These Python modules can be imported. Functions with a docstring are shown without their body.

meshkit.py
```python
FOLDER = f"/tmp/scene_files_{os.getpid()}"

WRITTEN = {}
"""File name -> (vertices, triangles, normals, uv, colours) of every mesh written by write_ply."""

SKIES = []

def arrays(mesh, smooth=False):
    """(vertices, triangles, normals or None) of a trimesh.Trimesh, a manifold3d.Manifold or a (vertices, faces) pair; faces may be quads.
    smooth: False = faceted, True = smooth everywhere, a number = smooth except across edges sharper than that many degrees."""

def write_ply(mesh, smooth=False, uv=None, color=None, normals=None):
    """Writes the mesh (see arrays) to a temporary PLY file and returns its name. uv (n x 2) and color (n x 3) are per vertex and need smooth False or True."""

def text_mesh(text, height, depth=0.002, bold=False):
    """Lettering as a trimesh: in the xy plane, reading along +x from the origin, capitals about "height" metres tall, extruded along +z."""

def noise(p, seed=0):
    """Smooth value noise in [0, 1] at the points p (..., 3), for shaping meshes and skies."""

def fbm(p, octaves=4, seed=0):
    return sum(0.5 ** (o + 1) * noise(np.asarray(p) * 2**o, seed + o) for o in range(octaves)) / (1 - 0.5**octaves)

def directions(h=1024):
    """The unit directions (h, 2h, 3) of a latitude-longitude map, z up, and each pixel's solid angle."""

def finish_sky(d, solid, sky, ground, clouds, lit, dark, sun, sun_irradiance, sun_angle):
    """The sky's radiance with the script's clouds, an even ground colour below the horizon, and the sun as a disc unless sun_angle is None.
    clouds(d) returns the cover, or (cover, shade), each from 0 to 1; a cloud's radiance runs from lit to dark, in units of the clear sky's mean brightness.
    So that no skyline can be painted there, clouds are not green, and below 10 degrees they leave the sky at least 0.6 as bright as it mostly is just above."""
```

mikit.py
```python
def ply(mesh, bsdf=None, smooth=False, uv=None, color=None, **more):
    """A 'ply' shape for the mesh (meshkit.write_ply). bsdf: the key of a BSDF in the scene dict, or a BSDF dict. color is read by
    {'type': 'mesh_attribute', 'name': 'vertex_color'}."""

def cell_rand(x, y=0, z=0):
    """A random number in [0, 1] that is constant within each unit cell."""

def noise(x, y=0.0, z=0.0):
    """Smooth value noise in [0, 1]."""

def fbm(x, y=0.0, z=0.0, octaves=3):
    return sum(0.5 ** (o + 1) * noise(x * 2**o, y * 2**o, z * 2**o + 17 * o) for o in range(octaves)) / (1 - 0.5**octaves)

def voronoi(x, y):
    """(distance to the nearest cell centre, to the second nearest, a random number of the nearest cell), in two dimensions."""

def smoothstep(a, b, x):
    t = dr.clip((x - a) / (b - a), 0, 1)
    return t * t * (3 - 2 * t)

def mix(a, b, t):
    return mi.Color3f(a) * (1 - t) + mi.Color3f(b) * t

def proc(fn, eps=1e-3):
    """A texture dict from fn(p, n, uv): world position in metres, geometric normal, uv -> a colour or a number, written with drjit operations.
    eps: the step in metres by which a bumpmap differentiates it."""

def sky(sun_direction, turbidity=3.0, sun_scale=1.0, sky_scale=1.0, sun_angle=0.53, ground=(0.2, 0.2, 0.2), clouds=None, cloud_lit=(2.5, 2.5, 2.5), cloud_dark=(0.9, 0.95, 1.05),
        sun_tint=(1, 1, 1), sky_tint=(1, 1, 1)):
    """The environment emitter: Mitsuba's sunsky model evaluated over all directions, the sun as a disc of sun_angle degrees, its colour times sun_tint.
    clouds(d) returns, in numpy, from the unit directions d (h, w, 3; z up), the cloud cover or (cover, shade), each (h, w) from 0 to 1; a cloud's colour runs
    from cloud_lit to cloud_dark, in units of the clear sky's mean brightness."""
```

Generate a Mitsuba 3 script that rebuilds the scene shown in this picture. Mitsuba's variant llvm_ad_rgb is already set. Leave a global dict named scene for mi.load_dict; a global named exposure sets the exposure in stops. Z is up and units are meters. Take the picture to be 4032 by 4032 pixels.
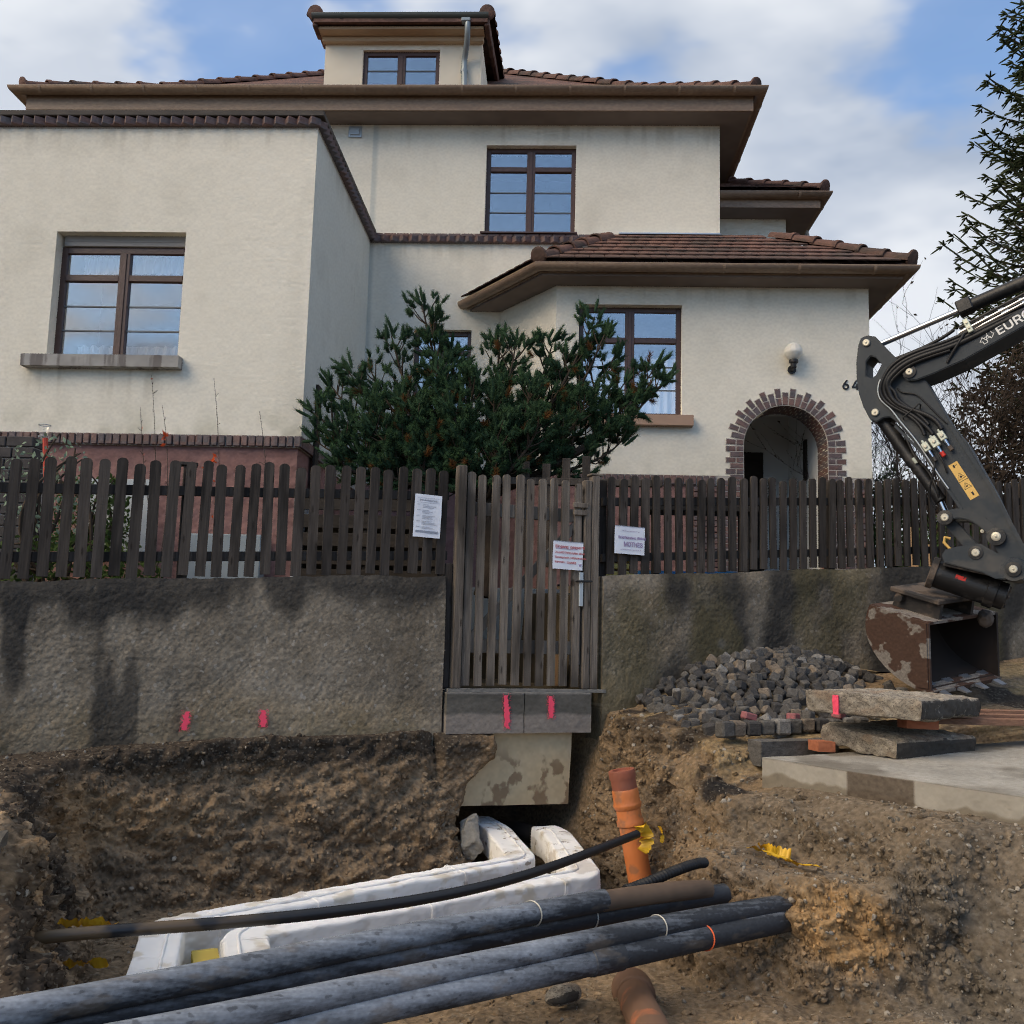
import math, random
import numpy as np, trimesh, drjit as dr, mitsuba as mi, mikit, meshkit
from shapely.geometry import Polygon, Point, LineString, box as sbox
from shapely.ops import unary_union
from mikit import noise, fbm, voronoi, cell_rand, smoothstep, mix, proc
rng = np.random.default_rng(64); random.seed(64)
T4 = mi.ScalarTransform4f
scene, labels = {}, {}

# ------------------------------------------------------------------ camera, sky, exposure
CAM_R = np.array([0.9987, 0.0413, 0.0259]); CAM_U = np.array([-0.0200, -0.1282, 0.9915])
CAM_F = np.array([-0.04436, 0.99088, 0.12724])
scene['camera'] = {'type': 'perspective', 'fov': 55.14, 'fov_axis': 'x', 'near_clip': 0.05, 'far_clip': 2000.0,
                   'to_world': T4().look_at(origin=[0, 0, 0], target=CAM_F.tolist(), up=CAM_U.tolist())}
SUN = np.array([-0.64, -0.48, 0.62])

def sky_clouds(d):
    z = np.maximum(d[..., 2], 0.0) + 0.30
    q = np.stack([d[..., 0] / z, d[..., 1] / z, d[..., 2] * 0.6], -1)
    w = np.stack([meshkit.fbm(q * 1.7 + 3.1, 3, 5) - .5, meshkit.fbm(q * 1.7 + 9.7, 3, 8) - .5, 0 * d[..., 0]], -1)
    qq = q + 0.16 * w
    a = meshkit.fbm(qq * np.array([1.6, 2.4, 1.0]) + 11.3, 6, 3)
    fine = meshkit.fbm(qq * np.array([5.5, 8.5, 2.0]) + 2.3, 6, 21)
    v = a * 0.44 + fine * 0.40 + meshkit.fbm(qq * np.array([17., 25., 6.]) + 5.1, 4, 44) * .16
    # openings of blue sky, as seen above the house on the left and at the upper right, and behind the viewer
    def gap(dx, dy, dz, r, k=1.0):
        c = np.array([dx, dy, dz]); c = c / np.linalg.norm(c)
        return np.exp(-np.sum(((d - c) * np.array([1, 1, k])) ** 2, -1) / (r * r))
    v = v + .055 - 0.27 * gap(-.270, .806, .528, .115, 1.5) - 0.12 * gap(-.12, .80, .57, .10) - 0.27 * gap(.322, .79, .530, .095, 1.2) - 0.36 * gap(.15, -.86, .5, .60)
    v = v + 0.13 * gap(.28, .86, .43, .24) + .06 * gap(-.5, .8, .45, .16)
    cover = np.clip((v - 0.375) / 0.15, 0, 1)
    floor_ = .24 - .16 * gap(.15, -.86, .5, .60)
    cover = floor_ + (.98 - floor_) * cover * cover * (3 - 2 * cover)
    shade = np.clip(.42 + 2.6 * (meshkit.fbm(qq * np.array([2.6, 4.2, 1.5]) + 7.7, 5, 33) - .5) - 2.0 * (fine - .5), 0, 1)
    shade = np.clip(shade - .55 * gap(-.50, .80, .47, .20), 0, 1)
    return cover, shade

scene['sky'] = mikit.sky(SUN, turbidity=3.0, sun_scale=0.30, sky_scale=1.0, sun_angle=44, clouds=sky_clouds,
                         cloud_lit=(1.62, 1.68, 1.77), cloud_dark=(.84, .98, 1.22), sun_tint=(1.0, .972, .925), sky_tint=(.86, .98, 1.08), ground=(.16, .15, .14))
exposure = 2.62

# ------------------------------------------------------------------ helpers
def arr(m):
    return (np.array(m.vertices), np.array(m.faces)) if hasattr(m, 'vertices') else (np.asarray(m[0], float), np.asarray(m[1], int))
def M4(o=(0, 0, 0), ex=(1, 0, 0), ey=(0, 1, 0), ez=(0, 0, 1)):
    m = np.eye(4); m[:3, 0], m[:3, 1], m[:3, 2], m[:3, 3] = ex, ey, ez, o
    return m
def tm(m, M):
    v, f = arr(m)
    v = v @ M[:3, :3].T + M[:3, 3]
    return (v, f[:, ::-1] if np.linalg.det(M[:3, :3]) < 0 else f)
def join(*ms):
    vs, fs, k = [], [], 0
    for m in ms:
        v, f = arr(m); vs.append(v); fs.append(f + k); k += len(v)
    return (np.vstack(vs), np.vstack(fs))
def box(x0, x1, y0, y1, z0, z1):
    v = np.array([[x, y, z] for x in (x0, x1) for y in (y0, y1) for z in (z0, z1)], float)
    f = np.array([[0, 1, 3], [0, 3, 2], [4, 6, 7], [4, 7, 5], [0, 4, 5], [0, 5, 1], [2, 3, 7], [2, 7, 6], [0, 2, 6], [0, 6, 4], [1, 5, 7], [1, 7, 3]])
    return v, f
def cbox(sx, sy, sz, b=.004, c=(0, 0, 0)):
    p = []
    for x in (-1, 1):
        for y in (-1, 1):
            for z in (-1, 1):
                p += [[x * (sx / 2 - b), y * (sy / 2 - b), z * sz / 2], [x * (sx / 2 - b), y * sy / 2, z * (sz / 2 - b)], [x * sx / 2, y * (sy / 2 - b), z * (sz / 2 - b)]]
    h = trimesh.convex.convex_hull(np.array(p) + np.array(c))
    return np.array(h.vertices), np.array(h.faces)
def bx(x0, x1, y0, y1, z0, z1, b=.004):
    return cbox(x1 - x0, y1 - y0, z1 - z0, b, ((x0 + x1) / 2, (y0 + y1) / 2, (z0 + z1) / 2))
def prism(poly, t0, t1, M=None):
    poly = poly if hasattr(poly, 'area') else Polygon(poly)
    if not poly.is_valid: poly = poly.buffer(0)
    ms = [trimesh.creation.extrude_polygon(g, t1 - t0, engine='earcut') for g in getattr(poly, 'geoms', [poly]) if g.area > 1e-9]
    v, f = join(*ms); v = v + np.array([0, 0, t0])
    return tm((v, f), M) if M is not None else (v, f)
XZ = M4((0, 0, 0), (1, 0, 0), (0, 0, 1), (0, 1, 0))          # local (x, y, t) -> world (x, t, y)
YZ = M4((0, 0, 0), (0, 1, 0), (0, 0, 1), (1, 0, 0))          # local (x, y, t) -> world (t, x, y)
def tube(pts, r, sides=10, cap=True, closed=False):
    p = np.asarray(pts, float); n = len(p); r = np.broadcast_to(r, (n,))
    t = np.gradient(p, axis=0); t /= np.linalg.norm(t, axis=1, keepdims=True) + 1e-12
    a = np.cross(t[0], [0, 0, 1.0] if abs(t[0, 2]) < .9 else [1.0, 0, 0]); a /= np.linalg.norm(a)
    A = []
    for k in range(n):
        a = a - t[k] * (a @ t[k]); a /= np.linalg.norm(a); A.append(a)
    A = np.array(A); B = np.cross(t, A); g = np.arange(sides) * 2 * np.pi / sides
    v = (p[:, None] + r[:, None, None] * (np.cos(g)[None, :, None] * A[:, None] + np.sin(g)[None, :, None] * B[:, None])).reshape(-1, 3)
    i, j = np.meshgrid(np.arange(n - 1), np.arange(sides), indexing='ij')
    a0, b0, c0, d0 = i * sides + j, i * sides + (j + 1) % sides, (i + 1) * sides + (j + 1) % sides, (i + 1) * sides + j
    f = np.vstack([np.stack([a0, b0, c0], -1).reshape(-1, 3), np.stack([a0, c0, d0], -1).reshape(-1, 3)])
    if cap:
        v = np.vstack([v, p[:1], p[-1:]]); m = len(v); j = np.arange(sides)
        f = np.vstack([f, np.stack([j * 0 + m - 2, (j + 1) % sides, j], -1), np.stack([j * 0 + m - 1, (n - 1) * sides + j, (n - 1) * sides + (j + 1) % sides], -1)])
    return v, f
def spline(pts, n=40):
    from scipy.interpolate import CubicSpline
    p = np.asarray(pts, float); u = np.r_[0, np.cumsum(np.linalg.norm(np.diff(p, axis=0), axis=1))]
    return CubicSpline(u, p)(np.linspace(0, u[-1], n)) if len(p) > 2 else np.linspace(p[0], p[1], n)
def cyl(a, b, r, sides=20, bev=0.0):
    a, b = np.asarray(a, float), np.asarray(b, float); d = (b - a) / np.linalg.norm(b - a)
    if bev: return tube([a, a + d * bev * .01, a + d * bev, b - d * bev, b - d * bev * .01, b], [r - bev, r - bev * .7, r, r, r - bev * .7, r - bev], sides)
    return tube([a, b], r, sides)
def lathe(prof, sides=20, M=None):
    g = np.arange(sides) * 2 * np.pi / sides; p = np.asarray(prof, float)
    v = np.stack([p[:, :1] * np.cos(g), p[:, :1] * np.sin(g), np.repeat(p[:, 1:], sides, 1)], -1).reshape(-1, 3); n = len(p)
    i, j = np.meshgrid(np.arange(n - 1), np.arange(sides), indexing='ij')
    a0, b0, c0, d0 = i * sides + j, i * sides + (j + 1) % sides, (i + 1) * sides + (j + 1) % sides, (i + 1) * sides + j
    m = (v, np.vstack([np.stack([a0, b0, c0], -1).reshape(-1, 3), np.stack([a0, c0, d0], -1).reshape(-1, 3)]))
    return tm(m, M) if M is not None else m
def sweep(prof, path, closed_prof=True):
    """profile (out, up) carried along a horizontal path with mitred corners; out = right-hand side of travel"""
    p = np.asarray(path, float); n = len(p); q = np.asarray(prof, float); k = len(q); V = []
    for i in range(n):
        d0 = p[i] - p[i - 1] if i else p[1] - p[0]; d1 = p[i + 1] - p[i] if i < n - 1 else d0
        r0 = np.array([d0[1], -d0[0], 0]); r1 = np.array([d1[1], -d1[0], 0]); r0 /= np.linalg.norm(r0); r1 /= np.linalg.norm(r1)
        m = r0 + r1; m /= (1 + r0 @ r1)
        V.append(p[i] + q[:, :1] * m + q[:, 1:] * np.array([0, 0, 1.0]))
    V = np.vstack(V); F = []
    for i in range(n - 1):
        for j in range(k if closed_prof else k - 1):
            a, b, c, d = i * k + j, i * k + (j + 1) % k, (i + 1) * k + (j + 1) % k, (i + 1) * k + j
            F += [[a, d, c], [a, c, b]]
    if closed_prof:
        tri = trimesh.creation.triangulate_polygon(Polygon(q), engine='earcut')
        lut = [int(np.argmin(np.linalg.norm(q - x, axis=1))) for x in tri[0]]
        for t in tri[1]:
            t = [lut[x] for x in t]; F.append(t); F.append([(n - 1) * k + x for x in t[::-1]])
    return V, np.array(F)
def subdiv_box(x0, x1, y0, y1, z0, z1, step):
    """box with a regular fine grid on all faces, for displacement"""
    def grid(u0, u1, w0, w1, fn, flip):
        nu, nw = max(2, int(round((u1 - u0) / step)) + 1), max(2, int(round((w1 - w0) / step)) + 1)
        U, Wv = np.meshgrid(np.linspace(u0, u1, nu), np.linspace(w0, w1, nw), indexing='ij')
        v = fn(U, Wv).reshape(-1, 3); i, j = np.meshgrid(np.arange(nu - 1), np.arange(nw - 1), indexing='ij')
        a, b, c, d = i * nw + j, (i + 1) * nw + j, (i + 1) * nw + j + 1, i * nw + j + 1
        f = np.vstack([np.stack([a, b, c], -1).reshape(-1, 3), np.stack([a, c, d], -1).reshape(-1, 3)])
        return v, f[:, ::-1] if flip else f
    S = lambda a, b, c: np.stack([a + 0 * b + 0 * c, b + 0 * a + 0 * c, c + 0 * a + 0 * b], -1)
    m = join(grid(x0, x1, y0, y1, lambda u, w: S(u, w, z1 + 0 * u), False), grid(x0, x1, y0, y1, lambda u, w: S(u, w, z0 + 0 * u), True),
             grid(x0, x1, z0, z1, lambda u, w: S(u, y0 + 0 * u, w), False), grid(x0, x1, z0, z1, lambda u, w: S(u, y1 + 0 * u, w), True),
             grid(y0, y1, z0, z1, lambda u, w: S(x1 + 0 * u, u, w), False), grid(y0, y1, z0, z1, lambda u, w: S(x0 + 0 * u, u, w), True))
    t = trimesh.Trimesh(*m, process=False); t.merge_vertices()
    return np.array(t.vertices), np.array(t.faces)
def rough(m, amp, freq, seed=0, octs=3, rnd=0.0):
    v, f = arr(m); t = trimesh.Trimesh(v, f, process=False); nn = t.vertex_normals
    k = meshkit.fbm(v * freq + seed * 7.13, octs, seed) - .5
    return v + nn * (k * 2 * amp)[:, None], f
def quad(a, b, c, d): return np.array([a, b, c, d], float), np.array([[0, 1, 2], [0, 2, 3]])
def rotm(ax, deg):
    a = np.radians(deg); ax = np.asarray(ax, float) / np.linalg.norm(ax); K = np.array([[0, -ax[2], ax[1]], [ax[2], 0, -ax[0]], [-ax[1], ax[0], 0]])
    return np.eye(3) + np.sin(a) * K + (1 - np.cos(a)) * K @ K
def RT(R=np.eye(3), o=(0, 0, 0)):
    m = np.eye(4); m[:3, :3] = R; m[:3, 3] = o; return m

used = {}
def key_of(name):
    k = used.get(name, 0); used[name] = k + 1
    return name if k == 0 else f'{name}_{k:03d}'
def thing(name, label=None, cat=None, group=None, kind=None):
    k = key_of(name); labels[k] = {}
    if label: labels[k]['label'] = label
    if cat: labels[k]['category'] = cat
    if group: labels[k]['group'] = group
    if kind: labels[k]['kind'] = kind
    return k
def put(key, mesh, bsdf, smooth=False, M=None, **more):
    scene[key] = mikit.ply(mesh, bsdf, smooth=smooth, **more)
    if M is not None: scene[key]['to_world'] = T4(M.tolist())
    return key
def part(parent, name, mesh, bsdf, smooth=False, label=None, kind=None, M=None, **more):
    k = key_of(parent + '__' + name); put(k, mesh, bsdf, smooth, M, **more)
    if label or kind: labels[k] = {a: b for a, b in (('label', label), ('kind', kind)) if b}
    return k
def copy_part(parent, name, ply, M):
    k = key_of(parent + '__' + name); scene[k] = {**ply, 'to_world': T4(M.tolist())}
    return k
def single(name, mesh, bsdf, label, cat, smooth=False, group=None, kind=None, **more):
    return put(thing(name, label, cat, group, kind), mesh, bsdf, smooth, **more)

# street frame: s along the garden wall (uphill to the right), n away from the street, z up
CA, SA = math.cos(math.radians(23.1)), math.sin(math.radians(23.1))
OX, OY = -0.2279, 7.6089
MS = M4((OX, OY, 0), (CA, SA, 0), (-SA, CA, 0), (0, 0, 1))
def W(p): return np.asarray(p, float) @ MS[:3, :3].T + MS[:3, 3]
def ST(m): return tm(m, MS)
def sn(p):
    x, y = p.x - OX, p.y - OY
    return x * CA + y * SA, -x * SA + y * CA
# ------------------------------------------------------------------ materials
def tw(b): return {'type': 'twosided', 'bsdf': b}
def pr(col, rough=.8, spec=.3, metal=0., **k):
    c = {'type': 'rgb', 'value': list(col)} if isinstance(col, (tuple, list)) else col
    return {'type': 'principled', 'base_color': c, 'roughness': rough, 'specular': spec, 'metallic': metal, **k}
def bump(b, fn, eps=.002, scale=1.0): return {'type': 'bumpmap', 'arbitrary': proc(fn, eps), 'scale': scale, 'bsdf': b}
def mat(name, b): scene[name] = tw(b)

def f_plaster(p, n, uv):
    big = fbm(p.x * .7 + p.y * .5, p.z * .9, p.y * .6, 4)
    fine = fbm(p.x * 38, p.y * 38, p.z * 38, 3)
    streak = smoothstep(.50, .82, fbm(p.x * 3.2 + p.y * 2.1, p.z * .45, 3.7, 3))
    blotch = smoothstep(.52, .75, fbm(p.x * 2.6, p.y * 2.6, p.z * 1.7, 4))
    c = mix((.675, .640, .545), (.745, .708, .612), big)
    c = c * (.90 + .20 * fine)
    c = mix(c, c * mi.Color3f(.78, .78, .77), streak * .45 + blotch * .30)
    drip = smoothstep(.48, .66, fbm(p.x * 9 + p.y * 7, p.z * .8, 1.3, 3)) * (smoothstep(2.30, 2.74, p.z) * smoothstep(2.76, 2.72, p.z) * smoothstep(10.5, 10.1, p.y) * smoothstep(-5.8, -5.6, p.x) * smoothstep(-3.9, -4.1, p.x) + smoothstep(6.7, 7.2, p.z) * .8 + smoothstep(5.1, 5.45, p.z) * smoothstep(5.47, 5.44, p.z) * .7 + smoothstep(4.1, 4.5, p.z) * smoothstep(4.5, 4.45, p.z) * smoothstep(11.9, 12.0, p.y) * smoothstep(13.0, 12.5, p.y) * .7)
    c = mix(c, c * mi.Color3f(.66, .64, .60), drip * .6)
    side = smoothstep(-2.72, -2.69, p.x) * smoothstep(10.004, 10.02, p.y) * smoothstep(-2.60, -2.66, p.x)   # blue-grey shade of the right-facing side wall, mixed into the plaster colour
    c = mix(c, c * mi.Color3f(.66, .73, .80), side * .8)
    foot = smoothstep(2.45, 2.05, p.z) * smoothstep(.35, .7, fbm(p.x * 4, p.z * 3, p.y * 4, 3)) * smoothstep(13.0, 11.9, p.y)
    return mix(c, c * mi.Color3f(.62, .63, .58), foot * .55)
def b_plaster(p, n, uv): return .0045 * fbm(p.x * 34, p.y * 34, p.z * 34, 3) + .0030 * fbm(p.x * 9, p.y * 9, p.z * 9, 2)
mat('plaster', bump(pr(proc(f_plaster), .92, .15), b_plaster, .006))
mat('dormer_plaster', bump(pr(proc(lambda p, n, uv: mix((.67, .61, .49), (.73, .67, .55), fbm(p.x * 5, p.y * 5, p.z * 5, 3))), .92, .15), b_plaster, .006))

def f_plinth(p, n, uv):
    a = fbm(p.x * 9, p.y * 9, p.z * 9, 3)
    return mix((.175, .096, .088), (.255, .148, .135), a) * (.80 + .4 * fbm(p.x * 40, p.y * 40, p.z * 40, 2))
mat('plinth_render', bump(pr(proc(f_plinth), .9, .2), lambda p, n, uv: .035 * fbm(p.x * 11, p.y * 11, p.z * 11, 3), .01))

def wood(c0, c1, cell=.112):
    def fn(p, n, uv):
        s, m = sn(p)
        r = cell_rand(s / cell, 0, 5)
        g = fbm(s * 60 + r * 40, m * 60, p.z * 3.2 + r * 9, 3)
        g2 = fbm(s * 190, m * 190, p.z * 7 + r * 5, 2)
        kv = voronoi(s * 11 + r * 31, p.z * 2.6 + r * 57)
        knot = smoothstep(.022, .008, kv[0] * .2) * smoothstep(.45, .55, kv[2])
        dirt = fbm(s * 7 + 3, p.z * 2.1, m * 5, 3)
        c = mix(c0, c1, dr.clip(.15 + .85 * g + .7 * (r - .5), 0, 1)) * (.62 + .76 * g2)
        c = mix(c, mi.Color3f(c0) * .45, smoothstep(.5, .75, dirt) * .75)
        return mix(c, mi.Color3f(.02, .015, .012), knot * .8)
    return fn
def b_wood(p, n, uv):
    s, m = sn(p)
    return .0035 * fbm(s * 110, m * 110, p.z * 4, 3)
mat('fence_wood', bump(pr(proc(wood((.023, .0195, .0175), (.078, .066, .057))), .85, .25), b_wood, .002))
mat('gate_wood', bump(pr(proc(wood((.072, .060, .050), (.195, .166, .137), .118)), .85, .25), b_wood, .002))
def f_plank(p, n, uv):
    s, m = sn(p); g = fbm(s * 6, m * 70, p.z * 60, 3)
    return mix((.12, .062, .04), (.27, .155, .105), g) * (.8 + .4 * fbm(s * 30, m * 200, p.z * 90, 2))
mat('plank_wood', bump(pr(proc(f_plank), .8, .25), lambda p, n, uv: .003 * fbm(sn(p)[0] * 8, sn(p)[1] * 120, p.z * 60, 2), .002))
mat('lumber', pr(proc(lambda p, n, uv: mix((.36, .22, .11), (.52, .34, .19), fbm(p.x * 30, p.y * 30, p.z * 6, 3))), .8, .2))

def f_roughcast(p, n, uv):
    s, m = sn(p)
    left = smoothstep(.2, -.4, s)
    big = fbm(s * 1.15, p.z * 1.0, 4.0, 4)
    mid = fbm(s * 5.5, p.z * 4.5, m * 5.5, 4)
    fine = fbm(s * 55, p.z * 55, m * 55, 3)
    spk = voronoi(s * 52, p.z * 52)
    c = mix((.140, .118, .090), (.31, .27, .215), dr.clip(.25 + 1.1 * (big - .35) + .7 * (mid - .5), 0, 1))
    c = mix(c, mi.Color3f(.25, .18, .09), smoothstep(.52, .72, fbm(s * .9 + 5, p.z * 1.4, 9, 3)) * .30)
    c = c * (.72 + .60 * fine) * (.84 + .32 * spk[2])
    c = mix(c, mi.Color3f(.34, .32, .29), smoothstep(.955, .985, spk[2]) * .45)
    top = .32 + .062 * (s + 3.63)                                       # the top edge of the wall
    dm = top - p.z                                                       # dark algae washed down from the top edge, in runs of uneven length
    run = .06 + 1.25 * dr.power(dr.clip(fbm(s * 1.9 + 7, 2.2, 1.0, 3), 0, 1), 2.6) + .22 * (fbm(s * 9 + 2, p.z * .8, 3.1, 3) - .42)
    dark = smoothstep(run + .16, run - .10, dm + .16 * (mid - .5)) * (.70 + .5 * mid)
    leftpatch = smoothstep(.50, .64, fbm(s * 3.4 + 2, p.z * .9, 7, 4) + .06 * (mid - .5)) * smoothstep(-1.9, -3.1, s)
    dark = dr.clip(dark + leftpatch * .9, 0, 1) * left + (1 - left) * smoothstep(.34, .60, fbm(s * 1.9, p.z * 1.1 + 3, 4.4, 4) + .12 * mid - .03)
    c = mix(c, mi.Color3f(.030, .029, .028) * (.6 + .8 * fine), dark * .93)
    moss = smoothstep(.50, .66, fbm(s * 2.3 + 8, p.z * 1.2, 1.2, 4)) * (1 - left) + .55 * smoothstep(.58, .7, fbm(s * 3.1, p.z * 2.5, 6, 3)) * left * smoothstep(-.45, -.7, p.z)
    c = mix(c, mi.Color3f(.118, .098, .046) * (.55 + .9 * fine), moss * .48)
    pale = smoothstep(.60, .70, fbm(s * 1.7 + 4, p.z * 2.0 + 1, 8.8, 3)) * (1 - left) * smoothstep(.25, -.05, p.z) * smoothstep(1., 1.5, s)
    return mix(c, mi.Color3f(.30, .29, .28) * (.8 + .4 * fine), pale * .65)
def b_roughcast(p, n, uv):
    s, m = sn(p)
    return .014 * fbm(s * 42, p.z * 42, m * 42, 3) + .006 * fbm(s * 9, p.z * 9, m * 9, 2)
mat('roughcast', bump(pr(proc(f_roughcast), .93, .15), b_roughcast, .0028))

def f_soil(p, n, uv):
    s, m = sn(p)
    z = p.z
    a = fbm(s * 1.7, m * 1.7, z * 2.4, 4); b = fbm(s * 7, m * 7, z * 8, 4); f = fbm(s * 46, m * 46, z * 46, 3)
    c = mix((.105, .076, .051), (.30, .220, .142), dr.clip(.05 + .62 * a + 1.05 * (b - .42), 0, 1))
    ochre = smoothstep(.46, .66, fbm(s * 1.3 + 6, m * 1.5, z * 2.6, 4) + .16 * smoothstep(-.8, .4, s) - .02) * smoothstep(-1.75, -1.15, z)
    c = mix(c, mi.Color3f(.30, .190, .095), ochre * .55)
    left = smoothstep(.1, -.6, s)
    humus = smoothstep(-.97, -.82, z + .26 * (b - .5) + .10 * (a - .5)) * left * smoothstep(-2.2, -.8, m)
    c = mix(c, mi.Color3f(.032, .027, .023), humus * .85)
    black = smoothstep(.36, .56, fbm(s * 3.2 + 1, m * 3.2, z * 2.7, 4)) * smoothstep(-2.75, -2.98, s) * smoothstep(-.6, -1.2, m)
    black = dr.maximum(black, smoothstep(.5, .6, fbm(s * 3.1, m * 3.1 + 4, z * 3, 3)) * smoothstep(.55, .8, s) * smoothstep(-2.2, -1.5, m))
    c = mix(c, mi.Color3f(.020, .019, .019), black * .8)
    sandy = smoothstep(.43, .53, fbm(s * 2.2 + 3, m * 2.4 + 1, z * 2.6, 4)) * smoothstep(.35, .6, s) * smoothstep(-.98, -.8, z) * smoothstep(-1.9, -1.2, m)
    c = mix(c, mi.Color3f(.36, .25, .125), sandy * .75)
    grav = smoothstep(-3.15, -3.5, m + .3 * (b - .5)) * smoothstep(.30, .55, s) + .8 * smoothstep(.35, .6, s) * smoothstep(-1.25, -1.12, z) * smoothstep(-1.7, -2.0, m)
    c = mix(c, mi.Color3f(.145, .124, .095) * (.6 + .8 * b), dr.clip(grav, 0, 1) * .62)
    blk = dr.exp(-(dr.square((s - .76) / .13) + dr.square((m + 1.62) / .26))) + .6 * dr.exp(-(dr.square((s - .62) / .12) + dr.square((m + .35) / .2))) + .3 * (b - .5)
    c = mix(c, mi.Color3f(.020, .019, .019), smoothstep(.35, .6, blk) * .85)
    floor_ = smoothstep(-1.55, -1.66, z) 
    c = mix(c, mi.Color3f(.18, .13, .08), floor_ * .45)
    peb = smoothstep(.70, .80, noise(p.x * 62, p.y * 62, p.z * 62))
    c = mix(c, mi.Color3f(.23, .195, .145), peb * .45)
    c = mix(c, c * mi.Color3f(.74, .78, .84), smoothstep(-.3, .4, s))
    face = dr.exp(-(dr.square((s - .42) / .26) + dr.square((m + 3.15) / .30) + dr.square((z + 1.32) / .20))) + .5 * (a - .5)
    c = mix(c, mi.Color3f(.33, .205, .095) * (.55 + .9 * b), smoothstep(.25, .7, face) * .75)
    shelf = dr.exp(-(dr.square((s - .48) / .30) + dr.square((m + 2.5) / .45) + dr.square((z + 1.10) / .09)))
    c = mix(c, mi.Color3f(.088, .078, .066) * (.5 + b), smoothstep(.3, .7, shelf + .4 * (b - .5)) * .7)
    return c * (.30 + 1.36 * f)
def b_soil(p, n, uv):
    return .016 * fbm(p.x * 38, p.y * 38, p.z * 38, 3) + .004 * noise(p.x * 150, p.y * 150, p.z * 150)
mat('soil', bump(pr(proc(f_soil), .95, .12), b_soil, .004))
mat('clod', bump(pr(proc(lambda p, n, uv: f_soil(p, n, uv) * (.80 + .65 * cell_rand(p.x * 31, p.y * 31, p.z * 31))), .95, .12), b_soil, .004))
mat('pebble', pr(proc(lambda p, n, uv: mix((.09, .078, .06), (.32, .285, .235), cell_rand(p.x * 23, p.y * 23, p.z * 23)) * (.7 + .6 * fbm(p.x * 60, p.y * 60, p.z * 60, 2))), .85, .25))
mat('garden_soil', pr(proc(lambda p, n, uv: mix((.03, .026, .018), (.10, .078, .05), fbm(p.x * 9, p.y * 9, p.z * 9, 4))), .95, .1))

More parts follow.
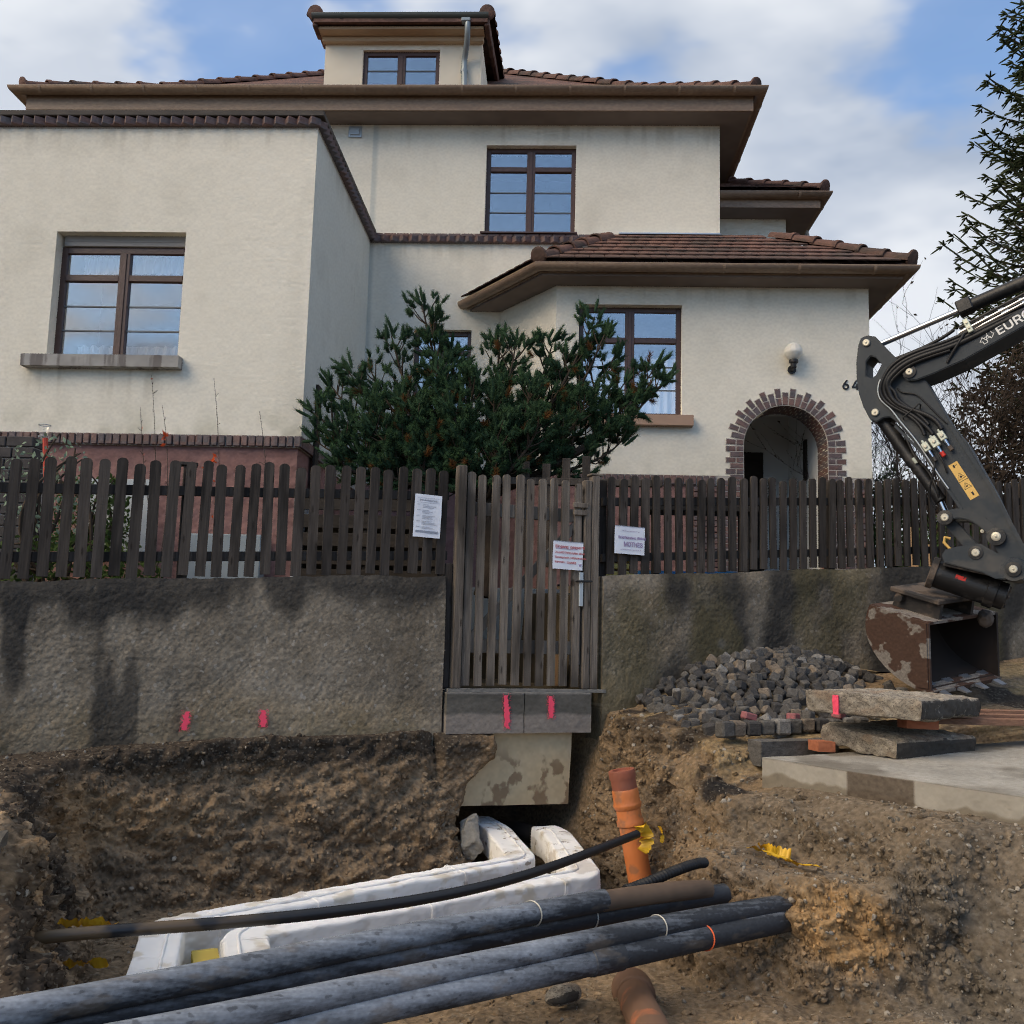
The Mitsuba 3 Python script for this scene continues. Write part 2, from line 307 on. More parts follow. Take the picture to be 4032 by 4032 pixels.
def f_brick(p, n, uv):
    r = cell_rand(p.x * 8.3 + .31, p.y * 2.0, p.z * 12.7 + .17); f = fbm(p.x * 30, p.y * 30, p.z * 30, 3)
    return mix(mix((.115, .062, .052), (.085, .074, .080), r), (.19, .105, .085), smoothstep(.55, .8, fbm(p.x * 5, p.y * 5, p.z * 5, 2)) * .6) * (.6 + .8 * f)
mat('clinker', bump(pr(proc(f_brick), .6, .45), lambda p, n, uv: .003 * fbm(p.x * 60, p.y * 60, p.z * 60, 2), .002))
mat('mortar', pr(proc(lambda p, n, uv: mix((.30, .275, .25), (.44, .41, .37), fbm(p.x * 30, p.y * 30, p.z * 30, 2))), .95, .1))
def f_tile(p, n, uv):
    f = fbm(p.x * 22, p.y * 22, p.z * 22, 3); r = cell_rand(p.x * 4.76 + .4, p.y * 3.1, p.z * 4.0)
    c = mix((.085, .047, .038), (.150, .078, .058), dr.clip(.2 + .6 * r + .5 * (f - .5), 0, 1))
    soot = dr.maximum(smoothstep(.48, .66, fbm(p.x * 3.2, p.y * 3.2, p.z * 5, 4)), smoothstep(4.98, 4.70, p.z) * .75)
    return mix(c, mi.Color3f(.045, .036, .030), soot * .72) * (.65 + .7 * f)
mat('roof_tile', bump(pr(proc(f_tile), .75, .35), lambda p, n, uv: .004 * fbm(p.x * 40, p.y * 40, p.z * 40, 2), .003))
def f_gutter(p, n, uv):
    a = fbm(p.x * 2.3, p.y * 2.3, p.z * 14, 4); return mix((.185, .120, .078), (.275, .195, .135), a) * (.78 + .44 * fbm(p.x * 30, p.y * 30, p.z * 30, 2))
mat('gutter_paint', pr(proc(f_gutter), .5, .45))
mat('soffit', pr(proc(lambda p, n, uv: mix((.150, .118, .100), (.215, .172, .148), fbm(p.x * 6, p.y * 6, p.z * 6, 4))), .85, .2))
mat('dark_gutter', pr((.055, .060, .054), .45, .5))
mat('cornice_paint', pr((.45, .33, .21), .7, .3))
mat('zinc', pr((.47, .50, .52), .38, .5, .75))
mat('downpipe_zinc', pr((.25, .29, .31), .45, .5, .45))
mat('downpipe_paint', pr((.40, .37, .32), .5, .4))
mat('coping', pr(proc(lambda p, n, uv: mix((.035, .034, .033), (.115, .098, .085), fbm(p.x * 5, p.y * 5, p.z * 9, 4))), .85, .25))
mat('frame_wood', bump(pr(proc(lambda p, n, uv: mix((.052, .027, .021), (.085, .047, .037), fbm(p.x * 25, p.y * 25, p.z * 25, 3))), .42, .45), lambda p, n, uv: .001 * fbm(p.x * 50, p.y * 50, p.z * 50, 2), .002))
mat('glazing_bar', pr((.10, .11, .12), .4, .5))
mat('shutter', pr((.27, .255, .24), .6, .3))
scene['pane_glass'] = {'type': 'thindielectric', 'int_ior': 2.9}
mat('interior', pr((.085, .085, .09), .95, .1))
mat('hall_interior', pr(proc(lambda p, n, uv: mix((.60, .61, .61), (.70, .71, .70), fbm(p.x * 5, p.y * 5, p.z * 5, 3))), .95, .1))
mat('curtain', {'type': 'diffuse', 'reflectance': {'type': 'rgb', 'value': [.80, .83, .86]}})
mat('blind', {'type': 'diffuse', 'reflectance': {'type': 'rgb', 'value': [.30, .31, .32]}})
def f_sill(p, n, uv):
    st = smoothstep(.5, .68, fbm(p.x * 14, p.z * 2.5, p.y * 6, 3))
    return mix(mix((.24, .23, .22), (.36, .35, .33), fbm(p.x * 8, p.y * 8, p.z * 8, 3)), (.10, .085, .08), st * .75)
mat('sill_stone', bump(pr(proc(f_sill), .85, .25), lambda p, n, uv: .004 * fbm(p.x * 40, p.y * 40, p.z * 40, 2), .003))
mat('sill_paint', pr((.33, .22, .16), .7, .3))
def f_conc(p, n, uv):
    s, m = sn(p); a = fbm(s * 4, m * 4, p.z * 4, 4); f = fbm(s * 50, m * 50, p.z * 50, 3)
    return mix((.19, .178, .155), (.34, .32, .28), a) * (.72 + .56 * f)
def f_slab(p, n, uv):
    s, m = sn(p); c = f_conc(p, n, uv)
    up = smoothstep(-.715, -.700, p.z - .012 * (s - 1))
    edge = -.815 + .16 * (fbm(m * 4.2 + 3, s * 3, 2, 4) - .5)
    wet = smoothstep(.012, -.012, p.z - edge) * (1 - up)
    patch = smoothstep(-2.82, -2.80, m) * smoothstep(-2.38, -2.40, m) * (1 - up)
    c = mix(c, mi.Color3f(.40, .365, .30) * (.8 + .4 * fbm(s * 20, m * 20, p.z * 20, 3)), (1 - up) * .5)
    c = mix(c, c * mi.Color3f(.52, .47, .40), wet * .85)
    c = mix(c, mi.Color3f(.095, .072, .052) * (.5 + fbm(s * 60, m * 60, p.z * 60, 2)), patch * .9)
    dirt = smoothstep(.45, .65, fbm(s * 2.6, m * 2.2, 3, 4)) * up
    return mix(c, mi.Color3f(.10, .085, .065), dirt * .78)
mat('concrete', bump(pr(proc(f_conc), .9, .2), lambda p, n, uv: .006 * fbm(p.x * 45, p.y * 45, p.z * 45, 3), .003))
mat('slab_concrete', bump(pr(proc(f_slab), .9, .2), lambda p, n, uv: .006 * fbm(p.x * 45, p.y * 45, p.z * 45, 3), .003))
def f_thr(p, n, uv):
    s, m = sn(p); c = mix((.060, .058, .050), (.135, .125, .11), fbm(s * 5, m * 5, p.z * 7, 4))
    low = smoothstep(-.555, -.585, p.z + .03 * (fbm(s * 6, 1, 2, 3) - .5))
    c = mix(c, mi.Color3f(.235, .205, .180), low * .85)
    top = smoothstep(-.43, -.415, p.z)
    return mix(c, mi.Color3f(.21, .20, .185), top * .7) * (.65 + .7 * fbm(s * 45, m * 45, p.z * 45, 3))
mat('threshold_stone', bump(pr(proc(f_thr), .88, .2), lambda p, n, uv: .006 * fbm(p.x * 45, p.y * 45, p.z * 45, 3), .003))
def f_granite(p, n, uv):
    v = noise(p.x * 260, p.y * 260, p.z * 260); w = noise(p.x * 110 + 9, p.y * 110, p.z * 110); a = fbm(p.x * 4, p.y * 4, p.z * 4, 3)
    c = mix((.060, .050, .040), (.37, .325, .26), dr.clip(.40 * v + .45 * w + .95 * (fbm(p.x * 34, p.y * 34, p.z * 34, 3) - .32) + .5 * (a - .5) - .06, 0, 1))
    c = mix(c, mi.Color3f(.21, .13, .075), smoothstep(.55, .7, fbm(p.x * 7, p.y * 7, p.z * 7, 3)) * .4)
    c = mix(c, mi.Color3f(.06, .055, .05), smoothstep(.62, .85, noise(p.x * 170 + 4, p.y * 170, p.z * 170)) * .7)
    s, m = sn(p)
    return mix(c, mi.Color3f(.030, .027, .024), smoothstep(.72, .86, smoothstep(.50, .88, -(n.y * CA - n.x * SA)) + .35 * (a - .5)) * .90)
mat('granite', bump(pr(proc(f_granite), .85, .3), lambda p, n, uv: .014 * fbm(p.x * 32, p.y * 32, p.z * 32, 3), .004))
def cob(c0, c1):
    def fn(p, n, uv):
        f = fbm(p.x * 42, p.y * 42, p.z * 42, 3); r = cell_rand(p.x * 9, p.y * 9, p.z * 9)
        return mix(c0, c1, dr.clip(f * .8 + r * .3, 0, 1)) * (.7 + .6 * noise(p.x * 130, p.y * 130, p.z * 130))
    return fn
COB = [('cobble_dark', (.024, .0235, .024), (.072, .068, .065)), ('cobble_grey', (.042, .040, .037), (.125, .117, .107)), ('cobble_pale', (.09, .087, .083), (.25, .24, .225)), ('cobble_warm', (.085, .068, .052), (.22, .18, .14))]
for nm, a, b in COB: mat(nm, bump(pr(proc(cob(a, b)), .82, .3), lambda p, n, uv: .006 * fbm(p.x * 50, p.y * 50, p.z * 50, 2), .003))
mat('red_brick', bump(pr(proc(lambda p, n, uv: mix((.26, .085, .045), (.42, .16, .085), fbm(p.x * 30, p.y * 30, p.z * 30, 3))), .85, .2), lambda p, n, uv: .004 * fbm(p.x * 60, p.y * 60, p.z * 60, 2), .002))
mat('mark_paint', pr((.86, .085, .15), .7, .2))
mat('pink_paint', pr(proc(lambda p, n, uv: mix((.40, .11, .12), (.22, .12, .12), fbm(p.x * 40, p.y * 40, p.z * 40, 2))), .8, .2))
def f_board(p, n, uv):
    s, m = sn(p); mud = smoothstep(.56, .66, fbm(s * 9, p.z * 7, 3, 4)) * smoothstep(-.78, -1.0, p.z)
    c = mix((.50, .38, .22), (.55, .45, .30), fbm(s * 3, p.z * 3, 1, 3))
    return mix(c, mi.Color3f(.20, .125, .07), mud * .8) * (.9 + .2 * fbm(s * 30, p.z * 30, m, 2))
mat('board', pr(proc(f_board), .6, .3))
def f_foam(p, n, uv):
    s, m = sn(p); d = smoothstep(.58, .72, fbm(p.x * 9, p.y * 9, p.z * 9, 4))
    spots = smoothstep(.66, .74, fbm(p.x * 22, p.y * 22, p.z * 22, 3)) * smoothstep(-1.5, -.9, m)
    c = mix((.80, .815, .83), (.70, .70, .68), fbm(p.x * 4, p.y * 4, p.z * 4, 3))
    c = mix(c, mi.Color3f(.50, .44, .32), d * .6)
    c = mix(c, mi.Color3f(.30, .235, .16), smoothstep(.56, .68, fbm(p.x * 5 + 2, p.y * 5, p.z * 8, 4)) * .40)
    yel = smoothstep(-1.52, -1.62, p.z); c = mix(c, mi.Color3f(.66, .58, .40), yel * .45)
    return mix(c, mi.Color3f(.16, .12, .08), spots * .75)
mat('fleece', bump(pr(proc(f_foam), .8, .2), lambda p, n, uv: .010 * fbm(p.x * 9, p.y * 9, p.z * 13, 3) + .003 * fbm(p.x * 45, p.y * 45, p.z * 45, 2), .004))
mat('pvc_orange', pr(proc(lambda p, n, uv: mix(mix((.50, .15, .045), (.60, .205, .065), fbm(p.x * 3, p.y * 3, p.z * 3, 3)), (.22, .13, .08), smoothstep(.55, .72, fbm(p.x * 11, p.y * 11, p.z * 11, 4)) * .6)), .42, .4))
mat('pvc_dirty', pr(proc(lambda p, n, uv: mix((.34, .125, .06), (.13, .088, .060), smoothstep(.22, .44, fbm(p.x * 8, p.y * 8, p.z * 8, 4)) * .85)), .6, .3))
mat('pipe_brown', pr(proc(lambda p, n, uv: mix((.075, .055, .042), (.17, .115, .078), fbm(p.x * 9, p.y * 9, p.z * 9, 4))), .7, .2))
mat('pvc_redbrown', pr(proc(lambda p, n, uv: mix((.30, .085, .045), (.22, .09, .06), fbm(p.x * 14, p.y * 14, p.z * 14, 3))), .6, .3))
def duct(pale, hi):
    def fn(p, n, uv):
        s, m = sn(p); a = fbm(s * 2.6, m * 9 + p.z * 9, 2.0, 4); f = fbm(s * 44, m * 60, p.z * 60, 3); g = noise(s * 95, m * 120, p.z * 120)
        streak = fbm(s * 3.0, m * 52 + p.z * 58, 5.0, 3)
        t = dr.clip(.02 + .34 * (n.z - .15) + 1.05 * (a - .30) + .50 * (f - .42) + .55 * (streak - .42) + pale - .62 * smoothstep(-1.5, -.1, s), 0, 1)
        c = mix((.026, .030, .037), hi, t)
        c = mix(c, mi.Color3f(.018, .019, .022), smoothstep(.66, .80, fbm(s * 30, m * 48, p.z * 48, 2) + .1 * (g - .5)) * .55)
        mud = smoothstep(.58, .70, fbm(s * 6 + 2, m * 14, p.z * 14, 4))
        return mix(c, mi.Color3f(.15, .115, .08), mud * .35) * (.85 + .3 * g)
    return fn
mat('duct_pale', pr(proc(duct(.10, (.27, .30, .345))), .55, .35))
mat('duct_dark', pr(proc(duct(-.04, (.22, .245, .285))), .48, .4))
mat('rubber', pr((.012, .012, .013), .5, .4))
mat('cable_sheath', pr(proc(lambda p, n, uv: mix((.012, .014, .018), (.12, .085, .05), smoothstep(-1.9, -2.75, sn(p)[0]) * smoothstep(.3, .6, fbm(p.x * 9, p.y * 9, p.z * 9, 3)))), .42, .45))
mat('wire', pr((.45, .44, .40), .5, .5, .6))
mat('orange_tie', pr((.75, .14, .05), .6, .3))
mat('yellow_tape', pr(proc(lambda p, n, uv: mix((.72, .42, .02), (.60, .36, .03), fbm(p.x * 30, p.y * 30, p.z * 30, 3))), .45, .4))
mat('foam_yellow', pr((.45, .35, .09), .9, .1))
mat('asphalt', bump(pr(proc(lambda p, n, uv: mix((.045, .042, .038), (.12, .105, .085), fbm(p.x * 25, p.y * 25, p.z * 25, 4))), .9, .2), lambda p, n, uv: .01 * fbm(p.x * 40, p.y * 40, p.z * 40, 3), .004))

# excavator
def f_exc(p, n, uv):
    d = smoothstep(.52, .75, fbm(p.x * 5, p.y * 5, p.z * 5, 4)); return mix(mix((.020, .027, .035), (.028, .037, .047), fbm(p.x * 2, p.y * 2, p.z * 2, 2)), (.105, .095, .082), d * .20 + .38 * smoothstep(.40, .66, fbm(p.x * 8 + 3, p.y * 8, p.z * 8, 4)) * smoothstep(1.6, .55, p.z))
mat('exc_paint', pr(proc(f_exc), .5, .3))
mat('exc_black', pr(proc(lambda p, n, uv: mix((.010, .010, .011), (.035, .032, .03), smoothstep(.5, .7, fbm(p.x * 14, p.y * 14, p.z * 14, 3)))), .45, .45))
mat('exc_dirty', bump(pr(proc(lambda p, n, uv: mix((.030, .028, .028), (.105, .082, .066), smoothstep(.42, .62, fbm(p.x * 9, p.y * 9, p.z * 9, 4)))), .75, .3), lambda p, n, uv: .004 * fbm(p.x * 40, p.y * 40, p.z * 40, 3), .003))
def f_bucket(p, n, uv):
    a = fbm(p.x * 7, p.y * 7, p.z * 7, 4); f = fbm(p.x * 60, p.y * 60, p.z * 60, 2)
    c = mix((.155, .135, .118), (.215, .195, .175), f)
    return mix(c, mi.Color3f(.062, .034, .024), smoothstep(.47, .52, a)) * (.75 + .5 * f)
mat('bucket_steel', bump(pr(proc(f_bucket), .7, .35), lambda p, n, uv: .004 * fbm(p.x * 30, p.y * 30, p.z * 30, 3), .003))
mat('bucket_inside', pr((.035, .026, .022), .8, .3))
mat('worn_steel', pr((.36, .39, .44), .38, .5, .8))
mat('pin_zinc', pr((.52, .49, .40), .45, .5, .55))
mat('chrome', pr((.62, .65, .69), .14, .5, 1.0))
mat('valve_zinc', pr((.52, .55, .46), .45, .5, .35))
mat('red_cap', pr((.52, .03, .02), .5, .4))
mat('sticker_yellow', pr((.66, .42, .12), .55, .35))
mat('print_black', pr((.02, .02, .02), .6, .3))
mat('print_white', pr((.72, .72, .70), .6, .3))
# paper, lamp, misc
mat('paper', {'type': 'diffuse', 'reflectance': {'type': 'rgb', 'value': [.76, .79, .86]}})
mat('ink_grey', {'type': 'diffuse', 'reflectance': {'type': 'rgb', 'value': [.30, .33, .40]}})
mat('ink_red', {'type': 'diffuse', 'reflectance': {'type': 'rgb', 'value': [.50, .13, .14]}})
mat('ink_violet', {'type': 'diffuse', 'reflectance': {'type': 'rgb', 'value': [.32, .24, .40]}})
mat('lamp_glass', pr((.62, .60, .54), .25, .5, clearcoat=.6))
mat('iron_black', pr((.013, .013, .014), .5, .4))
mat('blue_board', pr(proc(lambda p, n, uv: mix((.20, .24, .265), (.28, .325, .35), fbm(p.x * 6, p.y * 6, p.z * 6, 3))), .7, .3))
mat('vivid_blue', pr((.05, .22, .48), .5, .3))
mat('crate_yellow', pr((.55, .46, .14), .5, .3))
mat('white_paint', pr((.40, .43, .44), .6, .3))
mat('dark_wood', pr(proc(lambda p, n, uv: mix((.016, .014, .012), (.05, .042, .035), fbm(p.x * 12, p.y * 12, p.z * 30, 3))), .85, .2))
mat('grey_brick', pr(proc(lambda p, n, uv: mix((.035, .033, .034), (.085, .078, .076), fbm(p.x * 15, p.y * 15, p.z * 15, 3))), .85, .2))
mat('red_stick', pr((.45, .06, .035), .5, .3))
scene['torch_glass'] = {'type': 'thindielectric', 'int_ior': 1.5}
# plants
def leafmat(name, c0, c1, fr, tr=.25):
    mat_ = {'type': 'principledthin', 'base_color': proc(lambda p, n, uv: mix(c0, c1, fbm(p.x * fr, p.y * fr, p.z * fr, 3))), 'roughness': .6, 'diff_trans': tr, 'spec_trans': 0.0, 'eta': 1.4}
    scene[name] = mat_
leafmat('pine_needles', (.020, .042, .026), (.052, .092, .048), 5, .3)
leafmat('pine_tips', (.050, .102, .050), (.092, .160, .072), 9, .35)
leafmat('pine_brown', (.13, .055, .022), (.20, .10, .04), 9, .3)
leafmat('spruce_needles', (.020, .030, .018), (.062, .072, .034), 1.6, .25)
leafmat('hedge_leaves', (.038, .030, .023), (.090, .066, .048), 9, .4)
leafmat('ivy_leaves', (.03, .06, .02), (.09, .13, .045), 9, .4)
leafmat('pale_leaves', (.16, .22, .15), (.30, .38, .28), 9, .4)
leafmat('red_leaves', (.45, .05, .02), (.62, .12, .04), 12, .6)
mat('bark', pr(proc(lambda p, n, uv: mix((.030, .024, .019), (.085, .065, .05), fbm(p.x * 22, p.y * 22, p.z * 12, 3))), .95, .1))
mat('twig', pr((.075, .058, .048), .9, .1))
# ------------------------------------------------------------------ the house
H = thing('house', 'cream rendered house with brown windows, red tiled hip roof and arched brick doorway', 'house')
def wall_xz(name, poly, y0, y1, bsdf='plaster', **k): return part(H, name, prism(poly, y0, y1, XZ), bsdf, **k)
def wall_yz(name, poly, x0, x1, bsdf='plaster', **k): return part(H, name, prism(poly, x0, x1, YZ), bsdf, **k)
def holes(outer, *hs):
    p = Polygon(outer)
    for h in hs: p = p.difference(h if hasattr(h, 'area') else sbox(*h))
    return p
WL = (-5.49, 2.87, -4.06, 4.27); WU = (-1.08, 5.61, .19, 6.92); WS = (-2.01, 3.05, -1.21, 4.21); WP = (.25, 2.79, 1.55, 4.23)
DY = 13.36
# left wing
wall_xz('wall', holes([(-8.6, 2.04), (-2.68, 2.04), (-2.68, 5.46), (-8.6, 5.46)], WL), 10.0, 10.32)
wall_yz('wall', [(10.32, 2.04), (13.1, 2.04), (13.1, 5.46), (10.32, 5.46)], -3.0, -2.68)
part(H, 'roof_deck', box(-8.6, -3.0, 10.32, 13.1, 5.2, 5.42), 'coping')
part(H, 'coping', join(bx(-8.6, -2.60, 9.92, 10.36, 5.575, 5.635, .006), bx(-3.04, -2.60, 10.362, 13.098, 5.575, 5.635, .006)), 'coping')
part(H, 'parapet_backing', join(box(-8.6, -2.69, 10.01, 10.3, 5.461, 5.574), box(-2.98, -2.69, 10.301, 13.1, 5.461, 5.574)), 'mortar')
dog = cbox(.118, .118, .088, .006)
dog = mikit.ply(dog, 'clinker')
bp = part(H, 'brick_band', join(box(-8.6, -2.675, 9.995, 10.01, 5.458, 5.476), box(-2.69, -2.675, 10.01, 13.1, 5.458, 5.476)), 'mortar')
x = -2.72
while x > -8.5:
    copy_part(bp, 'brick', dog, RT(rotm((0, 0, 1), 45 + rng.uniform(-4, 4) - 12) @ rotm((0, 1, 0), rng.uniform(-3, 3)), (x, 9.985 + rng.uniform(-.004, .004), 5.521))); x -= .128
y = 10.06
while y < 13.05:
    copy_part(bp, 'brick', dog, RT(rotm((0, 0, 1), 45 + rng.uniform(-4, 4)), (-2.668, y, 5.521))); y += .128
# plinth of the left wing
wall_xz('plinth', [(-8.6, -.2), (-2.72, -.2), (-2.72, 1.915), (-8.6, 1.915)], 10.03, 10.3, 'plinth_render')
wall_yz('plinth', [(10.3, -.2), (13.1, -.2), (13.1, 1.915), (10.3, 1.915)], -3.0, -2.72, 'plinth_render')
bp = part(H, 'brick_course', join(box(-8.6, -2.70, 10.0, 10.3, 1.916, 2.039), box(-3.0, -2.70, 10.301, 13.1, 1.916, 2.039)), 'mortar')
sold = [mikit.ply(cbox(w, .09, .112, .006), 'clinker') for w in (.068, .072, .064)]
x = -2.71
while x > -8.5:
    copy_part(bp, 'brick', sold[rng.integers(3)], RT(rotm((0, 0, 1), rng.uniform(-2, 2)), (x, 10.012 + rng.uniform(-.006, .006), 1.977 + rng.uniform(-.003, .003)))); x -= .0805
y = 10.10
while y < 11.2:
    copy_part(bp, 'brick', sold[rng.integers(3)], RT(rotm((0, 0, 1), 90), (-2.715, y, 1.977))); y += .0805
# main block
wall_xz('wall', holes([(-7.2, -.2), (2.2, -.2), (2.2, 7.22), (-7.2, 7.22)], WU, WS), 13.1, 13.42)
wall_yz('wall', [(13.42, -.2), (21, -.2), (21, 7.22), (13.42, 7.22)], 1.88, 2.2)
wall_yz('wall', [(13.42, -.2), (21, -.2), (21, 7.22), (13.42, 7.22)], -7.2, -6.88)
wall_xz('wall', [(-6.88, -.2), (1.88, -.2), (1.88, 7.22), (-6.88, 7.22)], 20.68, 21)
bp = part(H, 'brick_string_course', box(-2.675, .79, 13.088, 13.1, 5.45, 5.585), 'mortar')
x = -2.60
rowl = mikit.ply(cbox(.17, .05, .040, .004), 'clinker')
while x < .75:
    copy_part(bp, 'brick', dog, RT(rotm((0, 0, 1), 40 + rng.uniform(-5, 5)), (x, 13.075, 5.498))); x += .132
x = -2.58
while x < .75:
    copy_part(bp, 'brick', rowl, RT(np.eye(3), (x, 13.072, 5.564))); x += .182
# rear wing on the right
wall_xz('wall', [(2.2, -.2), (3.39, -.2), (3.39, 6.38), (2.2, 6.38)], 14.3, 14.6)
wall_yz('wall', [(14.6, -.2), (20, -.2), (20, 6.38), (14.6, 6.38)], 3.09, 3.39)
wall_xz('plinth', [(-2.66, -.2), (-.80, -.2), (-.80, 2.03), (-2.66, 2.03)], 13.06, 13.098, 'plinth_render')
# porch
CH = [(-.815, 13.1), (-.043, 12.05)]
arch = unary_union([Polygon([(2.825 + .515 * math.cos(a), 2.435 + .515 * math.sin(a)) for a in np.linspace(0, math.pi, 40)]), sbox(2.31, .55, 3.34, 2.437)])
wall_xz('wall', holes([(-.043, 2.05), (3.875, 2.05), (3.875, 4.47), (-.043, 4.47)], WP, arch), 12.05, 12.42)
wall_xz('plinth', holes([(-.043, -.2), (3.875, -.2), (3.875, 2.05), (-.043, 2.05)], arch), 12.075, 12.415, 'plinth_render')
wall_yz('wall', [(12.42, -.2), (14.3, -.2), (14.3, 4.47), (12.42, 4.47)], 3.555, 3.875)
ch = np.array([CH[1][0] - CH[0][0], CH[1][1] - CH[0][1], 0]); chl = np.linalg.norm(ch); ch /= chl
part(H, 'wall', prism([(0, -.2), (chl, -.2), (chl, 4.47), (0, 4.47)], 0, .25, M4((CH[0][0], CH[0][1], 0), ch, (0, 0, 1), (-ch[1], ch[0], 0))), 'plaster')
bp = part(H, 'brick_course', box(-.05, 2.02, 12.056, 12.074, 1.925, 2.049), 'mortar'); part(H, 'brick_course', box(3.63, 3.878, 12.056, 12.074, 1.925, 2.049), 'mortar')
for x in np.r_[np.arange(0, 2.0, .0805), 3.72, 3.80]:
    copy_part(bp, 'brick', sold[rng.integers(3)], RT(np.eye(3), (x, 12.075, 1.987)))

part(H, 'plinth', prism([(-.02, -.2), (chl + .02, -.2), (chl + .02, 2.03), (-.02, 2.03)], -.03, -.004, M4((CH[0][0], CH[0][1], 0), ch, (0, 0, 1), (-ch[1], ch[0], 0))), 'plinth_render')
def window(W_, Y, rec, trans, bars, curtain=None, sill=None, shutter=False, label=None, cb=None):
    x0, z0, x1, z1 = W_; yf = Y + rec; k = key_of(H + '__window')
    if label: labels[k] = {'label': label}
    top = z1 - (.13 if shutter else .0); xm = (x0 + x1) / 2; fw_ = .062
    fr = [bx(x0 - .01, x0 + fw_, yf, yf + .07, z0 - .01, top + .01), bx(x1 - fw_, x1 + .01, yf, yf + .07, z0 - .01, top + .01),
          bx(x0 + fw_, x1 - fw_, yf + .002, yf + .068, top - fw_, top + .008), bx(x0 + fw_, x1 - fw_, yf + .002, yf + .068, z0 - .008, z0 + fw_)]
    fr += [bx(xm - .058, xm + .058, yf - .012, yf + .06, z0 + fw_, top - fw_), bx(xm - .022, xm + .022, yf - .024, yf - .0125, z0 + fw_, top - fw_, .003)]
    zt = None
    if trans:
        zt = z0 + (top - z0) * trans
        for a, b in ((x0 + fw_, xm - .058), (xm + .058, x1 - fw_)): fr.append(bx(a + .001, b - .001, yf - .008, yf + .055, zt - .035, zt + .035))
    part(k, 'frame', join(*fr), 'frame_wood')
    if shutter: part(k, 'shutter_box', join(bx(x0 + .03, x1 - .001, yf - .03, yf + .08, top + .012, z1 + .01), bx(x0 + .03, x1 - .001, yf - .036, yf - .031, top + .06, top + .075, .002)), 'shutter')
    for a, b in ((x0 + fw_ - .004, xm - .054), (xm + .054, x1 - fw_ + .004)):
        for c, d in (((z0 + fw_ - .004, zt - .031), (zt + .031, top - fw_ + .004)) if zt else ((z0 + fw_ - .004, top - fw_ + .004),)):
            part(k, 'pane', quad((a, yf + .028, c), (b, yf + .028, c), (b, yf + .028, d), (a, yf + .028, d)), 'pane_glass')
        zz1 = zt - .035 if zt else top - fw_
        for t in bars: part(k, 'glazing_bar', bx(a, b, yf + .016, yf + .024, z0 + fw_ + (zz1 - z0 - fw_) * t - .009, z0 + fw_ + (zz1 - z0 - fw_) * t + .009, .002), 'glazing_bar')
    part(k, 'room', join(box(x0 - .3, x1 + .3, yf + 1.6, yf + 1.65, z0 - .4, z1 + .3), box(x0 - .35, x0 - .3, Y + .33, yf + 1.6, z0 - .4, z1 + .3), box(x1 + .3, x1 + .35, Y + .33, yf + 1.6, z0 - .4, z1 + .3),
                         box(x0 - .35, x1 + .35, Y + .33, yf + 1.65, z0 - .45, z0 - .4), box(x0 - .35, x1 + .35, Y + .33, yf + 1.65, z1 + .3, z1 + .35)), 'interior')
    if curtain:
        for (a, b, c, d, mt, scal) in curtain:
            n = 60; X = np.linspace(a, b, n); yy = yf + .15 + .022 * np.sin(np.arange(n) * 1.25) + .01 * np.sin(np.arange(n) * .47)
            ztop = d + (.018 * np.abs(np.sin(np.arange(n) * .55)) if scal else 0 * X)
            v = np.vstack([np.c_[X, yy, 0 * X + c], np.c_[X, yy, ztop]]); i = np.arange(n - 1)
            part(k, 'curtain', (v, np.vstack([np.c_[i, i + 1, i + n + 1], np.c_[i, i + n + 1, i + n]])), mt, True)
    if sill: part(k, 'sill', rough(subdiv_box(*sill[0], .05), .003, 9, 3), sill[1], 25)
    return k
window(WL, 10.0, .145, .73, (.33, .66), [(-5.3, -4.1, 3.9, 4.1, 'blind', False), (-5.3, -4.1, 2.9, 3.06, 'blind', True)], ((-5.70, -4.0, 9.88, 10.14, 2.735, 2.862), 'sill_stone'), True, 'large window of the left wing with a grey stained stone sill')
window(WU, 13.1, .10, .76, (.33, .66), None, ((-1.13, .22, 13.02, 13.19, 5.588, 5.609), 'frame_wood'), False, 'upper floor window below the main eaves')
window(WS, 13.1, .10, .74, (.5,), None, ((-2.06, -1.17, 13.03, 13.19, 2.96, 3.048), 'sill_paint'), False, 'small window half hidden behind the pine')
window(WP, 12.05, .12, .70, (.33, .66), [(.30, 1.5, 2.85, 3.57, 'curtain', True), (.30, 1.5, 3.50, 3.60, 'curtain', True)], ((-.02, 1.68, 11.93, 12.16, 2.655, 2.785), 'sill_paint'), False, 'porch window with white lace curtain')
# arch of bricks
ring, bricks, jamb = [], [], []
cx, cz, r0 = 2.825, 2.435, .515
def rect(a, ra, rb, h):
    c, s = math.cos(a), math.sin(a); return Polygon([(cx + r * c - t * s, cz + r * s + t * c) for r, t in ((ra, -h), (rb, -h * 1.12), (rb, h * 1.12), (ra, h))])
N = 23
for i in range(N):
    a = math.pi * (i + .5) / N
    hh = .029
    if i % 2: bricks += [rect(a, r0 + .004, r0 + .160, hh)]
    else: bricks += [rect(a, r0 + .004, r0 + .088, hh), rect(a, r0 + .100, r0 + .212, hh * .98)]
z, i = 2.435 - .012, 0
while z > .75:
    zb = z - .060
    for sg, xin in ((-1, 2.306), (1, 3.344)):
        R = lambda a, b: sbox(min(xin + sg * a, xin + sg * b), zb, max(xin + sg * a, xin + sg * b), z)
        if z < 2.06: jamb += [R(.0, .155) if i % 2 else R(.0, .085), R(.168, .30) if i % 2 else R(.097, .30), ]
        elif i % 2: bricks += [R(.0, .160)]
        else: bricks += [R(.0, .085), R(.097, .212)]
    z -= .0715; i += 1
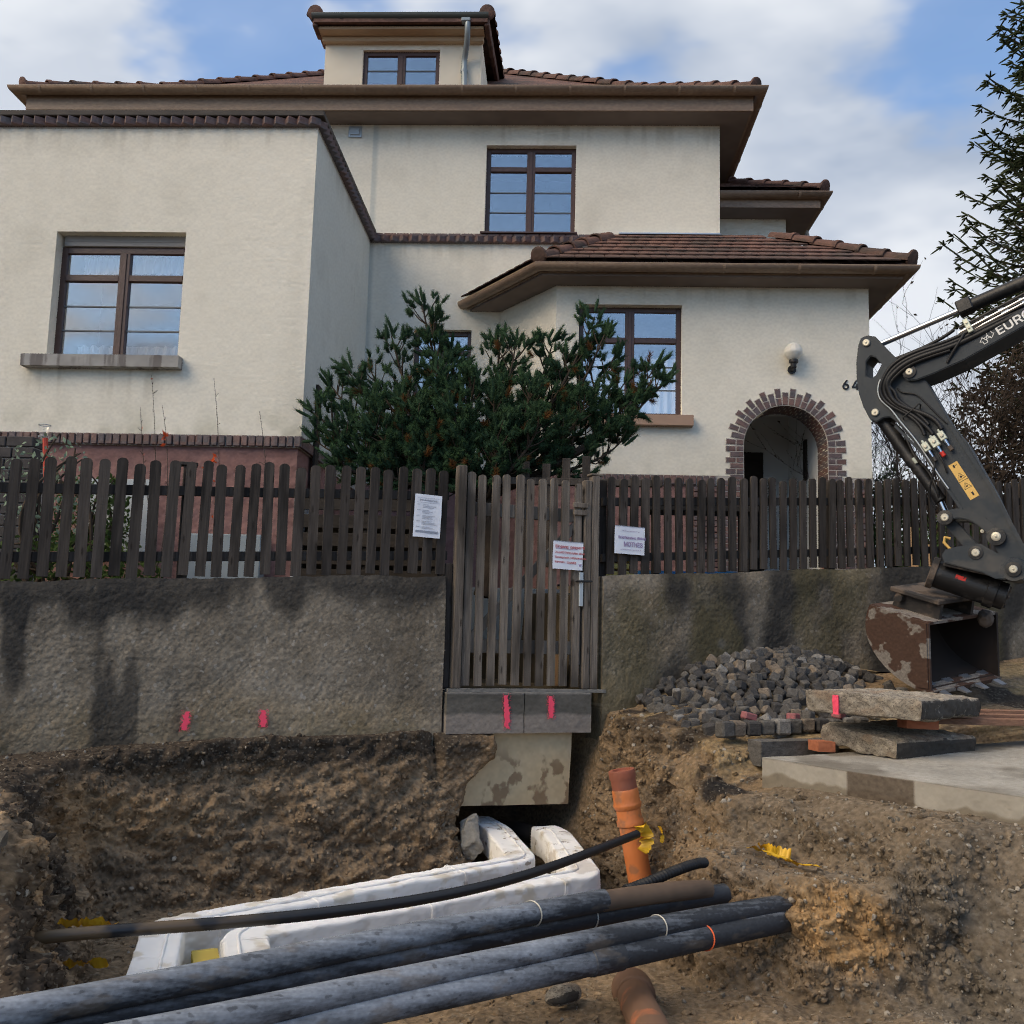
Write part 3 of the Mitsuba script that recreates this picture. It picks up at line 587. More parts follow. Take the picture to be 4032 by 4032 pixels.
sur = part(H, 'arch_surround', prism(unary_union([b.buffer(.0075, join_style=2) for b in bricks]).simplify(.001), 12.043, 12.0495, XZ), 'mortar', label='mortar bed of the brick arch round the doorway')
def beveled(poly, y0, y1):
    a = np.array(poly.exterior.coords)[:-1]; c = a.mean(0); d = c + (a - c) * (1 - .006 / np.maximum(np.linalg.norm(a - c, axis=1, keepdims=True), .02))
    h = trimesh.convex.convex_hull(np.vstack([np.c_[d[:, 0], 0 * d[:, 0] + y0, d[:, 1]], np.c_[a[:, 0], 0 * a[:, 0] + y0 + .005, a[:, 1]], np.c_[a[:, 0], 0 * a[:, 0] + y1, a[:, 1]]])); return np.array(h.vertices), np.array(h.faces)
for b in bricks: part(sur, 'brick', beveled(b, 12.036 + rng.uniform(-.002, .002), 12.0425), 'clinker')
jp = part(H, 'doorway_pier', box(2.0, 2.309, 12.052, 12.074, .72, 2.05), 'mortar'); part(H, 'doorway_pier', box(3.341, 3.65, 12.052, 12.074, .72, 2.05), 'mortar')
for b in jamb: part(jp, 'brick', beveled(b, 12.043 + rng.uniform(-.002, .002), 12.0515), 'clinker')
z, i = 1.91, 0
while z > .75:                                                     # brick panels beside the doorway
    for x0, x1 in ((1.70, 2.0), (3.65, 3.875)):
        off = .11 if i % 2 else 0; x = x0 - off
        while x < x1:
            a, b = max(x, x0), min(x + .205, x1)
            if b - a > .04: part(jp, 'brick', bx(a, b, 12.043, 12.0745, z - .06, z, .004), 'clinker')
            x += .217
    z -= .0715; i += 1
intr = part(H, 'doorway_lining', join(prism(unary_union([LineString([(2.306, .6), (2.306, 2.435)] + [(2.825 - .519 * math.cos(a), 2.435 + .519 * math.sin(a)) for a in np.linspace(0, math.pi, 48)] + [(3.344, 2.435), (3.344, .6)]).buffer(.003, cap_style=2)]), 12.056, 12.50, XZ)), 'mortar')
for r_, yy in enumerate((12.062, 12.172, 12.282, 12.392)):
    for i in range(N):
        a = math.pi * (i + (.5 if r_ % 2 else .02)) / N
        if a > 2.0 or a < .0: continue
        c, s = math.cos(a), math.sin(a)
        part(intr, 'brick', tm(cbox(.014, .098, .060, .003), M4((cx + .5135 * c, yy + .049, cz + .5135 * s), (c, 0, s), (0, 1, 0), (-s, 0, c))), 'clinker')
    z = 2.39
    for q in range(20):
        zz = z - q * .0715 + (.03 if r_ % 2 else 0); part(intr, 'brick', bx(3.331, 3.343, yy, yy + .098, zz - .06, zz, .003), 'clinker')
# porch hall behind the arch
part(H, 'hall', join(box(3.36, 3.40, 12.44, 14.2, .4, 3.6), box(2.0, 2.04, 12.44, 14.2, .4, 3.6), box(2.0, 3.4, 14.16, 14.2, .4, 3.6), box(2.0, 3.4, 12.44, 14.2, 3.3, 3.34), box(2.0, 3.4, 12.10, 14.2, .5, .58)), 'hall_interior')
part(H, 'hall_door', join(bx(2.12, 2.98, 14.08, 14.15, .6, 2.75), bx(2.2, 2.9, 14.05, 14.085, 1.7, 2.6)), 'dark_wood', label='dark inner door at the back of the porch')
part(H, 'hall_recess', bx(3.335, 3.362, 13.1, 13.25, 2.2, 2.75), 'dark_wood')

# eaves: soffit boards, gutters and brackets
def gut(path, r, name='gutter', bsdf='gutter_paint', br=.74):
    g = np.linspace(math.pi, 2 * math.pi, 13); prof = [(r * math.cos(a), r * math.sin(a)) for a in g] + [((r - .006) * math.cos(a), (r - .006) * math.sin(a)) for a in g[::-1]]
    k = part(H, name, sweep(prof, path), bsdf, 40)
    lip = [(-.008 + .010 * math.cos(a) + r, .012 * math.sin(a)) for a in np.linspace(0, 2 * math.pi, 9)[:-1]]
    part(k, 'bead', sweep(lip, path), bsdf, 40)
    g2 = np.linspace(math.pi * 1.02, 1.98 * math.pi, 11); band = [((r + .006) * math.cos(a), (r + .006) * math.sin(a)) for a in g2] + [((r + .001) * math.cos(a), (r + .001) * math.sin(a)) for a in g2[::-1]]
    p = np.asarray(path, float); ms = []
    for a, b in zip(p[:-1], p[1:]):
        L = np.linalg.norm(b - a); d = (b - a) / L; n = int(L / br)
        for i in range(n):
            c = a + d * (L * (i + .5) / max(n, 1)); ms.append(sweep(band, [c - d * .016, c + d * .016]))
    for m in ms: part(k, 'bracket', m, bsdf)
    return k
ZG = 7.49
gut([(-7.70, 20.5, ZG), (-7.70, 12.62, ZG), (2.68, 12.62, ZG), (2.68, 20.5, ZG)], .085)
def ring_poly(x0, x1, y0, y1, ex): return Polygon([(x0 - ex, y0 - ex), (x1 + ex, y0 - ex), (x1 + ex, y1 + ex), (x0 - ex, y1 + ex)])
part(H, 'soffit', prism(ring_poly(-7.2, 2.2, 13.1, 21, .36).difference(ring_poly(-7.2, 2.2, 13.1, 21, -.2)), 7.222, 7.26), 'soffit')
part(H, 'fascia', prism(ring_poly(-7.2, 2.2, 13.1, 21, .39).difference(ring_poly(-7.2, 2.2, 13.1, 21, .362)), 7.225, 7.47), 'gutter_paint')
ZW = 6.58
gut([(2.3, 13.85, ZW), (3.87, 13.85, ZW), (3.87, 19, ZW)], .08)
part(H, 'soffit', prism(Polygon([(2.2, 13.92), (3.78, 13.92), (3.78, 19), (3.0, 19), (3.0, 14.5), (2.2, 14.5)]), 6.382, 6.42), 'soffit')
part(H, 'fascia', join(box(2.21, 3.80, 13.90, 13.919, 6.385, 6.57), box(3.781, 3.80, 13.92, 19, 6.385, 6.57)), 'gutter_paint')
ZP = 4.58
part_g = [(-1.35, 13.09, ZP), (-.27, 11.62, ZP), (4.26, 11.62, ZP), (4.26, 16, ZP)]
gut(part_g, .08, br=.82)
pin = [(-1.24, 13.098), (-.225, 11.70), (4.18, 11.70), (4.18, 15.9), (3.6, 15.9), (3.6, 12.3), (.05, 12.3), (-.53, 13.098)]
part(H, 'soffit', prism(pin, 4.472, 4.50), 'soffit')
part(H, 'fascia', sweep([(.0, -.075), (.022, -.075), (.022, .0), (.0, .0)], [(-1.26, 13.095, 4.575), (-.235, 11.70, 4.575), (4.185, 11.70, 4.575), (4.185, 16, 4.575)]), 'gutter_paint')
# roofs
def zmain(t): return 7.52 + (.58 * t if t < 1.4 else .58 * 1.4 + .72 * (t - 1.4))
def face(*pts):
    p = np.array(pts, float); return p, np.array([[0, i, i + 1] for i in range(1, len(p) - 1)])
ms = []
for t0, t1 in ((0, 1.4), (1.4, 4.3)):
    c = lambda t: [(-7.68 + t, 12.64 + t, zmain(t)), (2.66 - t, 12.64 + t, zmain(t)), (2.66 - t, 21.46 - t, zmain(t)), (-7.68 + t, 21.46 - t, zmain(t))]
    a, b = c(t0), c(t1)
    for i in range(4): ms.append(face(a[i], a[(i + 1) % 4], b[(i + 1) % 4], b[i]))
a = c(4.3); ms.append(face((a[0][0], a[0][1], a[0][2]), a[1], (2.66 - 4.36, 17.05, zmain(4.36)), (-7.68 + 4.36, 17.05, zmain(4.36)))); ms.append(face(a[2], a[3], (-7.68 + 4.36, 17.05, zmain(4.36)), (2.66 - 4.36, 17.05, zmain(4.36)))); ms.append(face(a[1], a[2], (2.66 - 4.36, 17.05, zmain(4.36)))); ms.append(face(a[3], a[0], (-7.68 + 4.36, 17.05, zmain(4.36))))
mroof = part(H, 'main_roof', join(*ms), 'roof_tile')
tile = np.array([[-.098, 0, 0], [.098, 0, 0], [.098, 0, .016], [-.098, 0, .016]])
def tile_mesh(L=.31, w=.092):
    xs = [(-w * .985, .0), (-w * .4, .003), (w * .4, .003), (w * .985, .0)]
    v, n = [], len(xs)
    for y, dz in ((0, .024), (L, 0)):
        for top in (.014, 0):
            v += [(x, y - (.014 if y == 0 and abs(x) < w * .5 else 0), z + dz + top) for x, z in xs]
    f = []
    for i in range(n - 1):
        f += [[i, i + 1, 2 * n + i + 1], [i, 2 * n + i + 1, 2 * n + i], [n + i, i + 1, i], [n + i, n + i + 1, i + 1]]
    f += [[0, 2 * n, 3 * n], [0, 3 * n, n], [n - 1, 2 * n - 1, 4 * n - 1], [n - 1, 4 * n - 1, 3 * n - 1]]
    return np.array(v, float), np.array(f)
tply = mikit.ply(tile_mesh(), 'roof_tile')
def lay(parent, A, B, slope, rows, left, right, first=0.0, ex=.262, wd=.188):
    """rows of tiles on the plane through the eaves A-B that rises with slope; left(t)/right(t) bound each row along A-B"""
    A, B = np.asarray(A, float), np.asarray(B, float); d = (B - A) / np.linalg.norm(B - A); inn = np.array([-d[1], d[0], 0]); k = math.sqrt(1 + slope * slope)
    up = (inn + np.array([0, 0, slope])) / k; nn = np.cross(d, up)
    for r in range(rows):
        t = (first + r * ex) / k; u = left(t + .10) + (wd / 2 if r % 2 else 0)
        while u + wd * .5 < right(t + .10):
            o = A + d * (u + wd / 2) + up * (first + r * ex); R = np.c_[d, up, nn] @ rotm((0, 0, 1), rng.uniform(-.8, .8))
            copy_part(parent, 'tile', tply, RT(R, o + nn * .012)); u += wd
# porch roof
sl = (5.56 - 4.62) / (13.1 - 11.60)
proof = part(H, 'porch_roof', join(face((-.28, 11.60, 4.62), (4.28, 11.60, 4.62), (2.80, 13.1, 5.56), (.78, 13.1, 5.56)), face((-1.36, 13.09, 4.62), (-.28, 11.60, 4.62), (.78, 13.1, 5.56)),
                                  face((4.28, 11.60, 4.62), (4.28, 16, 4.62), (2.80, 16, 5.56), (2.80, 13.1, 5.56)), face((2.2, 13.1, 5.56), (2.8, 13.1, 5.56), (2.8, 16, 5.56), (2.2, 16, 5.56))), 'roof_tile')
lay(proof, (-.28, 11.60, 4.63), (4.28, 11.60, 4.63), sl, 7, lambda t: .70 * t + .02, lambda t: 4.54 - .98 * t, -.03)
La = math.hypot(1.08, 1.49)
lay(proof, (-1.36, 13.09, 4.63), (-.28, 11.60, 4.63), .55, 5, lambda t: .45 * t + .02, lambda t: La - .35 * t - .08, -.03)
part(H, 'roof_flashing', join(bx(.80, 2.2, 13.07, 13.099, 5.57, 5.63, .003), bx(.80, 2.2, 13.02, 13.071, 5.585, 5.60, .003)), 'zinc', label='bright zinc flashing strip above the porch roof')
part(H, 'roof_flashing', tube([(-1.30, 13.06, 4.70), (-.55, 13.075, 5.02)], .022, 6), 'zinc')
def ridge_tile_mesh(L=.40, r0=.125, r1=.10):
    g = np.linspace(math.radians(-8), math.radians(188), 11); v = []
    for y, r in ((0, r0), (.05, r0), (.055, r0 - .012), (L, r1)):
        v += [(r * math.cos(a), y, r * .82 * math.sin(a)) for a in g]
    v += [((r0 - .02) * math.cos(a), 0, (r0 - .02) * .82 * math.sin(a)) for a in g] + [((r1 - .02) * math.cos(a), L, (r1 - .02) * .82 * math.sin(a)) for a in g]
    n = len(g); f = []
    def strip(a, b):
        for i in range(n - 1): f.extend([[a * n + i, a * n + i + 1, b * n + i + 1], [a * n + i, b * n + i + 1, b * n + i]])
    strip(0, 1); strip(1, 2); strip(2, 3); strip(4, 0); strip(5, 4)
    return np.array(v), np.array(f)
rply = mikit.ply(ridge_tile_mesh(), 'roof_tile', smooth=35)
capply = mikit.ply(lathe([(.001, -.012), (.09, -.010), (.112, .004), (.114, .03)], 14), 'roof_tile', smooth=35)
def ridge(parent, A, B, step=.345, cap=True, lift=.0):
    A, B = np.asarray(A, float), np.asarray(B, float); L = np.linalg.norm(B - A); d = (B - A) / L; x = np.cross(d, [0, 0, 1.0]); x /= np.linalg.norm(x); z = np.cross(x, d)
    n = int(L / step)
    for i in range(n):
        R = np.c_[x, d, z] @ rotm((1, 0, 0), -2.4 + rng.uniform(-.8, .8)) @ rotm((0, 0, 1), rng.uniform(-1.5, 1.5))
        copy_part(parent, 'ridge_tile', rply, RT(R, A + d * (i * step) + z * (lift + rng.uniform(-.004, .004))))
    if cap: copy_part(parent, 'end_cap', capply, RT(np.c_[x, -z, d], A + z * (lift + .03)))
ridge(proof, (-.27, 11.62, 4.66), (.78, 13.08, 5.60)); ridge(proof, (4.27, 11.62, 4.66), (2.80, 13.06, 5.60))
for (x, sg) in ((2.62, -1), (-7.64, 1)):
    P0 = lambda t: np.array([x + sg * t, 12.68 + t, zmain(t + .0) + .02])
    ridge(mroof, P0(0), P0(1.4)); ridge(mroof, P0(1.38), P0(4.3), cap=False)
wroof = part(H, 'rear_wing_roof', join(face((2.2, 13.83, 6.62), (3.89, 13.83, 6.62), (2.2, 15.52, 7.58)), face((3.89, 13.83, 6.62), (3.89, 19, 6.62), (2.2, 19, 7.58), (2.2, 15.52, 7.58))), 'roof_tile')
ridge(wroof, (3.86, 13.86, 6.65), (2.3, 15.42, 7.53))
lay(wroof, (2.2, 13.83, 6.63), (3.89, 13.83, 6.63), .568, 3, lambda t: .02, lambda t: 1.6 - t, -.03)
dp = part(H, 'downpipe', tube(spline([(3.86, 15.0, 6.5), (3.86, 15.0, 6.25), (3.62, 15.0, 5.95), (3.45, 15.0, 5.80), (3.45, 15.0, 4.6)], 30), .045, 12), 'downpipe_paint', 40, label='pale downpipe bending in under the rear eaves')
# dormer
D0, D1 = -3.53, -1.215
wall_xz('dormer_wall', holes([(D0, 7.75), (D1, 7.75), (D1, 8.70), (D0, 8.70)], (-2.965, 7.955, -1.83, 8.535)), DY, DY + .2, 'dormer_plaster')
part(H, 'dormer_wall', join(box(D0, D0 + .2, DY + .201, 17, 7.7, 8.69), box(D1 - .2, D1, DY + .201, 17, 7.7, 8.69)), 'dormer_plaster')
window((-2.965, 7.955, -1.83, 8.535), DY, .05, None, (.5,), [(-2.35, -1.9, 8.0, 8.5, 'curtain', False)] if False else None, None, False, 'low dormer window with two casements')
k = f'{H}__window_004'
part(H, 'dormer_cornice', join(bx(D0 - .03, D1 + .03, DY - .10, DY - .002, 8.615, 8.69, .01), bx(D0 - .05, D1 + .04, DY - .27, DY - .05, 8.692, 8.735, .005)), 'cornice_paint')
gut([(-3.66, DY - .33, 8.86), (-1.10, DY - .33, 8.86)], .07, 'dormer_gutter', 'dark_gutter')
droof = part(H, 'dormer_roof', join(prism([(DY - .36, 8.74), (DY - .36, 8.86), (17.3, 9.75), (17.3, 9.63)], D0 - .10, D1 + .10, YZ)), 'roof_tile')
for x in (D0 - .09, D1 + .09):
    ridge(droof, (x, DY - .34, 8.87), (x, 16.6, 9.62))
    for i in range(9): part(droof, 'verge_tile', bx(x - .035, x + .035, DY - .33 + i * .36, DY - .33 + i * .36 + .345, 8.70 + i * .0815, 8.84 + i * .0815, .012), 'roof_tile')
part(H, 'dormer_downpipe', tube(spline([(-1.40, DY - .33, 8.80), (-1.40, DY - .33, 8.66), (-1.42, DY - .20, 8.48), (-1.455, DY - .075, 8.34), (-1.46, DY - .06, 8.2), (-1.46, DY - .06, 7.7)], 36), .042, 12), 'downpipe_zinc', 40)
part(H, 'downpipe_collar', join(lathe([(.043, -.02), (.054, -.018), (.054, .018), (.043, .02)], 14, M4((-1.46, DY - .06, 8.16))), bx(-1.49, -1.36, DY - .33 - .06, DY - .33 + .05, 8.74, 8.80, .01)), 'downpipe_zinc')
# vent
part(H, 'wall_vent', join(bx(-3.06, -2.87, 13.075, 13.099, 7.02, 7.19, .004), bx(-3.035, -2.895, 13.055, 13.076, 7.05, 7.16, .006)), 'zinc', label='small square metal vent under the eaves')
# side door or timber frame strip in the corner behind the left wing
part(H, 'timber_strip', bx(-2.679, -2.65, 10.5, 10.67, -.1, 2.73, .003), 'dark_wood'); part(H, 'timber_strip', bx(-2.679, -2.65, 11.42, 11.58, -.1, 2.65, .003), 'frame_wood')
# basement window of the left wing and the pale base stone
part(H, 'basement_window', join(bx(-4.95, -4.22, 9.99, 10.04, .75, 1.55, .006)), 'white_paint', label='white basement window seen through the fence')
part(H, 'base_stone', bx(-3.85, -3.0, 9.86, 10.03, .1, .98, .01), 'blue_board')

# wall lamp, house number
L_ = thing('wall_lamp', 'globe wall lamp with milky glass on a black bracket above the arch', 'lamp')
lc = np.array([2.905, 11.93, 3.60])
part(L_, 'globe', tm(lathe([(.002, .115), (.045, .108), (.085, .078), (.108, .034), (.112, .012), (.112, -.012), (.100, -.045), (.072, -.082), (.05, -.098)], 12), M4(lc)), 'lamp_glass', 18)
part(L_, 'bracket', join(tm(lathe([(.05, .0), (.056, -.01), (.056, -.04), (.038, -.05), (.034, -.10), (.03, -.105)], 14), M4(lc + np.array([0, 0, -.095]))), tube([lc + np.array([0, 0, -.18]), lc + np.array([0, .06, -.21]), lc + np.array([0, .118, -.20])], .02, 8), tm(lathe([(.0, 0), (.052, .0), (.055, .012), (.0, .014)], 14), M4(lc + np.array([0, .105, -.20]), (1, 0, 0), (0, 0, 1), (0, -1, 0)))), 'iron_black', 35)
NB = thing('house_number', 'black number 64 on the cream wall beside the excavator arm', 'house number')
for ch_, x in (('6', 3.515), ('4', 3.635)): part(NB, 'digit', tm(meshkit.text_mesh(ch_, .115, .012, bold=True), M4((x, 12.049, 3.165), (1, 0, 0), (0, 0, 1), (0, -1, 0))), 'iron_black')
# ------------------------------------------------------------------ ground, pit, garden
def seg_dist(P, poly):
    """signed distance to a polygon, positive outside"""
    x, y = P[..., 0], P[..., 1]; n = len(poly); d = np.full(x.shape, 1e9); inside = np.zeros(x.shape, bool)
    for i in range(n):
        a, b = np.array(poly[i]), np.array(poly[(i + 1) % n]); e = b - a
        t = np.clip(((x - a[0]) * e[0] + (y - a[1]) * e[1]) / (e @ e), 0, 1)
        d = np.minimum(d, np.hypot(x - a[0] - t * e[0], y - a[1] - t * e[1]))
        c = ((a[1] > y) != (b[1] > y)) & (x < e[0] * (y - a[1]) / (e[1] if e[1] else 1e-12) + a[0]); inside ^= c
    return np.where(inside, -d, d)
PIT = [(-2.93, -.62), (-2.05, -.44), (-1.2, -.36), (-.62, -.33), (-.44, -.25), (-.42, 1.3), (.46, 1.3), (.42, -.2), (.36, -1.0), (.24, -1.75), (.0, -2.15), (.02, -2.65), (.24, -3.08), (.58, -3.36), (.84, -3.75), (.95, -4.6), (-2.5, -4.6), (-2.86, -3.3)]
LEDGE = [(.16, -1.98), (.50, -1.86), (.74, -2.5), (.78, -3.05), (.60, -3.12), (.22, -2.72), (.08, -2.4)]
def base_line(s): return np.interp(s, [-9, -3.54, -2.26, -.64, .7, 2.2, 4.9, 12], [-1.1, -.82, -.735, -.70, -.57, -.40, -.09, .55])
def ground(s, n):
    b = base_line(s)
    left = np.interp(-n, [0, 2.2, 3.3, 5, 12], [0, .03, .48, .80, .80])
    zl = b - left
    road = np.interp(s, [.9, 2.6, 6, 12], [-.745, -.67, -.42, .1])
    k = np.clip(-n / 1.45, 0, 1); zr = b * (1 - k) + (road + .02) * k
    under = (s > .30) & (n < -1.40)
    zr = np.where(under, np.minimum(zr, np.where(s > .95, -.845, -.905) + .04 * (s - 1)), zr)
    zr = np.where(n < -4.0, np.interp(-n, [4.0, 4.6, 5.4, 6.5], [-.90, -.97, -1.25, -1.5]) + 0 * s, zr)
    w = np.clip((s + .2) / .9, 0, 1); w = w * w * (3 - 2 * w)
    return zl * (1 - w) + zr * w
def soil_z(s, n):
    P = np.stack([s, n], -1)
    d1 = seg_dist(P, PIT); d2 = seg_dist(P, LEDGE)
    sl = np.where(n > -1.0, 3.4, 2.1); sl = np.where(s > .2, 1.8 + 2.0 * np.clip((n + 1.0) / .6, 0, 1), sl); sl = np.where((n < -2.1) & (s > -.5), 3.2, sl); sl = np.where((n < -3.4) & (s > .5), 1.7, sl); sl = np.where((n < -4.2) & (s < .3), 1.1, sl)
    sl = np.where((s < -2.6) & (n < -.8), 2.3, sl)
    wob = meshkit.fbm(np.stack([s * 2.3, n * 2.3, 0 * s], -1), 3, 4) - .5
    zf = -1.70 + .10 * (meshkit.fbm(np.stack([s * 3, n * 3, 0 * s], -1), 3, 2) - .5) + np.where(n < -2.6, .16 * np.clip((-2.6 - n) / 1.2, 0, 1), 0)
    z1 = zf + sl * np.maximum(d1 + .10 * wob, 0)
    z2 = -1.15 + .06 * wob + 1.65 * np.maximum(d2 + .08 * wob, 0)
    z = np.minimum(np.minimum(ground(s, n), z1), z2)
    # heap of sand and soil between the cobbles and the threshold, and at the right of the heap
    z = z + .10 * np.exp(-(((s - 1.15) / .38) ** 2 + ((n + .55) / .42) ** 2)) * (s > .55)
    z = z + .34 * np.exp(-(((s - 2.95) / .40) ** 2 + ((n + .45) / .42) ** 2))
    return z
def axis(a, lo, hi, b, fine):
    def ramp(x0, x1, n):
        u = np.linspace(0, 1, n) ** 2.2; return x0 + (x1 - x0) * u
    return np.r_[ramp(lo, a, 24)[::-1][:-1], np.arange(lo, hi, fine), ramp(hi, b, 24)]
sa = axis(-30, -4.0, 1.55, 30, .0125); na = np.r_[axis(-40, -4.7, .06, .08, .0115)]; na = np.unique(np.round(np.r_[na[na < .06], .08, .2, .5, .9, 1.4], 5))
Sg, Ng = np.meshgrid(sa, na, indexing='ij'); Zg = soil_z(Sg, Ng)
from scipy.ndimage import gaussian_filter
Zs = gaussian_filter(Zg, 2.6); kz = np.clip((-.05 - Ng) / .05, 0, 1); Zg = Zg * (1 - kz) + Zs * kz
gs, gn = np.gradient(Zg, sa, axis=0), np.gradient(Zg, na, axis=1)
nv = np.stack([-gs, -gn, np.ones_like(gs)], -1); nv /= np.linalg.norm(nv, axis=-1, keepdims=True)
def refine(V, N, F, L, rounds=3):
    """conforming split of every edge longer than L (steep places of the height field)"""
    for _ in range(rounds):
        E = np.sort(F[:, [[0, 1], [1, 2], [2, 0]]], -1); ln = np.linalg.norm(V[E[..., 0]] - V[E[..., 1]], axis=-1)
        near = (np.abs(V[F[:, 0], 0] + .7) < 3.1) & (V[F[:, 0], 1] > -4.75) & (V[F[:, 0], 1] < .05)
        mark = (ln > L) & near[:, None]; keys = E[..., 0].astype(np.int64) * len(V) + E[..., 1]
        uk = np.unique(keys[mark]); mk = np.isin(keys, uk); mid = np.searchsorted(uk, keys) + len(V)
        a, b = uk // len(V), uk % len(V); V = np.vstack([V, (V[a] + V[b]) / 2]); nn = N[a] + N[b]; N = np.vstack([N, nn / np.linalg.norm(nn, axis=1, keepdims=True)])
        c = mk.sum(1); out = [F[c == 0]]
        for r_ in range(3):
            G, M_, K = np.roll(F, -r_, 1), np.roll(mid, -r_, 1), np.roll(mk, -r_, 1)
            q = (c == 1) & K[:, 0]; g, m = G[q], M_[q]; out += [np.c_[g[:, 0], m[:, 0], g[:, 2]], np.c_[m[:, 0], g[:, 1], g[:, 2]]]
            q = (c == 2) & ~K[:, 2]; g, m = G[q], M_[q]; out += [np.c_[m[:, 0], g[:, 1], m[:, 1]], np.c_[g[:, 0], m[:, 0], m[:, 1]], np.c_[g[:, 0], m[:, 1], g[:, 2]]]
        q = c == 3; g, m = F[q], mid[q]; out += [np.c_[g[:, 0], m[:, 0], m[:, 2]], np.c_[m[:, 0], g[:, 1], m[:, 1]], np.c_[m[:, 2], m[:, 1], g[:, 2]], m]
        F = np.vstack(out)
    return V, N, F
i, j = np.meshgrid(np.arange(len(sa) - 1), np.arange(len(na) - 1), indexing='ij'); m_ = len(na)
a, b, c, d = i * m_ + j, (i + 1) * m_ + j, (i + 1) * m_ + j + 1, i * m_ + j + 1
F = np.concatenate([np.stack([a, b, c], -1).reshape(-1, 3), np.stack([a, c, d], -1).reshape(-1, 3)])
P3, NV, F = refine(np.stack([Sg, Ng, Zg], -1).reshape(-1, 3), nv.reshape(-1, 3), F, .026)
steep = 1 - NV[:, 2]
lump = (meshkit.fbm(P3 * np.array([3.2, 3.2, 4.2]), 3, 11) - .5) * .20 + (meshkit.fbm(P3 * np.array([9.5, 9.5, 12]), 3, 12) - .5) * .085 + (meshkit.fbm(P3 * 27, 2, 13) - .5) * .030
lump = lump - .055 * np.abs(meshkit.noise(P3 * np.array([7, 7, 9]), 17) - .5) * 2 * steep
wv_ = P3 + .03 * np.stack([meshkit.noise(P3 * 14, 31), meshkit.noise(P3 * 14, 32), meshkit.noise(P3 * 14, 33)], -1)
cl_ = np.clip(meshkit.noise(wv_ * np.array([17, 17, 27]), 23) - .45, 0, .22) * .11 + np.clip(meshkit.noise(wv_ * np.array([34, 34, 50]), 24) - .42, 0, .25) * .050
lump = lump + cl_ * (.30 + .9 * np.clip(steep * 1.6, 0, 1))
fade = np.clip((-.0 - P3[:, 1]) / .10, 0, 1) * np.where((P3[:, 0] > .85) & (P3[:, 1] < -1.4) & (P3[:, 1] > -4.4), .25, 1.0)
fade = fade * (.40 + .75 * np.clip(steep * 2.2, 0, 1)) * np.exp(-np.maximum(np.abs(P3[:, 0]) - 6, 0) * .3)
P3 = P3 + NV * (lump * fade)[:, None]
SOILP, SOILN = P3[:Sg.size].reshape(*Sg.shape, 3), nv
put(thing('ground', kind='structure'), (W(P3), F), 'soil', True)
print('ground triangles', len(F))
# the ground needs no label; loose clods and pebbles lie on it
ICO = trimesh.creation.icosphere(subdivisions=0); OCT = trimesh.convex.convex_hull(np.array([[1, 0, 0], [-1, 0, 0], [0, 1, 0], [0, -1, 0], [0, 0, 1], [0, 0, -1.0]]))
def crumbs(P, N, S, seed, flat=(.5, .9), sink=.15, base=ICO):
    """many small angular lumps, one per point, as one mesh"""
    r = np.random.default_rng(seed); n = len(P); iv, jf = np.array(base.vertices), np.array(base.faces); K_ = len(iv)
    v = iv[None] * (1 + r.uniform(-.38, .30, (n, K_, 1))) * np.stack([np.ones(n), r.uniform(.6, 1, n), r.uniform(*flat, n)], -1)[:, None]
    q = r.normal(size=(n, 4)); q /= np.linalg.norm(q, axis=1, keepdims=True); w, x, y, z = q.T
    R = np.stack([1 - 2 * (y * y + z * z), 2 * (x * y - z * w), 2 * (x * z + y * w), 2 * (x * y + z * w), 1 - 2 * (x * x + z * z), 2 * (y * z - x * w), 2 * (x * z - y * w), 2 * (y * z + x * w), 1 - 2 * (x * x + y * y)], -1).reshape(n, 3, 3)
    v = np.einsum('nij,nkj->nki', R, v) * S[:, None, None] + (P + N * (S * sink)[:, None])[:, None]
    return v.reshape(-1, 3), (jf[None] + (np.arange(n) * K_)[:, None, None]).reshape(-1, 3)
def soil_points(n, seed, test):
    r = np.random.default_rng(seed); t = P3[F]; ctr = t.mean(1); ok = (ctr[:, 0] > -3.8) & (ctr[:, 0] < 1.5) & (ctr[:, 1] > -4.6) & (ctr[:, 1] < -.015)
    nf = np.cross(t[:, 1] - t[:, 0], t[:, 2] - t[:, 0]); ar = np.linalg.norm(nf, axis=1); nf = nf / (ar[:, None] + 1e-12); w = ar * ok * test(ctr, nf); f = r.choice(len(F), n, p=w / w.sum())
    b = r.dirichlet((1, 1, 1), n); return (t[f] * b[..., None]).sum(1), nf[f], r
Pc, Nc, r = soil_points(24000, 5, lambda c, nf: (.35 + .9 * (1 - nf[:, 2])) * (.25 + 1.5 * np.clip(meshkit.fbm(c * 3.1, 2, 9) - .3, 0, 1)))
S_ = .0042 * (27 / 4.2) ** (r.random(len(Pc)) ** 3.2) * np.where((Pc[:, 1] > -.9) & (Pc[:, 0] < -.2), .85, 1.0); bg = S_ > .0105
single('soil_clod', (lambda m: (W(m[0]), m[1]))(join(crumbs(Pc[bg], Nc[bg], S_[bg], 6), crumbs(Pc[~bg], Nc[~bg], S_[~bg], 9, base=OCT))), 'clod', 'loose clods of dug earth scattered over the banks and floor of the pit', 'soil', kind='stuff')
Pc, Nc, r = soil_points(3600, 8, lambda c, nf: np.where((c[:, 0] > .3) & (c[:, 1] < -2.2), 4.0, np.where(c[:, 0] > -.1, 1.2, .35)))
single('gravel', (lambda m: (W(m[0]), m[1]))(crumbs(Pc, Nc, .0035 * (22 / 3.5) ** (r.random(len(Pc)) ** 2.2), 7)), 'pebble', 'small pale stones lying in the dug soil', 'gravel', kind='stuff')

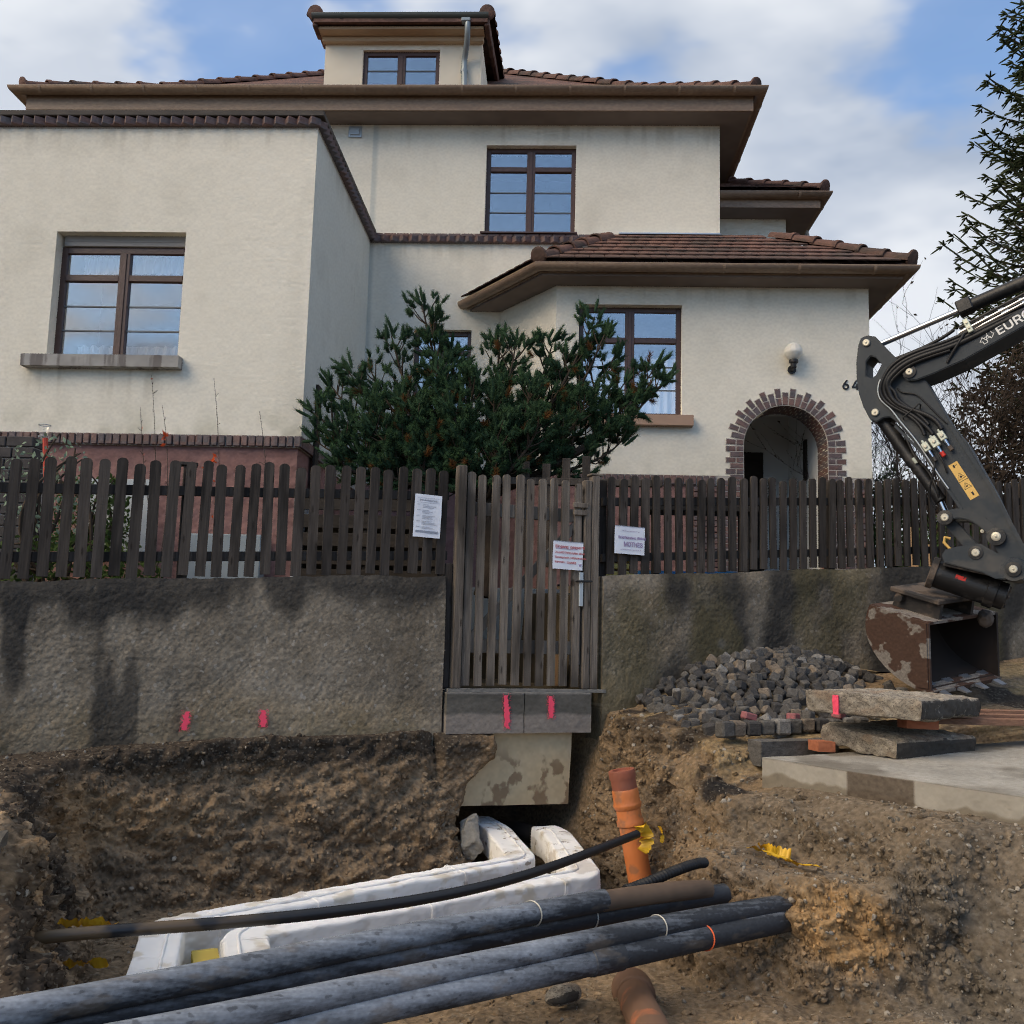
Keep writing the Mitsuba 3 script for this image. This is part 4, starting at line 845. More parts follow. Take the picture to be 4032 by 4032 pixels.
# garden behind the walls: level ground with a sunken path behind the gate
gs_ = np.r_[-30, -12, np.arange(-6, 8.01, .1), 12, 30, 120]; gn_ = np.r_[.16, np.arange(.3, 9, .12), 12, 20, 60, 200]
A, B = np.meshgrid(gs_, gn_, indexing='ij')
Zq = np.interp(A, [-6, -.6, .7, 6, 12], [.10, .30, .34, .62, .9]) + .05 * np.clip(B, 0, 4)
pathm = (A > -.62) & (A < .66) & (B < 2.1); Zq = np.where(pathm, -.40, Zq) + .05 * (meshkit.fbm(np.stack([A * 3, B * 3, 0 * A], -1), 3, 6) - .5)
i, j = np.meshgrid(np.arange(len(gs_) - 1), np.arange(len(gn_) - 1), indexing='ij'); m_ = len(gn_)
a, b, c, d = i * m_ + j, (i + 1) * m_ + j, (i + 1) * m_ + j + 1, i * m_ + j + 1
put(thing('garden_ground', kind='structure'), (W(np.stack([A, B, Zq], -1).reshape(-1, 3)), np.concatenate([np.stack([a, b, c], -1).reshape(-1, 3), np.stack([a, c, d], -1).reshape(-1, 3)])), 'garden_soil', True)

# ------------------------------------------------------------------ retaining walls, threshold
def walltop(s): return np.interp(s, [-12, -3.63, -.63, .68, 3.98, 12], [-.15, .285, .455, .505, .75, 1.35])
def retaining(name, s0, s1, label):
    k = thing(name, label, 'wall')
    m = subdiv_box(0, 1, 0, .28, 0, 1, .013 / 1.0) if False else None
    ns, nz = int((s1 - s0) / .016), 92
    U, V = np.meshgrid(np.linspace(s0, s1, ns), np.linspace(0, 1, nz), indexing='ij'); Z = -1.35 + (walltop(U) + 1.35) * V
    V3 = np.stack([U, 0 * U, Z], -1); q = (meshkit.fbm(V3 * 2.2, 3, 3) - .5) * .035 + (meshkit.fbm(V3 * 14, 3, 4) - .5) * .010 + (meshkit.fbm(V3 * 45, 2, 5) - .5) * .006
    edge = np.clip((1 - V) * 14, 0, 1); V3[..., 1] = -q - .004 + .03 * (1 - edge) ** 2; V3[..., 2] += (1 - edge) * q * 1.2
    i, j = np.meshgrid(np.arange(ns - 1), np.arange(nz - 1), indexing='ij'); a, b, c, d = i * nz + j, (i + 1) * nz + j, (i + 1) * nz + j + 1, i * nz + j + 1
    F = np.concatenate([np.stack([a, b, c], -1).reshape(-1, 3), np.stack([a, c, d], -1).reshape(-1, 3)])
    top = V3[:, -1]; back = top + np.array([0, .27, 0]); lo = back * np.array([1, 1, 0]) + np.array([0, 0, -1.35]); v2 = np.vstack([top, back, lo]); i = np.arange(ns - 1)
    F2 = np.vstack([np.c_[i, i + 1, i + ns + 1], np.c_[i, i + ns + 1, i + ns], np.c_[i + ns, i + ns + 1, i + 2 * ns + 1], np.c_[i + ns, i + 2 * ns + 1, i + 2 * ns]])
    rg = np.random.default_rng(ns); vis = (U > -3.9) & (U < 6.5) & (V > .28) & (V < .985); idx = rg.choice(np.flatnonzero(vis.ravel()), 9000 if s1 < 0 else 7000)
    gp = V3.reshape(-1, 3)[idx] + np.c_[rg.uniform(-.008, .008, len(idx)), 0 * idx, rg.uniform(-.008, .008, len(idx))]; part(k, 'grit', ST(crumbs(gp, np.tile([0, -1.0, 0], (len(idx), 1)), .0022 * (6 / 2.2) ** (rg.random(len(idx)) ** 2), 5, (.6, 1), -.25, OCT)), 'roughcast', kind='stuff')
    ends = []
    for e in (0, -1):
        col = V3[e]; bk = col * np.array([1, 0, 1]) + np.array([0, top[e, 1] + .27, 0]); n_ = len(col); jj = np.arange(n_ - 1); ends.append((np.vstack([col, bk]), np.vstack([np.c_[jj, jj + 1, jj + n_ + 1], np.c_[jj, jj + n_ + 1, jj + n_]])))
    part(k, 'masonry', ST(join((V3.reshape(-1, 3), F), (v2, F2), *ends)), 'roughcast', 30)
    return k
WLk = retaining('garden_wall', -9.0, -.635, 'grey roughcast retaining wall with dark streaks, left of the wooden gate')
WRk = retaining('garden_wall', .675, 14.0, 'mossy dark retaining wall right of the wooden gate, behind the cobblestone heap')
def spray(parent, s, z0, z1, lean, lab, n=-.018, wd=.044, r_=None):
    zs = np.linspace(z0, z1, 22); t = np.linspace(0, 1, 22); rr = np.random.default_rng(int(abs(s) * 1000))
    w_ = wd * (.55 + .45 * np.sin(np.pi * np.clip(t, .08, .92))) * (.85 + .3 * rr.random(22)) / 2; c_ = s + lean * (t - .5) + .004 * rr.normal(size=22)
    P = Polygon(np.r_[np.c_[c_ - w_, zs], np.c_[c_ + w_, zs][::-1]]).buffer(0)
    P = unary_union([P] + [Point(s + lean * (t_ - .5) + sg_ * wd * rr.uniform(.35, .80), z0 + (z1 - z0) * t_).buffer(rr.uniform(.0008, .0026), 2) for t_, sg_ in zip(rr.uniform(-.06, 1.06, 90), rr.choice([-1, 1], 90))])
    part(parent, 'paint_mark', ST(prism(P, n - .004, n, M4((0, 0, 0), (1, 0, 0), (0, 0, 1), (0, 1, 0)))), 'mark_paint', label=lab)
spray(WLk, -2.435, -.672, -.548, .008, 'left red paint mark on the left wall', -.022)
spray(WLk, -1.925, -.655, -.540, -.004, 'right red paint mark on the left wall', -.022)
TH = thing('threshold_step', 'two worn concrete blocks under the gate with red paint marks', 'step')
for a, b in ((-.615, -.004), (.004, .56)):
    part(TH, 'block', ST(rough(subdiv_box(a, b, -.055, .33, -.712, -.412, .02), .006, 14, int(a * 10) + 9)), 'threshold_stone', 25)
part(TH, 'kerb_strip', ST(rough(subdiv_box(-.60, .70, -.02, .06, -.411, -.386, .02), .003, 14, 3)), 'threshold_stone', 25)
spray(TH, -.145, -.675, -.43, -.012, 'left red paint mark on the step', -.064)
spray(TH, .215, -.60, -.435, -.012, 'right red paint mark on the step', -.064)
for k_ in (WLk, WRk): pass
single('sandstone_pier', ST(rough(subdiv_box(-.68, -.625, .01, .05, -.40, .45, .02), .004, 15, 2)), 'concrete', 'narrow pale mortar patch at the end of the left wall beside the gate', 'mortar', 25) if False else None

# ------------------------------------------------------------------ fences and gate
def picket(w, h, t=.022):
    a = np.linspace(0, math.pi, 9); r = w / 2; e = .75
    return prism([(-r, 0), (r, 0)] + [(r * math.cos(x), h - r * e + r * e * math.sin(x)) for x in a], 0, t, XZ)
def fence(name, s0, s1, step, w, label):
    k = thing(name, label, 'fence'); s = s0; prev = None
    while (s < s1 if step > 0 else s > s1):
        zb = walltop(s) + .012 + rng.uniform(-.012, .012); h = .805 + rng.uniform(-.014, .014)
        R = rotm((0, 1, 0), rng.uniform(-1.0, 1.0)) @ rotm((0, 0, 1), rng.uniform(-4, 4))
        part(k, 'picket', picket(w * rng.uniform(.93, 1.05), h), 'fence_wood', M=MS @ RT(R, (s, .045 + rng.uniform(-.004, .004), zb)))
        s += step * rng.uniform(.96, 1.04)
    lo, hi = min(s0, s1) - .06, max(s0, s1) + .06
    for dz in (.155, .615):
        seg = np.arange(lo, hi, 2.2); seg = np.r_[seg, hi]
        for a, b in zip(seg[:-1], seg[1:]):
            za, zb = walltop(a) + dz, walltop(b) + dz
            v, f = bx(0, 1, .0725, .112, -.033, .033, .001); v[:, 2] += za + (zb - za) * v[:, 0]; v[:, 0] = a + (b - a) * v[:, 0]
            part(k, 'rail', ST((v, f)), 'fence_wood')
    return k
f1 = fence('picket_fence', -.672, -8.0, -.1105, .0715, 'weathered dark picket fence on top of the left wall')
f2 = fence('picket_fence', .76, 12.0, .1045, .0675, 'nearly black picket fence on the right wall, running behind the excavator arm')
for k_, ss in ((f1, (-2.52, -4.9, -7.2)), (f2, (.72, 3.0, 5.3, 7.6, 9.9))):
    for s in ss: part(k_, 'post', ST(bx(s - .035, s + .035, .114, .19, walltop(s) - .3, walltop(s) + .80, .004)), 'fence_wood')
part(f1, 'post_cap', ST(bx(-2.58, -2.46, .10, .20, walltop(-2.52) + .801, walltop(-2.52) + .824, .003)), 'fence_wood')
GT = thing('garden_gate', 'tall grey wooden picket gate between the two walls', 'gate')
gsx = np.linspace(-.455, .445, 10)
for s in gsx:
    part(GT, 'picket', picket(.062 * rng.uniform(.93, 1.06), 1.625 + rng.uniform(-.015, .015)), 'gate_wood', M=MS @ RT(rotm((0, 1, 0), rng.uniform(-.5, .5)), (s, .015 + rng.uniform(-.003, .003), -.362 + rng.uniform(-.008, .008))))
for a, b, t in ((-.565, -.495, 1.69), (.505, .565, 1.66), (.570, .635, 1.70)):
    part(GT, 'post', ST(bx(a, b, -.005 if a < 0 else .0, .075, -.385, -.385 + t, .006)), 'gate_wood')
part(GT, 'post', ST(bx(-.63, -.57, .05, .13, -.385, .55, .006)), 'fence_wood', label='short black post behind the left side of the gate')
part(GT, 'post_cap', ST(bx(.555, .665, .0, .09, 1.318, 1.335, .004)), 'gate_wood')
for z in (.93, -.12): part(GT, 'rail', ST(bx(-.49, .50, .0385, .068, z, z + .105, .004)), 'gate_wood')
v, f = bx(-.5, .5, .0385, .066, -.05, .05, .004); L = 1.30
part(GT, 'brace', ST((np.c_[v[:, 0] * .86 + .0, v[:, 1], v[:, 2] + .43 + v[:, 0] * .92], f)), 'gate_wood')
part(GT, 'lock_board', ST(bx(.418, .50, .0385, .07, -.2, .92, .003)), 'gate_wood')
part(GT, 'handle', ST(join(tube([(.44, .0, .455), (.44, -.045, .455), (.47, -.055, .455), (.55, -.055, .458)], .009, 8), tube([(.40, .075, .43), (.40, .12, .43), (.33, .12, .425)], .009, 8))), 'iron_black', 40)
part(GT, 'lock_plate', ST(bx(.462, .497, -.008, .0145, .26, .53, .003)), 'zinc')
part(GT, 'cross_piece', ST(bx(.40, .53, -.012, .0125, 1.045, 1.085, .004)), 'gate_wood'); part(GT, 'cross_piece', ST(bx(.405, .525, -.010, .0125, .985, 1.025, .004)), 'gate_wood')

# ------------------------------------------------------------------ papers
def paper(label, o, w, h, tilt, lean=0):
    k = thing('paper_notice', label, 'notice'); R = rotm((0, 1, 0), -tilt)
    M = MS @ RT(np.c_[R @ np.array([1, 0, 0]), R @ np.array([0, 0, 1]), R @ np.array([0, -1, 0])], o)          # local x right, y up, z towards the street
    n = 15; X, Y = np.meshgrid(np.linspace(0, w, n), np.linspace(0, h, n), indexing='ij'); Z = .0015 * np.sin(X * 31) + .0015 * np.cos(Y * 23 + X * 9)
    i, j = np.meshgrid(np.arange(n - 1), np.arange(n - 1), indexing='ij'); a, b, c, d = i * n + j, (i + 1) * n + j, (i + 1) * n + j + 1, i * n + j + 1
    F = np.concatenate([np.stack([a, b, c], -1).reshape(-1, 3), np.stack([a, c, d], -1).reshape(-1, 3)]); g = n * n
    V = np.vstack([np.stack([X, Y, Z + .0008], -1).reshape(-1, 3), np.stack([X, Y, Z - .0008], -1).reshape(-1, 3)])
    part(k, 'sheet', tm((V, np.vstack([F, F[:, ::-1] + g])), M), 'paper', True)
    return k, M
def write(k, M, txt, x, y, h, bsdf, bold=False, sx=1.0):
    v, f = arr(meshkit.text_mesh(txt, h, .0008, bold)); v = v * np.array([sx, 1, 1]) + np.array([x, y, .0045]); part(k, 'lettering', tm((v, f), M), bsdf)
def rule(k, M, x0, x1, y, t, bsdf): part(k, 'printed_line', tm(box(x0, x1, y, y + t, .0045, .0051), M), bsdf)
k, M = paper('printed white notice sheet pinned on the left fence beside the gate', (-.905, .012, .735), .212, .325, -1.5)
rule(k, M, .02, .19, .297, .0015, 'ink_grey'); write(k, M, 'Bekanntmachung', .035, .276, .012, 'ink_grey', True, 1.05); rule(k, M, .02, .19, .262, .002, 'ink_grey')
rr = np.random.default_rng(3)
for q, y in enumerate(np.arange(.245, .058, -.0105)):
    if q % 4 != 3: rule(k, M, .062, .062 + rr.uniform(.04, .125), y, .0028, 'ink_grey')
    if q % 4 == 0: rule(k, M, .02, .02 + rr.uniform(.02, .034), y, .0035, 'ink_grey')
rule(k, M, .018, .192, .034, .016, 'ink_grey')
k, M = paper('white handwritten notice in red on the gate, reading Eingang gesperrt', (.225, -.012, .548), .258, .222, -1.2)
write(k, M, 'Eingang  gesperrt!', .016, .168, .022, 'ink_red', True, .98); rule(k, M, .02, .21, .160, .003, 'ink_violet')
write(k, M, 'Zu MOTHES bitte über', .016, .124, .015, 'ink_red', True, 1.18); write(k, M, 'Tiedemannstr. / Wilhelmstraße', .012, .086, .015, 'ink_red', True, .92); write(k, M, 'kommen.', .016, .050, .015, 'ink_red', True); write(k, M, 'DANKE', .122, .046, .017, 'ink_red', True); write(k, M, 'W', .222, .03, .020, 'ink_violet', True)
rule(k, M, .0, .256, .2165, .005, 'ink_grey')
k, M = paper('white handwritten notice on the right fence, reading Briefkasten', (.775, .012, .700), .272, .228, -1.0)
rule(k, M, .06, .20, .186, .0025, 'ink_violet'); write(k, M, '>', .205, .178, .018, 'ink_violet'); write(k, M, 'Briefkasten (links)', .03, .124, .022, 'ink_violet', True, .98); write(k, M, 'MOTHES', .080, .062, .036, 'ink_violet', True, .82); rule(k, M, .05, .24, .034, .0025, 'ink_violet'); rule(k, M, .0, .27, .2225, .005, 'ink_grey')
# ------------------------------------------------------------------ in the pit
BD = single('wooden_board', ST(rough(tm(subdiv_box(-.62, .445, -.012, .012, -.56, 0, .03), RT(rotm((1, 0, 0), 3) @ rotm((0, 1, 0), 1.0), (0, .06, -.70))), .004, 6, 2)), 'board', 'mud spattered cream board leaning in the opening under the step', 'board', 25)
# concrete lumps at the end of the left bank
rl_ = np.random.default_rng(8); t = trimesh.convex.convex_hull(rl_.uniform(-1, 1, (22, 3)) * np.array([.085, .09, .20])).subdivide().subdivide().subdivide(); v = np.array(t.vertices); v = v + (np.stack([meshkit.fbm(v * 14 + q * 9, 4, q) for q in range(3)], -1) - .5) * .07
single('concrete_lump', ST((v @ rotm((0, 1, 0), 8).T + np.array([-.43, -.16, -1.43]), t.faces)), 'concrete', 'upright broken grey concrete lump at the right end of the left bank', 'concrete lump')
g_ = Polygon([(-.70, -.70), (-.23, -.715), (-.20, -.80), (-.22, -.90), (-.33, -.98), (-.42, -1.08), (-.46, -1.22), (-.52, -1.34), (-.72, -1.36)])
X_, Z_ = np.meshgrid(np.arange(-.74, -.16, .009), np.arange(-1.40, -.69, .009), indexing='ij'); inn = np.array([[g_.contains(Point(a, b)) for b in Z_[0]] for a in X_[:, 0]]); dst = np.array([[g_.exterior.distance(Point(a, b)) for b in Z_[0]] for a in X_[:, 0]])
th_ = np.where(inn, np.sqrt(np.clip(dst / .06, 0, 1)) * .16, -.10); NN = .02 - th_ + (meshkit.fbm(np.stack([X_ * 11, 0 * X_, Z_ * 11], -1), 4, 5) - .5) * .10 + (meshkit.fbm(np.stack([X_ * 40, 0 * X_, Z_ * 40], -1), 2, 6) - .5) * .03
i, j = np.meshgrid(np.arange(X_.shape[0] - 1), np.arange(X_.shape[1] - 1), indexing='ij'); q_ = X_.shape[1]; a, b, c, d = i * q_ + j, (i + 1) * q_ + j, (i + 1) * q_ + j + 1, i * q_ + j + 1; ok = (th_[:-1, :-1] > 0) | (th_[1:, 1:] > 0)
single('earth_lump', (W(np.stack([X_, NN, Z_], -1).reshape(-1, 3)), np.concatenate([np.stack([a, b, c], -1)[ok], np.stack([a, c, d], -1)[ok]])), 'soil', 'overhanging earth and rubble at the end of the left bank, beside the cream board', 'earth', True)
# fleece wrapped pipes: square section bent round corners
def boxpipe(path, w, h, seed, r=.05):
    p = np.asarray(path, float); n = len(p); k = 28
    a = np.linspace(0, 2 * np.pi, k, endpoint=False); e = .18
    cx_, cy_ = np.sign(np.cos(a)) * np.abs(np.cos(a)) ** e * w / 2, np.sign(np.sin(a)) * np.abs(np.sin(a)) ** e * h / 2
    t = np.gradient(p, axis=0); t[:, 2] = 0; t /= np.linalg.norm(t, axis=1, keepdims=True); o = np.c_[t[:, 1], -t[:, 0], 0 * t[:, 0]]
    V = p[:, None] + o[:, None] * cx_[None, :, None] + np.array([0, 0, 1.0]) * cy_[None, :, None]
    q = V.reshape(-1, 3); fold = np.abs(meshkit.noise(np.c_[q[:, :2] @ np.array([[9., 2.], [2., 13.]]), q[:, 2] * 5] + seed, 3) - .5)
    V = V + ((meshkit.fbm(q * 7 + seed, 3, seed) - .5) * .018 + np.clip(.07 - fold, 0, 1) * .080).reshape(n, k)[..., None] * (np.array([0, 0, 1.0]) + .6 * o[:, None])
    i, j = np.meshgrid(np.arange(n - 1), np.arange(k), indexing='ij'); A, B, C, D = i * k + j, i * k + (j + 1) % k, (i + 1) * k + (j + 1) % k, (i + 1) * k + j
    F = np.vstack([np.stack([A, B, C], -1).reshape(-1, 3), np.stack([A, C, D], -1).reshape(-1, 3)]); v = np.vstack([V.reshape(-1, 3), p[:1], p[-1:]]); m = len(v); j = np.arange(k)
    return v, np.vstack([F, np.c_[j * 0 + m - 2, (j + 1) % k, j], np.c_[j * 0 + m - 1, (n - 1) * k + j, (n - 1) * k + (j + 1) % k]])
def polypath(pts, rad=.10, step=.03):
    from shapely.geometry import LineString as LS
    P = np.asarray(pts, float); out = [P[0]]
    for a, b, c in zip(P[:-2], P[1:-1], P[2:]):
        u, v = (a - b) / np.linalg.norm(a - b), (c - b) / np.linalg.norm(c - b)
        for t in np.linspace(0, 1, 7): out.append(b + u * rad * (1 - t) ** 2 + v * rad * t ** 2)
    out.append(P[-1]); P = np.array(out); L = np.r_[0, np.cumsum(np.linalg.norm(np.diff(P, axis=0), axis=1))]; s = np.arange(0, L[-1], step)
    return np.c_[np.interp(s, L, P[:, 0]), np.interp(s, L, P[:, 1]), np.interp(s, L, P[:, 2])]
ZC = -1.53
def flap(parent, path, w, h, side):
    t = np.gradient(path, axis=0); t[:, 2] = 0; t /= np.linalg.norm(t, axis=1, keepdims=True); o = np.c_[t[:, 1], -t[:, 0], 0 * t[:, 0]]; k = len(path); wob = .012 * (meshkit.fbm(path * 4 + side, 3, 3) - .5)[:, None]
    q = path + o * (side * w / 2 + wob) + np.array([0, 0, h / 2 + .004]); part(parent, 'overlap', ST(tube(q[2:-2], .007, 6)), 'fleece', True)
FP = thing('insulated_pipe', 'front heating pipe wrapped in white fleece, bending left along the pit', 'pipe')
path = polypath([(.20, -.02, ZC + .02), (.20, -.25, ZC + .03), (-.07, -1.335, ZC), (-2.20, -2.04, ZC), (-2.22, -2.9, ZC - .05)], .09)
part(FP, 'fleece', ST(boxpipe(path, .215, .20, 3)), 'fleece', 40); flap(FP, path, .215, .20, .35)
part(FP, 'pipe_stub', ST(tube(spline([(.10, .62, -1.52), (.15, .28, -1.50), (.20, .02, ZC + .03)], 14), .068, 14)), 'rubber', 40, label='black pipe end coming out from under the board')
for q, wdt in ((.36, .222), (.58, .224), (.83, .222)):
    i = int(q * len(path)); d = path[i + 1] - path[i]; d /= np.linalg.norm(d); part(FP, 'seam', ST(boxpipe([path[i] - d * .012, path[i], path[i] + d * .012], wdt + .004, .205, 3)), 'fleece', 40)
BP = thing('insulated_pipe', 'rear heating pipe wrapped in white fleece, nearest the left bank', 'pipe')
path = polypath([(-.17, .45, ZC + .03), (-.17, .0, ZC + .03), (-.30, -.84, ZC), (-2.56, -1.80, ZC), (-2.66, -2.75, ZC - .05)], .09)
part(BP, 'fleece', ST(boxpipe(path, .205, .195, 9)), 'fleece', 40); flap(BP, path, .205, .195, -.3)
for q in (.40, .62, .74):
    i = int(q * len(path)); d = path[i + 1] - path[i]; d /= np.linalg.norm(d); part(BP, 'seam', ST(boxpipe([path[i] - d * .012, path[i], path[i] + d * .012], .214, .20, 9)), 'fleece', 40)
t = trimesh.creation.icosphere(subdivisions=3); v = np.array(t.vertices) * np.array([.10, .07, .05]); v = v * (1 + .6 * (meshkit.fbm(v * 16, 3, 2) - .5))[:, None]
single('foam_blob', ST((v + np.array([.0, -.02, -1.60]), t.faces)), 'foam_yellow', 'yellowish foam remnant between the two white pipes', 'foam', 30)
single('foam_block', ST(rough(subdiv_box(-2.43, -2.31, -2.1, -1.9, -1.64, -1.54, .02), .006, 10, 3)), 'foam_yellow', 'cream foam spacer between the left ends of the white pipes', 'foam', 30)
# cable ducts
def duct_(name, pts, r, bsdf, label, cuts=(), bell=None):
    k = thing(name, label, 'pipe', None); p = spline(pts, 60); rad = np.full(60, r)
    part(k, 'tube', ST(tube(p, rad, 22)), bsdf, 40)
    L = np.linspace(0, 1, 60)
    for q, bs in cuts:
        i = int(q * 58); d = (p[i + 1] - p[i]); d /= np.linalg.norm(d)
        if bs == 'socket': part(k, 'socket', ST(tube([p[i] - d * .09, p[i] - d * .085, p[i] + d * .085, p[i] + d * .09], [r, r + .005, r + .006, r], 22)), 'duct_dark', 40)
        else:
            x = np.cross(d, [0, 0, 1.0]); x /= np.linalg.norm(x); z = np.cross(x, d); g = np.linspace(0, 2 * np.pi, 25)
            part(k, 'tie', ST(tube(p[i] + (r + .003) * (np.cos(g)[:, None] * x + np.sin(g)[:, None] * z) + d * (.012 * np.sin(g * 1 + q * 9))[:, None], .0035, 6)), bs, 40)
    return k
duct_('cable_duct', [(-3.35, -3.72, -1.34), (-2.569, -3.514, -1.36), (-1.997, -3.40, -1.36), (-.962, -3.144, -1.36), (-.298, -2.982, -1.355), (.10, -2.92, -1.34), (.42, -2.87, -1.33)], .054, 'duct_pale', 'front cable duct, lowest of the bundle, dark towards its right end', ((.70, 'socket'), (.845, 'orange_tie')))
duct_('cable_duct', [(-3.5, -3.77, -1.265), (-2.814, -3.614, -1.285), (-2.0, -3.39, -1.290), (-.926, -3.105, -1.288), (-.436, -2.975, -1.286), (.06, -2.89, -1.278), (.30, -2.86, -1.272)], .052, 'duct_pale', 'pale speckled cable duct, second from the front', ((.82, 'wire'),))
duct_('cable_duct', [(-3.6, -3.60, -1.27), (-3.011, -3.45, -1.285), (-1.937, -3.117, -1.288), (-1.289, -2.91, -1.288), (-.476, -2.70, -1.282), (.12, -2.60, -1.272)], .053, 'duct_dark', 'dark dusty cable duct, third from the front', ((.60, 'socket'), (.80, 'wire')))
duct_('cable_duct', [(-3.6, -3.66, -1.20), (-2.881, -3.46, -1.205), (-1.958, -3.16, -1.206), (-1.162, -2.925, -1.206), (-.658, -2.79, -1.203)], .050, 'duct_pale', 'rearmost pale cable duct on top of the bundle', ((.88, 'wire'),))
single('drain_pipe', ST(tube(spline([(-.70, -2.803, -1.205), (-.40, -2.73, -1.21), (-.15, -2.67, -1.22), (.0, -2.63, -1.235)], 24), .047, 20)), 'pipe_brown', 'brownish muddy pipe continuing the rearmost duct to the right', 'pipe', 40)
# black cable across the pit
CB = thing('power_cable', 'thick black cable hanging across the white pipes', 'cable')
part(CB, 'sheath', ST(tube(spline([(-3.10, -2.50, -1.265), (-2.886, -2.528, -1.25), (-2.608, -2.528, -1.25), (-1.932, -2.45, -1.262), (-1.085, -2.20, -1.262), (-.244, -1.72, -1.235), (.235, -1.434, -1.20)], 70), .026, 14)), 'cable_sheath', 40)
single('corrugated_conduit', ST(tube(spline([(-.50, -2.70, -1.19), (-.278, -2.62, -1.165), (.0, -2.50, -1.14), (.10, -2.44, -1.15)], 120), .024 + .004 * np.sin(np.arange(120) * 1.5), 12)), 'rubber', 'short black ribbed conduit end behind the cable ducts', 'cable', 50)
single('thin_cable', ST(tube(spline([(-3.0, -2.55, -1.50), (-2.6, -2.85, -1.42), (-2.2, -2.95, -1.36), (-1.7, -2.88, -1.33)], 50), .010, 8)), 'rubber', 'thin black cable lying behind the left end of the ducts', 'cable', 40)
# orange drain pipes
OP = thing('orange_pipe', 'orange plastic drain pipe standing upright in the pit with a red brown plug', 'pipe')
def axis_frame(a, b):
    a, b = np.asarray(a, float), np.asarray(b, float); z = (b - a) / np.linalg.norm(b - a); x = np.cross(z, [0, 1.0, 0]); x /= np.linalg.norm(x); return M4(a, x, np.cross(z, x), z)
Fo = axis_frame((.42, -1.26, -1.85), (.240, -1.20, -.835)); Lo = 1.03
part(OP, 'tube', ST(lathe([(.001, 0), (.078, 0), (.078, Lo - .36), (.088, Lo - .35), (.088, Lo - .32), (.080, Lo - .31), (.080, Lo - .24), (.080, Lo - .235)], 26, Fo)), 'pvc_orange', 40)
part(OP, 'socket', ST(lathe([(.080, Lo - .25), (.086, Lo - .245), (.093, Lo - .225), (.093, Lo - .215), (.087, Lo - .205), (.087, Lo - .17), (.087, Lo - .13), (.080, Lo - .12)], 26, Fo)), 'pvc_orange', 40)
part(OP, 'plug', ST(lathe([(.079, Lo - .125), (.082, Lo - .12), (.082, Lo - .06), (.088, Lo - .05), (.088, Lo - .01), (.085, Lo), (.060, Lo + .001), (.058, Lo - .012), (.001, Lo - .012)], 26, Fo)), 'pvc_redbrown', 35, label='red brown plug closing the orange pipe')
LPk = thing('orange_pipe', 'muddy orange pipe running out of the picture at the bottom', 'pipe')
part(LPk, 'tube', ST(tube(spline([(-.46, -2.72, -1.66), (-.62, -3.10, -1.60), (-.80, -3.60, -1.56), (-1.05, -4.25, -1.54)], 30), .080, 22)), 'pvc_dirty', 40)
part(LPk, 'socket', ST(tube(np.array([(-.44, -2.66, -1.655), (-.445, -2.67, -1.655), (-.49, -2.79, -1.645), (-.495, -2.80, -1.645)]) + np.array([0, 0, .0]), [.085, .098, .098, .085], 22)), 'pvc_dirty', 40)
t = trimesh.creation.icosphere(subdivisions=3); v = np.array(t.vertices) * np.array([.10, .06, .045]); v = v * (1 + .5 * (meshkit.fbm(v * 12, 3, 2) - .5))[:, None]
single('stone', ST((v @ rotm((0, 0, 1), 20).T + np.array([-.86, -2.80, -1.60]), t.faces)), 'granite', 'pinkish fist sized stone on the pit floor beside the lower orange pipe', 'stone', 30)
# yellow warning tape scraps
def scrap(pts, w, seed):
    p = spline(pts, 26); r = np.random.default_rng(seed); t = np.gradient(p, axis=0); t /= np.linalg.norm(t, axis=1, keepdims=True); ang = np.cumsum(r.normal(0, .22, 26)) + .3
    a = np.cross(t, [0, 0, 1.0]); a /= np.linalg.norm(a, axis=1, keepdims=True); b = np.cross(a, t); o = a * np.cos(ang)[:, None] + b * np.abs(np.sin(ang))[:, None]
    wv = w * (.7 + .5 * r.random(26)); v = np.vstack([p - o * wv[:, None] / 2, p + o * wv[:, None] / 2, p - o * wv[:, None] / 2 - b * .002, p + o * wv[:, None] / 2 - b * .002]); i = np.arange(25)
    return v, np.vstack([np.c_[i, i + 1, i + 27], np.c_[i, i + 27, i + 26], np.c_[i + 52, i + 79, i + 53], np.c_[i + 52, i + 78, i + 79]])
def szs(s, n, dz=.0):
    ii, jj = np.searchsorted(sa, s), np.searchsorted(na, n); return float(np.max(SOILP[ii - 2:ii + 3, jj - 2:jj + 3, 2])) + dz
tp = [(.46, -2.30), (.54, -2.42), (.57, -2.52), (.58, -2.62), (.60, -2.74)]
single('warning_tape', ST(scrap([(a, b, szs(a, b, .03)) for a, b in tp], .075, 4)), 'yellow_tape', 'crumpled yellow warning tape on the earth ledge right of the pipes', 'tape', True)
single('warning_tape', ST(scrap([(a, b, szs(a, b, .03)) for a, b in [(.55, -2.28), (.60, -2.36), (.66, -2.42)]], .06, 6)), 'yellow_tape', 'small yellow tape scrap above the longer piece on the ledge', 'tape', True)
single('warning_tape', ST(scrap([(.245, -1.44, -1.155), (.29, -1.42, -1.17), (.315, -1.41, -1.22), (.30, -1.42, -1.29), (.26, -1.44, -1.30)], .085, 8)), 'yellow_tape', 'yellow tape flag stuck to the cable beside the orange pipe', 'tape', True)
single('warning_tape', ST(scrap([(.40, -1.42, -1.16), (.42, -1.42, -1.2), (.41, -1.43, -1.26)], .03, 9)), 'yellow_tape', 'narrow yellow tape strip hanging right of the tape flag', 'tape', True)
single('warning_tape', ST(scrap([(-3.0, -2.40, -1.24), (-2.92, -2.42, -1.235), (-2.84, -2.44, -1.24), (-2.78, -2.46, -1.24)], .07, 11)), 'yellow_tape', 'orange yellow tape on the cable at the left end of the pit', 'tape', True)
